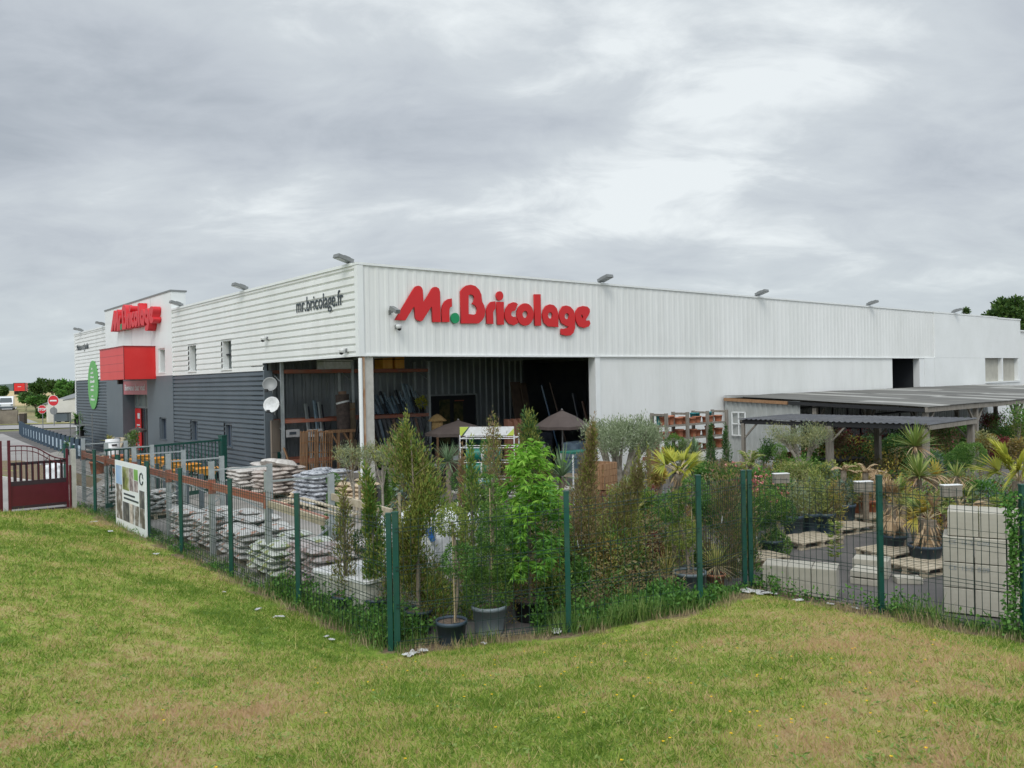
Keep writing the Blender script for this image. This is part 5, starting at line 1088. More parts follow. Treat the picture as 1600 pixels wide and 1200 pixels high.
# cordylines and others in the middle distance
yucca(1432, 790, [(1430, 698, 1.1)], 'tall green cordyline with a spiky head in front of the small shelter', ('cordy', 'dead'), Lpx=38, name='cordyline', cat='cordyline', D=19.5, n=130, W_=.04, droop=.15)
yucca(1440, 810, [(1436, 745, 1.15)], 'shorter cordyline with yellow-edged blades below the tall one', ('cordy', 'dead'), Lpx=40, name='cordyline', cat='cordyline', D=17.5, n=130, W_=.04, droop=.2)
yucca(1462, 800, [(1461, 742, 1.)], 'orange-yellow cordyline beside the shorter green one', ('yel', 'dead'), Lpx=28, name='cordyline', cat='cordyline', D=18, n=60, W_=.04)
yucca(1496, 800, [(1494, 745, 1.)], 'small green cordyline behind the middle planter box', ('cordy', 'dead'), Lpx=30, name='cordyline', cat='cordyline', D=18, n=60, W_=.03)
yucca(1410, 830, [(1412, 790, 1.)], 'low green spiky plant beside the shaggy palms', ('phorm', 'straw'), Lpx=30, name='cordyline', cat='cordyline', D=15.5, n=60, W_=.025)
topiary(1512, 790, [(1500, 718, 18), (1522, 712, 20), (1490, 724, 12), (1508, 706, 14)], 'flat-topped cloud-pruned pine behind the planter box', None, POTB, ('ball', 'greencon'), cane=False, D=20, name='pine_tree')
olive(965, 800, (975, 686), (50, 36), 'large old olive tree with a pale multi-stemmed trunk beside the dark bay', ('olive',), n=11000, limbs=6, tr=.16, D=19.5, L_=.075, W_=.02, split=.28)
olive(1256, 745, (1250, 684), (38, 24), 'grey-green olive tree against the small shelter', ('olive', 'olive2'), n=6000, D=24, tr=.11, limbs=4)
for i, (px, cx_, lb) in enumerate([(553, 545, 'slim olive standard with a sparse crown, left of the corner column'), (562, 572, 'slim olive standard close against the corner column'), (598, 597, 'slim olive standard right of the corner column')]):
    olive(px, 800, (cx_, 716-2*i), (19, 24), lb, ('olive2', 'olive'), n=1300, D=20, tr=.03, limbs=4, split=.62, L_=.06)
topiary(1218, 780, [(1217, 705, 11), (1222, 724, 12)], 'small two-ball topiary left of the grey-green olive', None, POTB, ('greencon',), D=23)
conifer(1112, 790, 668, 9, ('darkcon',), 'dark spiral cypress in front of the terracotta pot shelves', n=2200, seed=31, D=22, spiral=3)
conifer(1136, 790, 672, 8, ('darkcon',), 'dark slim cypress right of the terracotta pot shelves', n=2000, seed=33, D=23, spiral=3)
yucca(1086, 790, [(1084, 712, 1.)], 'dark green spiky yucca in front of the terracotta pot shelves', ('yucca', 'yucca'), Lpx=34, D=20, n=80, droop=.1)
topiary(1060, 790, [(1055, 695, 16), (1072, 700, 13), (1048, 706, 10), (1066, 716, 15)], 'flat green bonsai-style pine in front of the pot shelves', None, POTB, ('greencon', 'olive'), cane=False, D=20, name='pine_tree')
def arching(px, py, c, label, D, size=38, mats='olive', nfr=12):
    loc = (AT(px, py, D).x, D, 0); k = m_at(loc); t = plant('feather_palm', label, 'palm', loc); x = AT(c[0], c[1], D).x-loc[0]; z = H_(loc, *c)
    for i in range(nfr):
        a = i*2.4; e = random.uniform(.3, 1.35); d = Vector((math.cos(a)*math.cos(e), math.sin(a)*math.cos(e), math.sin(e))); Ls = size*k*random.uniform(.8, 1.2); b = MB(); pts = [Vector((x, 0, z))+d*Ls*q-Vector((0, 0, 1))*.45*Ls*q*q for q in np.linspace(0, 1, 9)]
        b.tube(pts, .007, CANE, n=4); P = []; D_ = []
        for q in range(1, 9):
            tg = (pts[q]-pts[q-1]).normalized(); s = tg.cross(Vector((0, 0, 1))).normalized()
            for w_ in (0, .33, .66):
                for sg__ in (-1, 1): P.append(tuple(pts[q-1].lerp(pts[q], w_))); D_.append(tuple(tg*.7+s*sg__-Vector((0, 0, .3))))
        b.leaves(np.array(P), np.array(D_), .26*size*k/1.0*.8, .022, LM[mats]); b.build('frond', t)
    b = MB(); b.tube([(x, 0, 0), (x, 0, z)], .07, BARK, n=8); b.build('trunk', t)
arching(1172, 790, (1172, 725), 'green feather palm against the grey shed wall', 22, 42, 'cordy')
arching(1320, 790, (1318, 735), 'dried brown feather palm, left of the two bent ones under the shelter edge', 18.5, 24, 'dead', 7)
arching(1350, 790, (1352, 738), 'dried brown palm with one bent-over frond under the shelter edge', 18.5, 30, 'dead', 7)
bush(1330, 790, (1330, 735), (14, 16), ('cordy',), 'tuft of fresh green leaves between the dried palms', n=700, D=18.6)
# plants under and in front of the shelters
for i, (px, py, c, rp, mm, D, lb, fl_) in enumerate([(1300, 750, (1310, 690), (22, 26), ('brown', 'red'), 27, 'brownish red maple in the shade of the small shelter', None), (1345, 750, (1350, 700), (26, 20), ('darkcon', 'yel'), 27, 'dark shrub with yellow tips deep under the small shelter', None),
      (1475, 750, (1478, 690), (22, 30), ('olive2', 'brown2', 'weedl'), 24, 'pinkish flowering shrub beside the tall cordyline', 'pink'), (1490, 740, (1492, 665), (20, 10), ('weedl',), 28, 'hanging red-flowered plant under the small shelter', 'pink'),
      (1530, 745, (1535, 690), (26, 16), ('orange', 'olive2'), 24, 'orange and green maple with flat tiers beside the shelter post', None), (1560, 745, (1562, 702), (18, 18), ('red',), 24.5, 'dark red maple right of the shelter post', None), (1582, 745, (1588, 705), (20, 22), ('orange', 'brown'), 24, 'bronze-green shrub near the right edge', None),
      (1455, 760, (1455, 720), (22, 14), ('blue', 'weedl'), 22, 'low green shrub beneath the pink flowering one', None), (1405, 750, (1395, 700), (18, 22), ('darkcon', 'ball'), 27, 'dark green shrub under the far end of the small shelter', None), (1545, 740, (1548, 660), (22, 16), ('red', 'weedl'), 32, 'plant with deep pink blooms deep under the big shelter', 'pink'), (1590, 740, (1592, 660), (18, 30), ('weedl', 'ballyel'), 30, 'climbing light green plant at the big shelter, right edge', None),
      (1255, 760, (1262, 712), (14, 12), ('weedl',), 25, 'pot plant with pinkish flowers behind the olive tree', 'pink'), (1130, 780, (1150, 745), (26, 16), ('ballyel', 'weedl', 'orange'), 21, 'mixed flowering perennials in front of the grey shed wall', 'pink')]):
    bush(px, py, c, rp, mm, lb, 'shrub' if 'maple' not in lb else 'maple_tree', 'shrub' if 'maple' not in lb else 'tree', n=1500, D=D, flowers=fl_, nf=40, L_=.08, W_=.035)

# more stock filling the beds
for i, (px, D, c, rp, mm, fl_, lb) in enumerate([
 (925, 15, (925, 880), (22, 40), ('brown', 'greencon'), None, 'dull shrub between the two browning cypresses'), (975, 16.5, (972, 770), (24, 22), ('olive', 'olivecon'), None, 'greyish shrub under the old olive tree'),
 (1005, 15.5, (1005, 790), (22, 26), ('ballyel', 'weedl'), None, 'yellow-green shrub left of the multi-ball tree'), (1030, 17, (1032, 745), (16, 16), ('yel', 'orange'), None, 'yellowing shrub below the yellow palm'), (1100, 14, (1105, 800), (22, 30), ('greencon', 'ball'), None, 'green shrub behind the second fence post'),
 (1105, 13.6, (1102, 870), (18, 24), ('darkcon', 'brown'), None, 'dark shrub between the slate blue pot and the terracotta pot'), (1150, 15, (1155, 850), (18, 40), ('brown', 'olivecon', 'darkcon'), None, 'dusty brown-green shrub by the fence corner'),
 (1095, 19, (1095, 735), (26, 14), ('weedl', 'ball'), None, 'leafy shrub at the foot of the pot shelves'), (1180, 20, (1185, 745), (26, 15), ('ballyel', 'bamboo', 'weedl'), 'pink', 'low rose with pink flowers left of the reedy shrubs'), (1215, 19, (1215, 770), (24, 20), ('bamboo', 'ballyel'), 'pink', 'yellow-green rose behind the planter box'),
 (1290, 20, (1290, 740), (24, 18), ('bamboo', 'blue'), None, 'feathery green shrub behind the yellowing reedy shrub'), (1345, 19, (1345, 775), (18, 14), ('yel', 'dead'), None, 'orange dying shrub behind the orange pots'), (1385, 17, (1382, 760), (18, 20), ('dead', 'orange'), None, 'dried tan shrub left of the shaggy palms'),
 (1425, 16, (1425, 785), (22, 18), ('phorm', 'dead', 'cordy'), None, 'yellow-green tuft between the two shaggy palms'), (1475, 16, (1475, 780), (20, 16), ('dead', 'cordy'), None, 'dried tuft right of the shaggy palms'), (1530, 18, (1535, 765), (26, 14), ('weedl', 'ball'), None, 'low green shrub behind the block stack'),
 (1570, 17, (1570, 790), (26, 14), ('cordy', 'ballyel'), None, 'broad yellow-green leaves below the big yellow palm'), (1190, 25, (1195, 705), (18, 20), ('darkcon', 'weedl'), None, 'dark leafy shrub in the shade of the shelter edge'), (1235, 26, (1232, 718), (12, 12), ('brown', 'weedl'), 'pink', 'small rusty shrub in front of the shelter post'),
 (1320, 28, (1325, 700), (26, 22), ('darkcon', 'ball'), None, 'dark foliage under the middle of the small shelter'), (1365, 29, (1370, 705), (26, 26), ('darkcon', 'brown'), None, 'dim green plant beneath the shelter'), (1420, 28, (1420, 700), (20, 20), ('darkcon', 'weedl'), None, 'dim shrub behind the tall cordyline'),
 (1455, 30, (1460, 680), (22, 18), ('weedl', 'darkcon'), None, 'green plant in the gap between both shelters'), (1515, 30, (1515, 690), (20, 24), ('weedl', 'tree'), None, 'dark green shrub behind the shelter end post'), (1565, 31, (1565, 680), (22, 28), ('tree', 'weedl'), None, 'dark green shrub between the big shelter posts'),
 (860, 12, (862, 925), (18, 26), ('weedl', 'greencon'), None, 'leafy green growth left of the middle fence post'), (560, 13.5, (556, 900), (16, 40), ('olivecon', 'brown'), None, 'thin olive-coloured shrub over the wrapped load'), (612, 14, (610, 850), (14, 50), ('ball', 'olivecon'), None, 'twiggy green shrub just left of the double post')]):
    bush(px, 700, c, rp, mm, lb, 'shrub', 'shrub', n=1700, D=D, flowers=fl_, nf=36, L_=.065, W_=.028)

for i, (px, D, c, rp, lb) in enumerate([(1548, 55, (1548, 665), (16, 28), 'added dark hedge bush closing the bright gap beyond the big shelter, left one'), (1575, 56, (1575, 662), (18, 32), 'added dark hedge bush closing the bright gap beyond the big shelter, middle one'), (1602, 56, (1602, 662), (18, 34), 'added dark hedge bush closing the bright gap beyond the big shelter, right one')]):
    bush(px, 700, c, rp, ('tree', 'weedl'), lb, n=2600, D=D, L_=.22, W_=.13)  # hedge bushes added to darken the bright gap behind the shelter

# tangled low stock nobody could count: filling the bed behind the foreground fence and the plots beyond
def thicket(name, label, cells, n, keys, hmin, hmax, L_, W_, rb=.22, seed=0):
    b = MB(); rs = np.random.default_rng(seed)
    for X0, Y0, X1, Y1, cnt in cells:
        for _ in range(cnt):
            X, Y = rs.uniform(X0, X1), rs.uniform(Y0, Y1); h = rs.uniform(hmin, hmax)*(.55+.9*abs(noise.noise(Vector((X*.8, Y*.8, seed))))); p = W(X, Y); m = int(n*(.6+.8*rs.random())); key = keys[rs.integers(len(keys))]
            if key in ('phorm', 'straw', 'cordy', 'dead', 'ypalm'): rosette(b, (p.x, p.y, h*.3), 34, h*.75, .022, LM[key], .2, (.3, 1.5), seg=3); continue
            for q in range(3):
                c = (p.x+rs.normal()*rb*.6, p.y+rs.normal()*rb*.6, h*(.25+.27*q)); cloud_leaves(b, c, rb*rs.uniform(.6, 1.2), rb*rs.uniform(.6, 1.2), h*.3, m//3, LM[key], L_, W_, .5, .15, .35, seed=q+X)
    tag(b.build(name), label, 'undergrowth', kind='stuff')
KY = ['greencon', 'olivecon', 'ballyel', 'brown', 'ball', 'weedl', 'greencon', 'brown', 'olive2', 'phorm', 'darkcon', 'orange', 'straw', 'brown2']
thicket('undergrowth', 'tangled mixed low plants filling the bed behind the foreground fence', [(-4.2, -11.3, -2.6, -9.6, 16), (-3.2, -12.0, -1.3, -10.6, 26), (-2.8, -10.9, .2, -8.6, 46), (-5.1, -9.9, -3.6, -8.6, 8)], 300, KY, .45, 1.3, .055, .022, seed=3)
thicket('undergrowth', 'tangled taller stock plants between the bright tree and the leaning cypress', [(-3.6, -10.9, -2.0, -9.2, 14), (-2.6, -11.6, -.6, -9.6, 22)], 330, KY, 1.1, 1.9, .06, .024, seed=21)
thicket('undergrowth', 'tangled taller stock plants behind the second fence post', [(-.6, -10.8, 1.2, -9.3, 26), (-.9, -10.2, 2.0, -7.6, 34)], 330, KY, .8, 1.7, .06, .024, seed=8)
thicket('undergrowth', 'low plants and flowers filling the plots in front of the shelters', [(3.0, -9.4, 7.5, -5.6, 60), (6.5, -9.8, 11.0, -5.2, 70), (8.5, -12.2, 13.0, -10.0, 50), (6.5, -13.0, 9.5, -11.0, 26)], 230, ['bamboo', 'weedl', 'ballyel', 'greencon', 'brown', 'yel', 'phorm', 'cordy', 'blue', 'orange', 'olive', 'dead', 'red'], .5, 1.15, .085, .036, rb=.3, seed=12)
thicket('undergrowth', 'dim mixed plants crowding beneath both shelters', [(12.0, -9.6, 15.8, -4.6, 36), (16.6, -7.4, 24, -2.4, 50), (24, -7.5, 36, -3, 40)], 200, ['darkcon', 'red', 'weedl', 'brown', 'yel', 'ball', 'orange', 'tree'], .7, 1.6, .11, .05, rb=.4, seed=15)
# ivy over the right-hand post
t = plant('ivy', 'green ivy climbing the fence post at the right edge', 'climbing plant', tuple(W(-.44, -16.25))); b = MB(); n = 1700
z = RNG.random(n)**.8*2.0; a = RNG.random(n)*6.28; r = .03+.085*RNG.random(n)*(1-.6*np.sin(z*4+a)); b.leaves(np.stack([np.cos(a)*r, np.sin(a)*r, z], 1), np.stack([np.cos(a), np.sin(a), -.4+0*a], 1)+PT(n, .5), .05, .04, LM['weedl']); b.build('foliage', t)
b = MB(); b.tube([(.04*math.cos(q*3), .04*math.sin(q*3), q) for q in np.linspace(.2, 2.1, 20)], .008, BARK, n=5); b.build('stem', t)
# weeds and tall grass along the fence: uncountable
def along(n, d0, d1, pts, bias=1.):
    seg = np.array(pts); L_ = np.hypot(*(seg[1:]-seg[:-1]).T); c = np.concatenate([[0], np.cumsum(L_)]); s = RNG.random(n)*c[-1]; i = np.clip(np.searchsorted(c, s)-1, 0, len(L_)-1); f = (s-c[i])/L_[i]; p = seg[i]+(seg[i+1]-seg[i])*f[:, None]; dr = (seg[i+1]-seg[i])/L_[i][:, None]; nrm = np.stack([-dr[:, 1], dr[:, 0]], 1)
    return p+nrm*(RNG.uniform(d0, d1, n)**1)[:, None], s
def weeds(name, label, n, d0, d1, h, w_, key, pts, clump=1.4, thr=-.1, leaf=False):
    p, s = along(n, d0, d1, pts); k = np.array([noise.noise(Vector((a*clump, b_*clump, len(name)))) > thr for a, b_ in p]); p = p[k]; n = len(p)
    d, zb = fence_dist(p[:, 0], p[:, 1]); z = np.where(d > 0, lz(p[:, 0], p[:, 1]), np.maximum(zb+d, 0)); Pw = np.stack([C0[0]+p[:, 0]*CT-p[:, 1]*ST, C0[1]+p[:, 0]*ST+p[:, 1]*CT, z], 1); b = MB()
    hs = h*RNG.uniform(.35, 1.1, n)*np.array([.6+.9*abs(noise.noise(Vector((a*.9, b_*.9, 5)))) for a, b_ in p])
    if leaf:
        for q in range(7): b.leaves(Pw+np.stack([RNG.normal(size=n)*.04, RNG.normal(size=n)*.04, hs*RNG.random(n)], 1), PT(n, .6)+np.array([0, 0, .25]), RNG.uniform(.6, 1.3, n)*w_*1.8, w_, LM[key])
    else:
        D = PT(n, .22)+np.array([0, 0, 1.]); b.blades(Pw, D, hs, w_, RNG.uniform(0, .5, n), LM[key], 3)
    tag(b.build(name), label, 'weeds', kind='stuff')
PR_ = [FP[2], FP[3], FP[4], FP[5]]; PE = [FP[5], FP[6], FP[7], FP[8]]; PL = [FP[1], FP[2]]
weeds('tall_grass', 'tall green grass growing through the foot of the front fence', 6500, -.16, .75, .44, .012, 'weed', [PR_[1], PR_[2], (-1.3, -12.66)], thr=-.2)
weeds('tall_grass', 'thin green grass at the fence foot before the grey pots', 1500, -.16, .35, .30, .011, 'weed', PR_[:2], thr=-.1)
weeds('bramble', 'leafy green brambles spreading along the front fence', 4200, -.05, 1.0, .5, .035, 'weedl', [(-4.0, -12.2), (-2.06, -12.93), (-1.3, -12.66)], thr=-.08, leaf=True)
weeds('bramble', 'sparse low brambles before the slate blue and terracotta pots', 500, -.05, .5, .22, .03, 'weedl', [(-1.3, -12.66), (.04, -12.2)], thr=-.08, leaf=True)
weeds('dry_grass', 'straw-coloured dry grass at the foot of the front fence', 3600, -.32, .4, .22, .010, 'straw', PR_, thr=-.15)
weeds('tall_grass', 'tall grass before the cream block stack on the right', 3600, -.15, .4, .42, .011, 'weed', [(-.1, -14.3), (-.46, -16.32), (-.9, -19)], thr=-.25)
weeds('weed', 'leafy weeds along the right-hand fence', 1500, -.05, .45, .42, .03, 'weedl', PE, thr=.0, leaf=True)
weeds('dry_grass', 'straw-coloured grass along the right-hand fence', 3000, -.32, .3, .22, .010, 'straw', PE, thr=-.15)
weeds('weed', 'leafy weeds along the left fence', 1500, -.12, .35, .24, .028, 'weedl', PL, thr=.05, leaf=True)
weeds('tall_grass', 'grass fringe along the foot of the left fence', 5200, -.16, .4, .24, .011, 'weed', PL, thr=-.3)
weeds('dry_grass', 'dry brown grass along the left fence', 3800, -.4, .3, .22, .010, 'straw', PL, thr=-.05)
weeds('weed', 'dense weeds by the fence corner in front of the wrapped load', 900, .0, .8, .55, .035, 'weedl', [(-5.66, -7.2), (-5.66, -10.8)], thr=-.3, leaf=True)
weeds('tall_grass', 'rank grass by the fence corner in front of the wrapped load', 2600, -.05, .6, .50, .012, 'weed', [(-5.66, -6.8), (-5.66, -10.8)], thr=-.4)
t = plant('sapling', 'spindly yellow-green sapling on the asphalt behind the right fence', 'sapling', P0(1305, 880)); b = MB(); b.tube([(0, 0, 0), (.02, 0, .35), (0, 0, .72)], [.008, .006, .003], BARK, n=5); b.build('stem', t); b = MB(); n = 130; zz = RNG.uniform(.1, .75, n); a = RNG.random(n)*6.28; b.leaves(np.stack([np.cos(a)*.02, np.sin(a)*.02, zz], 1), np.stack([np.cos(a), np.sin(a), .25+0*a], 1), RNG.uniform(.06, .16, n), .035, LM['ballyel']); b.build('foliage', t)

# distant trees
def tree(px, D, ptop, rpx, label, name='tree', n=2500, L_=.5, W_=.3, pbot=None, mats=('tree',), group=None):
    loc = (AT(px, 600, D).x, D, 0); k = m_at(loc); h = H_(loc, px, ptop); r = rpx*k; t = plant(name, label, 'tree', loc, group=group); zc = h-r*.75
    b = MB(); b.tube([(0, 0, -.1), (r*.05, 0, zc)], [max(.08, r*.09), r*.04], BARK, n=8)
    for i in range(6): a = i*1.05; b.tube([(0, 0, zc*.6), (math.cos(a)*r*.3, math.sin(a)*r*.3, zc*.9), (math.cos(a)*r*.7, math.sin(a)*r*.6, zc+r*.3)], [r*.04, r*.025, .02], BARK, n=5)
    b.build('trunk', t); b = MB()
    for i in range(16):
        v = unit(RNG.normal(size=3)); q = v*np.array([r*.6, r*.6, r*.5])*random.uniform(.4, 1); cloud_leaves(b, (q[0], q[1], zc+q[2]+(-r*.3 if i % 3 == 0 else 0)), r*.42, r*.42, r*.36, n//16, LM[mats[i % len(mats)]], L_, W_, .2, .3, .3, seed=i+px)
    b.build('crown', t); return t
tree(1572, 78, 464, 32, 'dark leafy tree rising behind the far right end of the store', n=7000, L_=.35, W_=.22)
tree(1608, 84, 455, 40, 'dark tree cut by the right edge behind the store', n=5000, L_=.35, W_=.22)
tree(1511, 95, 481, 6, 'small feathery treetop peeping over the front parapet', n=400, L_=.3, W_=.1)
GRP = 'trees on the skyline beyond the road'
for i, (px, D, pt, r, lb) in enumerate([(55, 150, 598, 12, 'rounded dark tree right of the big red trailer'), (66, 155, 592, 13, 'tallest dark tree on the left skyline'), (82, 150, 593, 13, 'dark tree in the middle of the skyline clump'), (97, 120, 596, 13, 'lighter green tree near the store corner'), (112, 118, 598, 12, 'light green tree touching the store corner on the skyline'), (4, 170, 604, 9, 'low tree at the left edge beyond the van')]):
    tree(px, D, pt, r, lb, n=1300, L_=.5, W_=.3, mats=('tree', 'weedl') if i in (3, 4) else ('tree',))
for i, (px, D, c, rp, lb) in enumerate([(40, 125, (42, 622), (14, 9), 'green hedge bush below the straw field, left part'), (55, 122, (60, 626), (16, 8), 'green hedge bush below the straw field, right part'), (100, 112, (98, 618), (12, 7), 'bush above the white shed roof'), (70, 100, (66, 645), (6, 5), 'small bush beside the white shed')]):
    bush(px, 640, c, rp, ('tree', 'weedl'), lb, n=1500, D=D, L_=.4, W_=.25)

# ================================================================== SHELTERS
def shelter_roof(mb, x0, x1, y0, y1, z0, z1, m, pitch=.09, dep=.02, strips=None, m2=None):
    """corrugated roof: y0/z0 front edge, y1/z1 back edge, ribs run front to back"""
    n = int((x1-x0)/pitch); V = []; k = 14
    for j in range(k+1):
        f = j/k; y = y0+(y1-y0)*f
        for i in range(2*n+1):
            x = x0+(x1-x0)*i/(2*n); V.append((x, y, z0+(z1-z0)*f+(dep if i % 2 else 0)+.035*nz(x*.35, y*.4, 2)))
    r = 2*n+1; Q = [[j*r+i, j*r+i+1, (j+1)*r+i+1, (j+1)*r+i] for j in range(k) for i in range(2*n)]
    if m2:
        sel = np.array([noise.noise(Vector(((i//(2*9))*1.7, (j//5)*3.1, 9))) > .18 for j in range(k) for i in range(2*n)]); Q = np.array(Q); mb.add(V, Q[~sel], m); mb.add(V, Q[sel], m2)
    else: mb.add(V, np.array(Q), m)
    return mb
STREAK = mat('pale_translucent_roof_sheet', (.26, .26, .245), (.34, .34, .32), sc=2, rough=.7, dirt=.3)
bs = thing('big_shelter', 'large low shelter with weathered grey corrugated roof on wooden posts against the white wall', 'shelter', W(0, 0), TH)
b = MB(); shelter_roof(b, 16.1, 42, -8.0, -.08, 2.30, 2.62, SHEETG, m2=STREAK); b.build('roof', bs)
b = MB(); b.box(16.1, 42, -7.95, -7.87, 2.12, 2.28, WOODG); b.box(16.1, 42, -4.0, -3.92, 2.26, 2.40, WOODG); b.beam((16.12, -.1, 2.50), (16.12, -2.9, 2.38), .08, .12, WOODB); b.beam((16.12, -2.95, 2.38), (16.12, -7.86, 2.18), .08, .12, BLACK); b.box(16.3, 42, -.2, -.12, 2.42, 2.55, WOODG)
for x in np.arange(17.2, 42, 1.3): b.beam((x, -7.85, 2.24), (x, -.22, 2.52), .05, .08, WOODG)
b.build('roof_frame', bs)
for X in (16.3, 20.2, 24.0, 28.2, 32.6, 37):
    for Y in (-7.8, -3.9):
        b = MB(); b.box(X-.075, X+.075, Y-.075, Y+.075, 0, 2.2, WOODG)
        for s in (-1, 1):
            if s == -1 and X < 17: continue
            b.beam((X+s*.07, Y, 1.55), (X+s*.62, Y, 2.14), .06, .08, WOODG)
        b.build('post', bs)
b = MB(); vcorr(b, 0, 3.3, 0, 2.45, mat('pale_grey_sheet', (.33, .35, .34), (.40, .42, .41), sc=1.5, rough=.5, dirt=.3), pitch=.22, dep=.03)
o = b.build('side_wall', bs); b = MB(); vcorr(b, 16.3, 41.9, 0, 2.40, mat('pale_grey_sheet', (.33, .35, .34)), pitch=.22, dep=.03, y=-.06); b.build('back_wall', bs); o.rotation_euler = (0, 0, rad(-90)); o.location = (16.22, -.05, 0)
b = MB(); y0, y1 = -1.05, -.45
for yy in (y0, (y0+y1)/2, y1): b.box(16.10, 16.15, yy-.02, yy+.02, 1.1, 2.0, WHITE2)
for zz in (1.1, 1.55, 2.0): b.box(16.10, 16.15, y0, y1, zz-.02, zz+.02, WHITE2)
b.build('white_frame', bs)
s2 = thing('small_shelter', 'small dark corrugated shelter on grey posts standing in front of the big one', 'shelter', W(0, 0), TH)
b = MB()
V = []; n = 34; XB_ = 14.4
for i in range(n+1):
    y = -10.15+5.9*i/n
    for q, k in ((0, 0), (.06, 0), (.08, 1), (.12, 1)): 
        yy = y+q*5.9/n/.16*.9
        V += [(11.25, yy, 2.02+.025*(k)), (XB_, yy, 2.05+.025*k)]
m_ = len(V)//2; b.add(V, np.array([[2*i, 2*i+1, 2*i+3, 2*i+2] for i in range(m_-1)]), SHEETD); b.build('roof', s2)
b = MB(); b.box(11.3, 11.38, -10.1, -4.2, 1.88, 2.0, BLACK); b.box(14.2, 14.28, -10.1, -4.2, 1.9, 2.02, WOODG); b.beam((11.3, -10.1, 1.94), (14.3, -10.1, 1.97), .06, .12, WOODG); b.beam((11.3, -4.25, 1.94), (14.3, -4.25, 1.97), .06, .12, WOODG); b.build('roof_frame', s2)
for X, Y, w_ in ((11.34, -4.3, .05), (11.34, -7.25, .085), (11.34, -10.0, .07), (14.2, -4.3, .06), (14.2, -7.25, .08), (14.2, -10.0, .08)):
    b = MB(); b.box(X-w_, X+w_, Y-w_, Y+w_, 0, 1.9, WOODG)
    for s in (-1, 1):
        if (Y > -5 and s == 1) or (Y < -9 and s == -1): continue
        b.beam((X, Y+s*.06, 1.45), (X, Y+s*.5, 1.9), .04, .05, WOODG)
    b.build('post', s2)
# dark stock under the shelters
for i, (X, Y, dx, dy, h, m_, lb, nm) in enumerate([(13.5, -6.4, 1.6, .8, .75, BLACK, 'black nursery trolley deep under the small shelter', 'trolley'), (14.2, -9.2, 1.4, .8, .7, POTB, 'dark blue crate table under the small shelter', 'table'), (18.5, -5.5, 2.2, 1.0, .8, BLACK, 'long dark plant table under the big shelter', 'table'), (22.5, -5.2, 2.4, 1.0, .8, WOODG, 'wooden plant table under the big shelter', 'table'), (19.6, -1.6, 3.0, .7, 2.1, BLACK, 'tall dark shelving against the wall under the big shelter', 'shelf_unit'), (26, -1.5, 5, .7, 2.1, BLACK, 'second tall dark shelving farther along under the big shelter', 'shelf_unit')]):
    t = thing(nm, lb, 'table' if nm == 'table' else 'shelf unit' if nm == 'shelf_unit' else 'trolley', W(X, Y), TH); b = MB(); nl = 1 if h < 1 else 4
    for q in range(nl): z = h*(q+1)/nl; b.box(-dx/2, dx/2, -dy/2, dy/2, z-.04, z, m_)
    b.build('top' if nl == 1 else 'shelf', t); b = MB()
    for sx_ in (-1, 1):
        for sy in (-1, 1): b.box(sx_*(dx/2-.05)-.03, sx_*(dx/2-.05)+.03, sy*(dy/2-.05)-.03, sy*(dy/2-.05)+.03, 0, h-.045, m_)
    b.build('leg', t)
RP = random.Random(4)
potp = thing('plant_pot', 'x', 'plant pot'); pot(potp, .14, .24, TERRA); first = True
def put_pot(x, y, z, s, lb, gp_, src=None):
    global first
    if first: o = potp; first = False
    else: o = dup(potp)
    o.location = (x, y, z); o.scale = (s, s, s*RP.uniform(.8, 1.1)); o['label'] = lb; o['group'] = gp_
sh = thing('shelf_unit', 'weathered wooden shelving full of terracotta pots against the white wall', 'shelf unit', tuple(G(1042, 750)), TH)
SW = 3.2; sh.location = AT(1040, 600, 26.5).xy.to_3d(); SR = TH
for i in range(4):
    b = MB(); x = i*SW/3
    for y in (0, .6): b.box(x-.05, x+.05, y-.04, y+.04, 0, 2.25, WOODG)
    b.box(x-.05, x+.05, .04, .56, 2.16, 2.23, WOODG); b.build('upright', sh)
for z in (.5, .95, 1.4, 1.85): b = MB(); b.box(-.04, SW+.04, -.0, .6, z-.05, z, WOODG); b.build('shelf', sh)
for lv, z in enumerate((.95, 1.4, 1.85)):
    for i in range(9):
        x = .18+i*.355; y = .22+.1*(i % 2); p = sh.location; wx, wy = p.x+x*math.cos(SR)-y*math.sin(SR), p.y+x*math.sin(SR)+y*math.cos(SR)
        put_pot(wx, wy, z+.002, RP.uniform(.8, 1.25), ['terracotta pot on the second shelf of the pot shelving', 'terracotta pot on the third shelf of the pot shelving', 'terracotta pot on the top shelf of the pot shelving'][lv], 'terracotta pots, shelf %s' % ['two', 'three', 'four'][lv])
TURQ = mat('turquoise_glaze', (.02, .18, .20), (.03, .24, .26), sc=4, rough=.25)
for i, x in enumerate((.15, .35, 1.9, 2.1, 2.75)):
    p = sh.location; y = .42; t = thing('glazed_pot', 'turquoise glazed pot on the top shelf of the pot shelving', 'plant pot', (p.x+x*math.cos(SR)-y*math.sin(SR), p.y+x*math.sin(SR)+y*math.cos(SR), 2.1*0+1.852), 0, 'turquoise pots on the shelving'); pot(t, .11, .34, TURQ)
# red-brown timber frame by the olive tree
g = AT(1012, 600, 23); t = thing('timber_trestle', 'red-brown timber frame standing between the olive tree and the pot shelves', 'frame', (g.x, g.y, 0), TH); b = MB()
b.box(0, .09, 0, .09, 0, 1.5, WOODR); b.box(.32, .46, 0, .09, 0, 2.0, WOODR); b.box(.09, .32, 0, .07, .95, 1.1, WOODR); b.box(-.2, 0, 0, .07, 1.1, 1.2, WOODR); b.box(.09, .32, .0, .07, .3, .4, WOODR); b.build('frame', t)
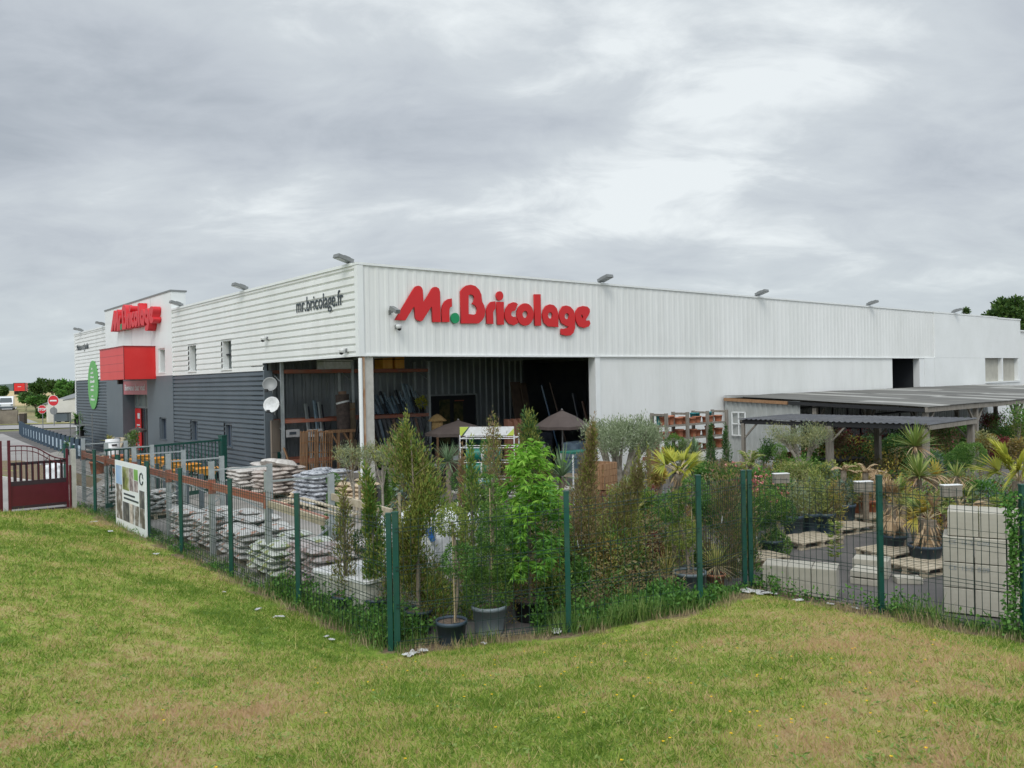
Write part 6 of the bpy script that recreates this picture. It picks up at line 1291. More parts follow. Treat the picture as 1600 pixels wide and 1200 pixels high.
# stacked wooden planters
g = AT(934, 600, 17.5)
for i, (z, h, lb) in enumerate([(0, .62, 'dark brown wooden planter at the bottom of the stack behind the leaning cypress'), (.64, .42, 'brown slatted planter in the middle of the stack behind the leaning cypress'), (1.08, .55, 'pale brown slatted planter on top of the stack behind the leaning cypress')]):
    t = thing('wooden_planter', lb, 'planter', (g.x, g.y, z), TH+.1*i); b = MB(); m_ = WOODB if i == 2 else WOODR
    nb = max(3, int(h/.13))
    for k in range(nb):
        z0_, z1_ = h*k/nb+.006, h*(k+1)/nb-.006
        b.box(-.26, .26, -.28, -.255, z0_, z1_, m_); b.box(-.26, .26, .255, .28, z0_, z1_, m_); b.box(-.285, -.262, -.25, .25, z0_, z1_, m_); b.box(.262, .285, -.25, .25, z0_, z1_, m_)
    b.build('slats', t); b = MB(); b.box(-.25, .25, -.25, .25, .02, .05, m_)
    for sx_ in (-1, 1):
        for sy in (-1, 1): b.box(sx_*.23-.02, sx_*.23+.02, sy*.23-.02, sy*.23+.02, .06, h, m_)
    b.build('frame', t)
# planter boxes hooked on the right-hand fence
for i, (px, py, D, w_, lb) in enumerate([(1220, 746, 12.7, .24, 'small weathered planter box with a white rim near the fence corner'), (1349, 759, 11.5, .24, 'small weathered planter box with a white rim beside the middle right post'), (1486, 765, 10.6, .25, 'small weathered planter box with a white rim above the block stack')]):
    p = AT(px, py, D); t = thing('planter_box', lb, 'planter', (p.x, p.y, p.z), TH+rad(-84)+rad(50)); b = MB(); b.box(-w_/2, w_/2, -.045, .045, -.085, -.03, WOODG); b.box(-w_/2, w_/2, -.045, .045, -.025, .055, WOODG); b.build('box', t)
    b = MB(); b.box(-w_/2-.004, w_/2+.004, -.05, .05, .056, .066, PAPER); b.build('rim', t)

# ================================================================== COVERED BAY CONTENTS (store frame)
r2 = thing('pallet_rack', 'tall galvanised rack with orange beams inside the covered corner', 'rack', W(0, 0), TH)
for X in (.35, 2.95, 6.15):
    b = MB()
    for Y in (5.9, 6.9): b.box(X-.05, X+.05, Y-.04, Y+.04, 0, 4.2, GALV)
    for k in range(5): b.beam((X, 5.94, .3+.8*k), (X, 6.86, .7+.8*k), .03, .03, GALV)
    b.build('frame', r2)
for x0, x1 in ((.41, 2.89), (3.01, 6.09)):
    for z in (.80, 2.14, 3.80):
        for Y in (5.87, 6.92): b = MB(); b.box(x0, x1, Y-.03, Y+.03, z, z+.12, ORANGE); b.build('beam', r2)
PACKS = [mat('blue_grey_pack', (.07, .11, .15), (.14, .20, .26), sc=6, rough=.35), mat('dark_pack', (.02, .025, .035), (.05, .055, .07), sc=6, rough=.4), mat('brown_pack', (.12, .07, .05), (.18, .11, .08), sc=6, rough=.7), mat('pale_blue_pack', (.18, .26, .32), (.30, .38, .44), sc=6, rough=.35)]
random.seed(31)
ORD = 'first second third fourth fifth sixth seventh eighth ninth tenth eleventh twelfth thirteenth'.split()
for i in range(12):
    x = 4.1+i*.165; z0 = 2.28; h = random.uniform(.55, .95)+.25*(i > 8); t = thing('profile_pack', 'slanting blue-wrapped pack on the upper beam, %s from the left' % ORD[i], 'pack', W(x, 6.35, z0), TH, 'blue-wrapped packs on the upper beam')
    b = MB(); b.beam((0, 0, 0), (-.14, .25, h), .12, .07, PACKS[[0, 3, 0, 1][i % 4]]); b.build('pack', t)
    b = MB(); b.beam((0, -.03, h*.55), (-.06, .08, h*.95), .08, .03, PACKS[3]); b.build('label', t)
for i in range(13):
    x = 3.65+i*.19; t = thing('profile_pack', 'long dark slanting pack below the beam, %s from the left' % ORD[i], 'pack', W(x, 5.7, .85), TH, 'dark packs leaning below the beam'); b = MB(); b.beam((0, 0, 0), (-.22, .18, 1.25), .14, .09, PACKS[[1, 2, 1, 0, 1][i % 5]]); b.build('pack', t); b = MB(); b.box(-.045, .045, -.075, -.06, .0, .10, PAPER); b.build('end_label', t)
for i in range(10):
    x = 3.8+i*.22; t = thing('profile_pack', 'black pack with white end label at the rack bottom, %s from the left' % ORD[i], 'pack', W(x, 5.75, .12+.32*(i % 2)), TH, 'black packs at the bottom of the rack'); b = MB(); b.box(-.09, .09, 0, 1.2, 0, .28, BLACK); b.build('pack', t); b = MB(); b.box(-.04, .04, -.01, -.002, .14, .24, PAPER); b.build('end_label', t)
for i, (x, h, r, m_, lb) in enumerate([(2.35, 3.05, .23, mat('dark_brown_mat', (.06, .045, .04), (.10, .075, .065), sc=9, rough=.95), 'thick dark brown roll standing by the rack, tied near its top'), (2.78, 2.75, .17, mat('tan_mat', (.22, .17, .11), (.30, .24, .16), sc=9, rough=.95, stretch=(6, 6, 1)), 'tan reed roll beside the dark brown roll'), (2.62, 3.15, .14, mat('reddish_mat', (.28, .17, .12), (.36, .24, .17), sc=9, rough=.95), 'reddish roll showing above the other two rolls')]):
    t = thing('screening_roll', lb, 'roll', W(x, 5.45+.25*i, 0), TH); b = MB(); b.tube([(0, 0, .05), (.01, .0, h*.5), (-.03, .02, h)], [r, r*.97, r], m_, n=16); b.tube([(-.02, 0, h*.9), (-.03, .01, h*.92)], r*1.02, PAPER if i == 0 else WOODB, n=14, cap=False); b.build('roll', t)
t = thing('leaning_mat', 'black mat folded over beside the tan roll', 'mat', W(2.95, 5.3, 1.9), TH); b = MB(); b.tube([(-.25, 0, -.4), (-.1, 0, .1), (.05, 0, .55), (.2, 0, .62)], [.05, .08, .09, .05], BLACK, n=8); b.build('mat', t)
for i, (x, y, h, m_, lb) in enumerate([(1.62, 6.3, 2.75, GALV, 'first short galvanised tube pack in the rack'), (1.95, 6.3, 2.85, PACKS[3], 'pale blue tube pack behind the rack beam'), (2.08, 6.2, 2.8, GALV, 'second galvanised tube pack in the rack')]):
    t = thing('tube_pack', lb, 'pack', W(x, y, .3), TH); b = MB(); b.beam((0, 0, 0), (-.12, .3, h-.3), .10, .07, m_); b.beam((.1, 0, 0), (-.02, .3, h-.4), .05, .05, PACKS[1]); b.build('pack', t)
for i, (x0, x1, z, h, m_, lb) in enumerate([(1.9, 3.0, 3.93, .32, PAPER, 'long white carton on the top beam of the tall rack'), (4.2, 4.6, 3.93, .42, YELLOWP, 'left yellow container on top of the tall rack'), (4.72, 5.1, 3.93, .42, YELLOWP, 'right yellow container on top of the tall rack')]):
    t = thing('carton' if i == 0 else 'container', lb, 'box', W((x0+x1)/2, 6.1, z), TH); b = MB(); b.box(-(x1-x0)/2, (x1-x0)/2, -.2, .4, 0, h, m_); b.build('body', t); b = MB(); b.box(-(x1-x0)/2-.008, (x1-x0)/2+.008, -.208, .408, h*.78, h*.86, BLACK if i else LAMPG); b.build('band', t)
t = thing('pot_plant', 'yellow-leaved pot plant on the upper orange beam at the rack end', 'potted plant', W(5.95, 6.1, 2.27), TH); pot(t, .10, .2, BLACK); b = MB(); cloud_leaves(b, (0, 0, .38), .2, .2, .2, 260, LM['ypalm'], .1, .05); b.build('foliage', t)
def trellis(px, D, z0, z1, wpx, label, lean=.0, nv=4, nh=5):
    p = AT(px, 600, D); k = D/F; wd = wpx*k; t = thing('trellis', label, 'trellis', (p.x, p.y, z0), TH); t.rotation_euler = (-lean, 0, TH); b = MB(); h = z1-z0
    for i in range(nv+1): x = -wd/2+wd*i/nv; b.box(x-.014, x+.014, -.012, .012, 0, h-.03*(i % 2), WOODB)
    for i in range(nh+1): z = .05+(h-.1)*i/nh; b.box(-wd/2, wd/2, .013, .032, z-.02, z+.02, WOODB)
    b.build('slats', t)
for i, (px, w_, z1, lb) in enumerate([(470, 10, 1.95, 'narrow wooden trellis at the left of the trellis row'), (484, 16, 1.98, 'second wooden trellis from the left, with white tags'), (497, 16, 1.92, 'third wooden trellis from the left'), (508, 14, 1.88, 'fourth wooden trellis, half hidden beside the timber arch')]):
    trellis(px, 26.2+.25*i, .15, z1, w_, lb, lean=-.08)
    p = AT(px, 600, 26.1+.2*i)
g = AT(528, 600, 27.5); t = thing('timber_arch', 'brown timber garden arch with diagonal braces beside the trellises', 'arch', (g.x, g.y, 0), TH); b = MB()
b.box(-.05, .03, 0, .08, 0, 1.78, WOODB); b.box(.42, .5, 0, .08, 0, 1.78, WOODB); b.box(-.45, .62, -.01, .09, 1.78, 1.88, WOODB); b.beam((0, .04, 1.35), (-.25, .04, 1.76), .06, .05, WOODB); b.beam((.46, .04, 1.35), (.2, .04, 1.76), .06, .05, WOODB); b.build('frame', t)
g = AT(452, 600, 27); t = thing('plank', 'pale plank leaning at the left rack frame', 'plank', (g.x, g.y, 0), TH); b = MB(); b.beam((.25, 0, 0), (-.1, .3, 1.35), .12, .04, WOODB); b.build('plank', t)
for i, (px, z, w_, m_, lb) in enumerate([(456, 1.9, .5, PAPER, 'small white notice on the left of the orange beam'), (491, 1.9, .55, PAPER, 'small pale notice behind the trellises')]):
    p = AT(px, 600, 28.2); t = thing('notice', lb, 'notice', (p.x, p.y, z-.15), TH); b = MB(); b.box(-w_/2, w_/2, 0, .01, -.13, .13, m_); b.box(-w_/4, w_/4, -.004, 0, -.05, .05, SLATE); b.build('board', t)
g = AT(430, 600, 27.2); t = thing('door_leaf', 'tall two-tone board, brown above and green below, stood upright under the dishes', 'board', (g.x, g.y, 0), TH+rad(20)); b = MB(); b.box(-.2, .17, 0, .06, 1.2, 2.25, mat('taupe_board', (.20, .165, .13), rough=.8)); b.box(-.2, .03, 0, .06, 0, 1.19, mat('taupe_board', (.2, .165, .13))); b.box(.032, .17, 0, .06, 0, 1.19, FGREEN); b.build('panel', t)
def parasol(px, ptop, D, rpx, label, m_=BROWNF, zpole=True, n=8, drop=.48):
    p = AT(px, ptop, D); r = rpx*D/F; t = thing('parasol', label, 'parasol', (p.x, p.y, 0), .2); z = p.z; b = MB(); V = [(0, 0, z)]
    for ring, (f, dz) in enumerate(((.5, .42), (1, 1))):
        for i in range(n*2): a = math.pi*i/n; rr = r*f*(1 if i % 2 == 0 else .955); V.append((rr*math.cos(a), rr*math.sin(a), z-drop*dz-(0 if i % 2 == 0 else -.012)))
    k = n*2; b.add(V, [[0, 1+i, 1+(i+1) % k] for i in range(k)]+[[1+i, 1+k+i, 1+k+(i+1) % k, 1+(i+1) % k] for i in range(k)], m_)
    V2 = [(v[0], v[1], v[2]-(.1 if j > k else 0)) for j, v in enumerate(V)]
    b.add([V[1+k+i] for i in range(k)]+[(V[1+k+i][0], V[1+k+i][1], V[1+k+i][2]-.09) for i in range(k)], [[i, (i+1) % k, k+(i+1) % k, k+i] for i in range(k)], m_)
    b.lathe([(0, .04), (.06, .0)], m_, (0, 0, z), 8); b.build('canopy', t)
    b = MB(); b.tube([(0, 0, 0), (0, 0, z+.05)], .024, LAMPG, n=8); b.lathe([(0, 0), (.28, 0), (.28, .06), (.05, .12), (0, .12)], CONC, (0, 0, 0), 14); b.build('pole', t); b = MB()
    for i in range(n): a = 2*math.pi*i/n; b.tube([(0, 0, z-.02), (r*.97*math.cos(a), r*.97*math.sin(a), z-drop-.015)], .01, LAMPG, n=4)
    b.build('ribs', t)
parasol(878, 641, 25.5, 45, 'dark brown parasol open at the right of the covered bay'); parasol(716, 657, 25.2, 52, 'flat dark brown parasol left of the display stand', drop=.36)
parasol(215, 668, 36, 13, 'small dark parasol before the entrance doors', drop=.12)
g = AT(682, 600, 27.5); t = thing('bird_table', 'tan thatched bird table behind the flat parasol', 'bird table', (g.x, g.y, 0)); b = MB(); TAN = mat('thatch', (.32, .20, .08), (.42, .28, .12), sc=12, rough=1)
b.lathe([(0, 2.35), (.12, 2.3), (.32, 2.12), (.30, 2.1)], TAN, n=14); b.build('roof', t); b = MB(); b.tube([(0, 0, 0), (0, 0, 1.8)], .04, WOODB); b.lathe([(0, 1.8), (.2, 1.8), (.18, 2.1), (0, 2.1)], TAN, n=10); b.build('stand', t)
# display stand with green rolls
g = AT(717, 600, 22.4); ds = thing('display_stand', 'wire display stand with a white and lime header board and green rolls', 'display stand', (g.x, g.y, 0), rad(-3)+TH*0+rad(-8)); Wd = 1.50
b = MB(); b.box(0, Wd, 0, .03, 1.93, 2.17, PAPER); hb = b.build('header_board', ds); LIME = mat('lime_print', (.45, .55, .08), rough=.5)
b = MB(); b.add([(0, -.004, 1.93), (0, -.004, 2.17), (.25, -.004, 2.17), (.04, -.004, 1.93)], np.array([[0, 1, 2, 3]]), LIME); b.add([(.04, -.005, 1.93), (.25, -.005, 2.17), (.28, -.005, 2.17), (.09, -.005, 1.93)], np.array([[0, 1, 2, 3]]), FGREEN); b.add([(Wd-.2, -.004, 1.93), (Wd, -.004, 2.12), (Wd, -.004, 1.93)], np.array([[0, 1, 2]]), LIME); b.lathe([(0, 0), (.13, 0), (0, .001)], LIME, (0, 0, 0), 14); b.build('print', hb)
for ob in hb.children: pass
b = MB()
for x in (0, Wd):
    for y in (0, .7): b.tube([(x, y, 0), (x, y, 1.95)], .017, PAPER, n=6)
for z in (.3, .75, 1.2, 1.6, 1.85):
    for y in (0, .7): b.tube([(0, y, z), (Wd, y, z)], .013, PAPER, n=5)
    for x in (0, Wd): b.tube([(x, 0, z), (x, .7, z)], .013, PAPER, n=5)
b.build('wire_frame', ds)
for i, (z, r, L_) in enumerate([(1.40, .17, .95), (1.02, .16, .9), (.62, .13, .8)]):
    lo = ds.location; rz = ds.rotation_euler[2]; x, y = .12, .3; t = thing('mesh_roll', ['dark green roll at the top of the wire display stand', 'green roll with a white band in the middle of the wire stand', 'pale turquoise roll low on the wire stand'][i], 'roll', (lo.x+x*math.cos(rz)-y*math.sin(rz), lo.y+x*math.sin(rz)+y*math.cos(rz), z), rz)
    b = MB(); b.tube([(0, 0, 0), (L_, 0, 0)], r, GREENP if i < 2 else TURQ, n=18); b.build('roll', t); b = MB(); b.tube([(L_*.45, 0, 0), (L_*.53, 0, 0)], r*1.02, PAPER, n=18); b.build('band', t)
g = AT(920, 600, 24.5)
for i in range(2):
    t = thing('hose_coil', ['yellow hose hanging by the bay opening, left of two', 'yellow hose hanging by the bay opening, right of two'][i], 'hose', (g.x+.16*i, g.y, 1.75)); b = MB()
    for q in range(3): b.tube([(.04*math.sin(a)+.02*q, .03*q, .22*math.cos(a)-.03*q) for a in np.linspace(0, 6.28, 18)], .018, YELLOWP, n=6)
    b.build('hose', t)
b = MB(); b.beam((g.x-.1, g.y, 2.02), (g.x+.35, g.y, 2.0), .04, .04, PAPER); o = b.build('hose_bracket'); tag(o, 'white bracket the two yellow hoses hang from', 'bracket')
g = AT(893, 600, 21); t = thing('folding_table', 'small green-topped white-legged table in front of the dark bay', 'table', (g.x, g.y, 0), TH); b = MB(); b.box(0, .9, 0, .5, 1.5, 1.54, GREENP); b.build('top', t); b = MB()
for x in (.02, .86):
    for y in (.02, .46): b.box(x, x+.03, y, y+.03, 0, 1.5, PAPER)
b.build('leg', t)
for i, (px, D, z1, w_, m_, lb, tp) in enumerate([(812, 33, 3.35, .5, mat('brown_timber_sheet', (.09, .06, .045), (.13, .09, .065), sc=5, rough=.8), 'tall brown timber sheets leaning in the dark bay', 0), (826, 33, 3.3, .35, mat('brown_timber_sheet', (.09, .06, .045)), 'second leaning brown timber sheet in the dark bay', .05), (862, 32, 3.2, .16, mat('blue_plastic_sheet', (.03, .09, .18), (.08, .16, .26), sc=4, rough=.3), 'blue wrapped board leaning deep in the dark bay', .25), (876, 32, 3.3, .3, mat('brown_timber_sheet', (.09, .06, .045)), 'brown board leaning next to the blue one', .3), (908, 30, 2.9, .2, PACKS[1], 'dark pack leaning at the back right of the bay', .1), (922, 30, 2.6, .12, PACKS[2], 'brown pole pack beside the bay jamb', .1)]):
    g = AT(px, 600, D); t = thing('board', lb, 'board', (g.x, g.y, 0), TH); b = MB(); b.beam((tp, -.3, 0), (-tp, .3, z1), w_, .05, m_); b.build('sheet', t)
g = AT(802, 600, 27); t = thing('timber_stack', 'upright stack of red-brown boards behind the display stand', 'timber stack', (g.x, g.y, 0), TH); b = MB()
for i in range(9): b.box(-.35+i*.085, -.27+i*.085, -.1+.02*(i % 3), .1, 0, 2.15-.05*((i*7) % 3), WOODR)
b.build('boards', t)
g = AT(604, 600, 22.3); t = thing('storage_box', 'grey ribbed plastic storage box beside the corner column', 'box', (g.x, g.y, 0), TH); b = MB(); b.box(-.2, .25, -.2, .3, .02, .55, SHEETD)
for i in range(7): b.box(-.19+i*.062, -.165+i*.062, -.21, -.201, .06, .5, SHEETG)
b.build('body', t); b = MB(); b.box(-.22, .27, -.23, .32, .55, .62, LAMPG); b.build('lid', t)
t = thing('wooden_crate', 'dark wooden crate with a sack on it behind the tan sacks', 'crate', tuple(W(1.2, 1.9)), TH); b = MB()
for k in range(4): b.box(-.8, .8, -.45, -.42, .05+.2*k, .22+.2*k, WOODG); b.box(.8, .83, -.42, .42, .05+.2*k, .22+.2*k, WOODG); b.box(-.83, -.8, -.42, .42, .05+.2*k, .22+.2*k, WOODG)
b.box(-.8, .8, -.41, .41, .6, .64, WOODG); b.build('slats', t); p = W(1.1, 1.9); one_bag('slate', (p.x, p.y, .66), TH+.3, 'dark grey sack lying on the wooden crate behind the tan sacks', None, s=1.3)

# ================================================================== MACHINES behind the sliding gate
wb0 = thing('wheelbarrow', 'x', 'wheelbarrow'); b = MB()
V = [(-.32, -.42, .62), (.32, -.42, .62), (.32, .34, .62), (-.32, .34, .62), (-.2, -.26, .36), (.2, -.26, .36), (.2, .16, .36), (-.2, .16, .36)]
b.add(V, np.array([[4, 5, 6, 7], [0, 4, 7, 3], [1, 2, 6, 5], [0, 1, 5, 4], [3, 7, 6, 2]]), YELLOWP); b.tube([V[0], V[1], V[2], V[3], V[0]], .015, YELLOWP, n=6); b.build('tray', wb0)
b = MB()
for s in (-1, 1): b.tube([(s*.06, -.62, .2), (s*.2, -.2, .34), (s*.26, .4, .42), (s*.27, .95, .66)], .017, BLACK, n=6); b.tube([(s*.22, .2, .38), (s*.24, .28, .02), (s*.24, .42, .02), (s*.24, .36, .4)], .014, BLACK, n=6)
b.build('frame', wb0); b = MB(); b.tube([(.05, -.62, .19), (-.05, -.62, .19)], .19, BLACK, n=16); b.tube([(.055, -.62, .19), (-.055, -.62, .19)], .09, YELLOWP, n=12); b.build('wheel', wb0)
random.seed(3); kk_ = 0
for r_ in range(2):
    for c_i in range(5):
        X, Y = -1.3-r_*1.2, 8.6+c_i*1.9+.3*r_
        o = wb0 if kk_ == 0 else dup(wb0); p = W(X, Y); o.location = (p.x, p.y, 0); o.rotation_euler = (0, 0, TH+random.uniform(-.3, .3)+rad(90)); kk_ += 1
        o['label'] = ['yellow wheelbarrow in the row along the slate wall', 'yellow wheelbarrow in the middle row behind the sliding gate', 'yellow wheelbarrow in the row nearest the rack, behind the sliding gate'][r_]; o['group'] = 'yellow wheelbarrows, row %s' % ['by the wall', 'in the middle', 'by the rack'][r_]
for i, (X, Y, lb) in enumerate([(-.8, 12.5, 'black garden machine with upright handles, left one by the slate wall'), (-.8, 9.8, 'black garden machine with upright handles, right one by the slate wall'), (-1.0, 7.2, 'black garden machine close behind the thick green gate post')]):
    t = thing('tiller', lb, 'garden machine', W(X, Y), TH+.4*i); b = MB(); b.box(-.2, .2, -.25, .2, .25, .55, BLACK); b.tube([(-.2, 0, .28), (.2, 0, .28)], .1, BLACK, n=10); b.build('engine', t); b = MB()
    for s in (-1, 1): b.tube([(s*.12, .1, .5), (s*.22, .7, 1.05), (s*.24, .95, 1.12)], .016, BLACK, n=6)
    b.build('handles', t); b = MB()
    for s in (-1, 1): b.tube([(s*.24, 0, .2), (s*.32, 0, .2)], .2, BLACK, n=14)
    b.build('wheel', t)
for i in range(9):
    p = W(-3.9+.02*i, -.6+i*1.0+.2*(i % 2)); t = thing('post', 'blue grey post in the row between the rack and the machines', 'post', (p.x, p.y, 0), TH, 'blue grey posts beside the rack'); b = MB(); b.box(-.05, .05, -.05, .05, 0, 1.15, SLATE2); b.build('shaft', t); b = MB(); b.box(-.056, .056, -.056, .056, 1.15, 1.17, SLATE); b.build('cap', t)
t = thing('display_column', 'white cylindrical display column in front of the entrance', 'display', W(-2.4, 16.2), TH); b = MB(); b.lathe([(0, 0), (.27, 0), (.27, 1.35), (0, 1.36)], PAPER, n=20); b.build('body', t); b = MB(); b.box(-.1, .1, -.29, -.27, 1.1, 1.16, BLACK); b.build('slot', t)
t = thing('plant_trolley', 'tiered black plant trolley by the far slate wall', 'trolley', W(-1.0, 28.5), TH-rad(90)); b = MB()
for z in (.3, .9, 1.5): b.box(-1.1, 1.1, -.3, .3, z, z+.03, LAMPG)
for x in (-1.1, 1.1):
    for y in (-.3, .3): b.box(x-.02, x+.02, y-.02, y+.02, 0, 2.1, LAMPG)
b.build('frame', t)
for i, (X, Y, z, s, lb, mm) in enumerate([(-1.1, 28.9, 1.53, .5, 'green plant on the top tier of the plant trolley', 'ball'), (-1.1, 28.0, .93, .45, 'dark plant on the middle tier of the plant trolley', 'darkcon'), (-1.7, 27.5, .0, .8, 'spreading cycad palm on the ground before the plant trolley', 'greencon')]):
    t = thing('potted_plant', lb, 'potted plant', W(X, Y, z), 0); b = MB(); rosette(b, (0, 0, .3 if i < 2 else .45), 70, s, .07, LM[mm], .35, (0, 1.3)); b.build('leaves', t); pot(t, .16, .3, BLACK)
yucca(172, 715, [(171, 690, 1)], 'small yucca in front of the lounge chairs near the entrance', ('phorm', 'dead'), Lpx=14, D=36, n=40, W_=.06)
bush(205, 720, (204, 686), (12, 14), ('greencon', 'olive'), 'leafy shrub under the small dark parasol', n=700, D=35, L_=.1, W_=.05)
for i, (px, lb, m_) in enumerate([(160, 'grey lounge chair near the far slate wall', LAMPG), (169, 'beige lounge chair beside the grey one', WOODP)]):
    g = AT(px, 600, 38); t = thing('lounge_chair', lb, 'chair', (g.x, g.y, 0), TH+.5); b = MB(); b.beam((-.5, 0, .35), (.25, 0, .38), .6, .07, m_); b.build('seat', t); b = MB(); b.beam((.25, 0, .4), (.65, 0, 1.1), .6, .06, m_); b.build('backrest', t); b = MB()
    for x in (-.45, .3):
        for y in (-.25, .25): b.box(x-.02, x+.02, y-.02, y+.02, 0, .34, BLACK)
    b.build('leg', t)
for i, px in enumerate((149, 183)):
    g = AT(px, 600, 33); t = thing('terracotta_planter', ['pinkish planter left of the yucca near the entrance', 'coral planter right of the yucca near the entrance'][i], 'planter', (g.x, g.y, 0)); pot(t, .28, .75 if i else .5, TERRA)
# low slatted barrier along the drive
bar = thing('slat_barrier', 'low barrier of dark blue slats with pale panels along the drive at the left', 'barrier', (0, 0, 0)); 
pts = [(-38.6, 64.5), (-36.0, 60.5), (-24.6, 44.8), (-20.4, 39.0)]; BSL = mat('blue_slat', (.03, .055, .085), (.04, .07, .10), sc=2, rough=.5); PALE = mat('pale_blue_panel', (.45, .55, .63), rough=.4)
seg = [Vector(p) for p in pts]; Ls = [(b_-a).length for a, b_ in zip(seg[:-1], seg[1:])]; T = sum(Ls); ns = 20; prev = None
for i in range(ns+1):
    s = T*i/ns; j = 0
    while j < len(Ls)-1 and s > Ls[j]: s -= Ls[j]; j += 1
    p = seg[j].lerp(seg[j+1], s/Ls[j]); b = MB(); b.box(p.x-.09, p.x+.09, p.y-.09, p.y+.09, 0, .98, BSL); b.build('slat', bar)
    if prev is not None: b = MB(); b.beam((prev.x, prev.y, .42), (p.x, p.y, .42), .03, .5, PALE); b.build('panel', bar)
    prev = p
# road signs, shed, van, trailers
def roundsign(px, py, D, r, label, kind):
    p = AT(px, py, D); t = thing('road_sign', label, 'road sign', (p.x, p.y, 0)); b = MB(); b.tube([(0, .05, 0), (0, .05, p.z+r*.8)], .04, LAMPG, n=8); b.build('pole', t)
    RS = mat('sign_red', (.55, .02, .03), rough=.4)
    b = MB(); n = 8 if kind == 'stop' else 28; off = math.pi/8 if kind == 'stop' else 0
    def disc(r_, y, m_, n=n, off=off): b.add([(r_*math.cos(2*math.pi*i/n+off), y, p.z+r_*math.sin(2*math.pi*i/n+off)) for i in range(n)], np.array([list(range(n))]), m_)
    if kind == 'back': disc(r, 0, LAMPG, 28, 0)
    else: disc(r, -.01, PAPER); disc(r*.93, -.02, RS)
    b.build('plate', t)
    if kind == 'noentry': b = MB(); b.box(-r*.62, r*.62, -.035, -.025, p.z-r*.13, p.z+r*.13, PAPER); b.build('white_bar', t)
    if kind == 'stop': o = text('lettering', 'STOP', r*.78, PAPER, t, .01, .012, 'CENTER', .95); o.rotation_euler = (rad(90), 0, 0); o.location = (0, -.04, p.z-r*.28)
roundsign(66, 639.5, 72, .40, 'red stop sign at the end of the drive', 'stop'); roundsign(83.5, 626, 78, .52, 'red no entry sign in front of the white shed', 'noentry'); roundsign(83.7, 642, 79, .36, 'grey back of a round sign below the no entry sign', 'back')
sh2 = thing('shed', 'low white shed with a grey sloping roof beyond the road', 'building', (0, 0, 0)); p = G(75.5, 660); q = AT(121, 655, 92); b = MB()
x0, y0 = p.x, p.y; x1, y1 = AT(124, 600, 88).x, 88
b.beam((x0, y0, 1.2), (x1, y1, 1.2), .3, 2.4, mat('cream_render', (.62, .60, .54), (.70, .68, .62), sc=.8, rough=.9)); b.beam((x0, y0, 1.0), (x0-3, y0+9, 1.0), .3, 2.0, mat('cream_render', (.62, .6, .54))); b.build('wall', sh2)
b = MB(); b.add([(x0-.4, y0-.3, 1.95), (x1, y1-.3, 2.6), (x1+1, y1+9, 4.9), (x0+1.5, y0+10, 3.1)], np.array([[0, 1, 2, 3]]), LAMPG); b.add([(x0-.4, y0-.3, 1.85), (x1, y1-.3, 2.5), (x1, y1-.3, 2.62), (x0-.4, y0-.3, 1.97)], np.array([[0, 1, 2, 3]]), LAMPG); b.build('roof', sh2)
g = G(108, 659); b = MB(); b.box(-.65, .65, -.4, .4, .12, .95, SLATE); b.box(-.7, .7, -.45, .45, .95, 1.02, BLACK); b.box(-.5, -.35, -.3, .3, 0, .12, BLACK); b.box(.35, .5, -.3, .3, 0, .12, BLACK); t = b.build('waste_container'); t.location = (g.x*1.0, g.y-1.2, 0); t.scale = (1.0,)*3; tag(t, 'dark wheeled waste container against the white shed', 'waste container')
def van(px, D, z0):
    p = AT(px, 600, D); t = thing('van', 'white van parked on the bank at the left edge', 'van', (p.x, p.y, z0), rad(28)); prof = [(-2.6, .35), (-2.6, 1.0), (-2.35, 1.15), (-1.65, 1.95), (-1.2, 2.15), (2.5, 2.2), (2.6, 2.0), (2.6, .35)]; VW = mat('van_white', (.70, .72, .74), rough=.25, coat=.5); b = MB(); n = len(prof)
    V = [(-.98, y, z) for y, z in prof]+[(.98, y, z) for y, z in prof]; b.add(V, [list(range(n))[::-1], list(range(n, 2*n))]+[[i, (i+1) % n, n+(i+1) % n, n+i] for i in range(n)], VW); b.build('body', t)
    b = MB(); b.add([(-.85, -2.30, 1.24), (.85, -2.30, 1.24), (.75, -1.70, 1.93), (-.75, -1.70, 1.93)], np.array([[0, 1, 2, 3]]), DGLASS); o = b.build('windscreen', t); o.location = (0, -.03, .02); b = MB(); b.box(-1.0, 1.0, -2.68, -2.5, .3, .62, SLATE); b.build('bumper', t)
    for s in (-1, 1):
        b = MB(); b.box(s*.8-.15, s*.8+.15, -2.64, -2.6, .78, .95, GLASS); b.build('headlight', t)
        for y in (-1.7, 1.7): b = MB(); b.tube([(s*.85, y, .35), (s*1.0, y, .35)], .35, BLACK, n=16); b.build('wheel', t)
van(10, 130, .35)
def trailer(px0, px1, ptop, pbot, D, label, m_):
    a, c = AT(px0, pbot, D), AT(px1, ptop, D); t = thing('lorry_trailer', label, 'trailer', (a.x, D, 0), rad(26)); b = MB(); b.box(0, c.x-a.x, 0, 7, a.z, c.z, m_); b.build('box', t); b = MB(); b.box(0, c.x-a.x, -.03, 0, c.z-.12, c.z, BLACK); b.box(0, .15, -.03, 0, a.z, c.z-.12, BLACK); b.box(c.x-a.x-.15, c.x-a.x, -.03, 0, a.z, c.z-.12, BLACK); b.box((c.x-a.x)*.35, (c.x-a.x)*.65, -.035, -.03, (a.z+c.z)/2, (a.z+c.z)/2+.12, PAPER); b.build('door_frame', t); b = MB()
    for y in (1, 2.5, 5.5): b.tube([(0.1, y, a.z-.5), (c.x-a.x-.1, y, a.z-.5)], .5, BLACK, n=12)
    b.build('wheel', t)
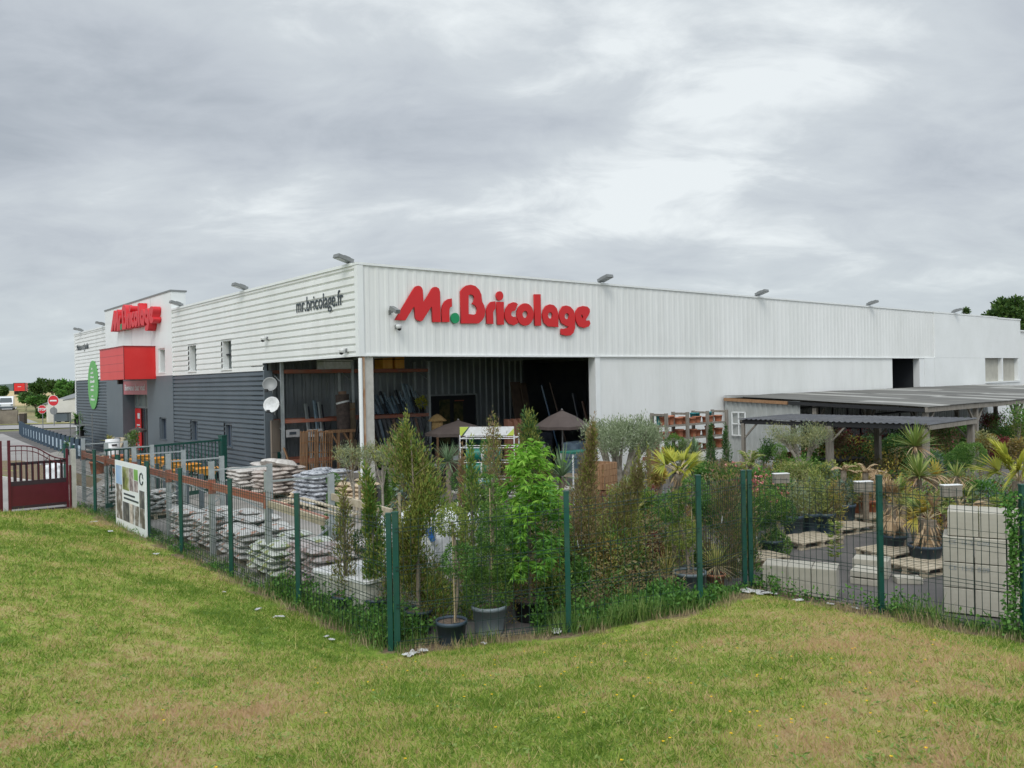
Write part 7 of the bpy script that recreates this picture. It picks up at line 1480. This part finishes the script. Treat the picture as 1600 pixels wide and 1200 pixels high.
trailer(21, 37, 598, 611, 215, 'big dark red box trailer on the skyline', REDP); trailer(47.5, 56, 607, 611, 215, 'small low red trailer beside the big one on the skyline', REDP); trailer(57, 63, 609, 612, 215, 'tiny white trailer on the skyline', PAPER)
g = AT(36, 652, 84); b = MB(); b.box(-.26, .26, -.26, .26, 0, 1.05, mat('dark_bin', (.05, .04, .035), rough=.8)); b.box(-.3, .3, -.3, .3, 1.05, 1.15, WOODP); t = b.build('gate_pier'); t.location = (g.x, g.y, 0); tag(t, 'dark pier with a pale cap where the side lane meets the road', 'pier')
b = MB(); p = AT(0, 600, 82); q = AT(27, 600, 84); b.beam((p.x-8, p.y, .7), (q.x, q.y, .7), .3, 1.4, mat('old_stone_wall', (.14, .12, .10), (.24, .21, .17), sc=1.2, rough=1)); tag(b.build('stone_wall'), 'dark stone retaining wall below the white van', 'wall')
p = G(88, 757); t = thing('rubble_bag', 'white rubble sack standing on the drive behind the burgundy gate', 'bag', (p.x, p.y, 0)); soft_box(.6, .6, .75, WBAG, 30, amp=.08).build('bag', t)
# overhead cable at the far left? none; litter by the fence
LITG = mat('torn_white_plastic', (.42, .42, .40), (.66, .67, .66), sc=14, rough=.35, bump=1)
def litter(px, py, s, label, kind='plastic', m_=LITG):
    d = FWD+RGT*((px-800)/F)-UPV*((py-600)/F); t_ = 2.
    for _ in range(4000):
        p = CAMP+d*t_
        if p.z <= lzs(p.x, p.y) or p.z < 0: break
        t_ += .01
    r = random.Random(px); t = thing('plastic_scrap', label, 'litter', (p.x, p.y, p.z+.012), r.uniform(0, 6)); b = MB(); n = 9; V = []
    for i in range(n+1):
        for j in range(n+1):
            u, v = i/n*2-1, j/n*2-1; rr = 1+.5*nz(u*1.5+px, v*1.5); V.append((u*s*rr, v*s*.6*rr, .02+s*.45*abs(nz(u*2.2+px, v*2.2, 4))*(1 if kind == 'plastic' else .1)))
    b.add(V, np.array([[i*(n+1)+j, (i+1)*(n+1)+j, (i+1)*(n+1)+j+1, i*(n+1)+j+1] for i in range(n) for j in range(n)]), m_, kind == 'plastic'); b.build('scrap', t)
for px, py, s, lb, kd in [(642, 1026, .10, 'crumpled white plastic scrap at the foot of the double fence post', 'plastic'), (660, 1020, .07, 'torn plastic scrap just right of the double fence post', 'plastic'), (518, 1003, .05, 'small white scrap at the fence foot left of the corner', 'plastic'), (510, 998, .04, 'tiny white scrap beside the left fence foot', 'plastic'), (437, 967, .07, 'grey plastic scrap on the dirt by the left fence', 'plastic'), (403, 955, .05, 'white scrap of paper by the left fence', 'plastic'),
                          (757, 1009, .04, 'white bottle top on the dirt under the grey pot', 'plastic'), (870, 990, .10, 'blue and white torn wrapper beside the middle fence post', 'plastic'), (908, 982, .09, 'grey stone-coloured scrap right of the middle fence post', 'plastic'), (1175, 928, .17, 'large sheet of grey plastic at the fence corner', 'plastic'), (1200, 930, .12, 'second grey plastic sheet at the fence corner', 'plastic'),
                          (1248, 941, .07, 'white scrap on the lawn edge below the low blocks', 'plastic'), (1298, 947, .05, 'small pale scrap below the slab pile', 'plastic'), (1338, 953, .065, 'square white paper on the grass below the right fence', 'paper'), (146, 817, .09, 'white scrap on the lawn near the burgundy gate', 'paper'), (172, 832, .09, 'white scrap on the lawn below the banner', 'paper'), (243, 868, .06, 'round pale stone on the lawn right of the banner', 'plastic'), (350, 928, .03, 'tiny white scrap on the lawn along the left fence', 'plastic')]:
    litter(px, py, s, lb, kd)

g = G(613, 990); t = thing('stake', 'pale wooden stake standing just behind the double fence post', 'stake', (g.x+.05, g.y+.6, 0)); b = MB(); b.box(-.02, .02, -.015, .015, 0, 1.80, WOODP); b.build('shaft', t); b = MB(); b.box(-.024, .024, -.019, .019, 1.80, 1.83, WOODP); b.build('tip', t)
for i, (px, py, D, lb) in enumerate([(669, 845, 11.0, 'white plant tag hanging slanted in the tall ragged conifer'), (706, 850, 11.3, 'white plant tag left of the spiral juniper'), (819, 858, 11.5, 'pale blue plant tag in the bright green tree'), (728, 762, 13.3, 'white plant tag on the dead rust-brown conifer'), (903, 850, 12.6, 'white plant tag on the browning cypress'), (1181, 852, 14.2, 'white price card at the foot of the needle-tufted pine'), (1128, 812, 12.9, 'white plant tag beside the second fence post')]):
    p = AT(px, py, D); t = thing('plant_tag', lb, 'plant tag', tuple(p), .3*i); b = MB(); s = .035 if 'card' not in lb else .09; b.obox((0, 0, 0), ((s*.5, 0, s*.3), (0, .001, 0), (-s*.8, 0, s*1.6)), LITG if 'blue' not in lb else TURQ); b.build('card', t); b = MB(); b.tube([(0, 0, s*1.5), (0, .02, s*1.5+.12)], .002, CANE, n=4); b.build('tie', t)

# more stock in the covered bay
for i, (px, D, z0, dx, dz, m_, lb) in enumerate([(672, 28.6, 0, .9, .75, PACKS[1], 'low dark pallet load left of the inner doorway'), (700, 29, 0, .7, 1.1, PACKS[2], 'brown carton stack below the inner doorway'), (752, 29.5, 0, 1.0, 1.35, FGREEN, 'dark green covered stack behind the display stand'), (835, 30, 0, 1.1, 1.5, PACKS[1], 'dark wrapped stack behind the right parasol'), (900, 29, 0, .9, 1.2, PACKS[0], 'blue grey wrapped stack at the back right of the bay')]):
    g = AT(px, 600, D); t = thing('pallet_load', lb, 'pallet load', (g.x, g.y, z0), TH+.05*i); b = MB(); nl = max(2, int(dz/.28))
    for k in range(nl): j_ = .02*((k*7+i) % 3-1); b.box(-dx/2+j_, dx/2+j_, -.35, .35, .14+(dz-.14)*k/nl+.006, .14+(dz-.14)*(k+1)/nl, m_)
    b.build('layers', t); b = MB(); b.box(-dx/2, dx/2, -.4, .4, .1, .135, WOODP)
    for x in (-dx/2+.06, 0, dx/2-.06): b.box(x-.05, x+.05, -.4, .4, 0, .098, WOODP)
    b.build('pallet_base', t); b = MB(); b.box(-.12, .12, -.36, -.352, dz*.6, dz*.6+.16, PAPER); b.build('card', t)
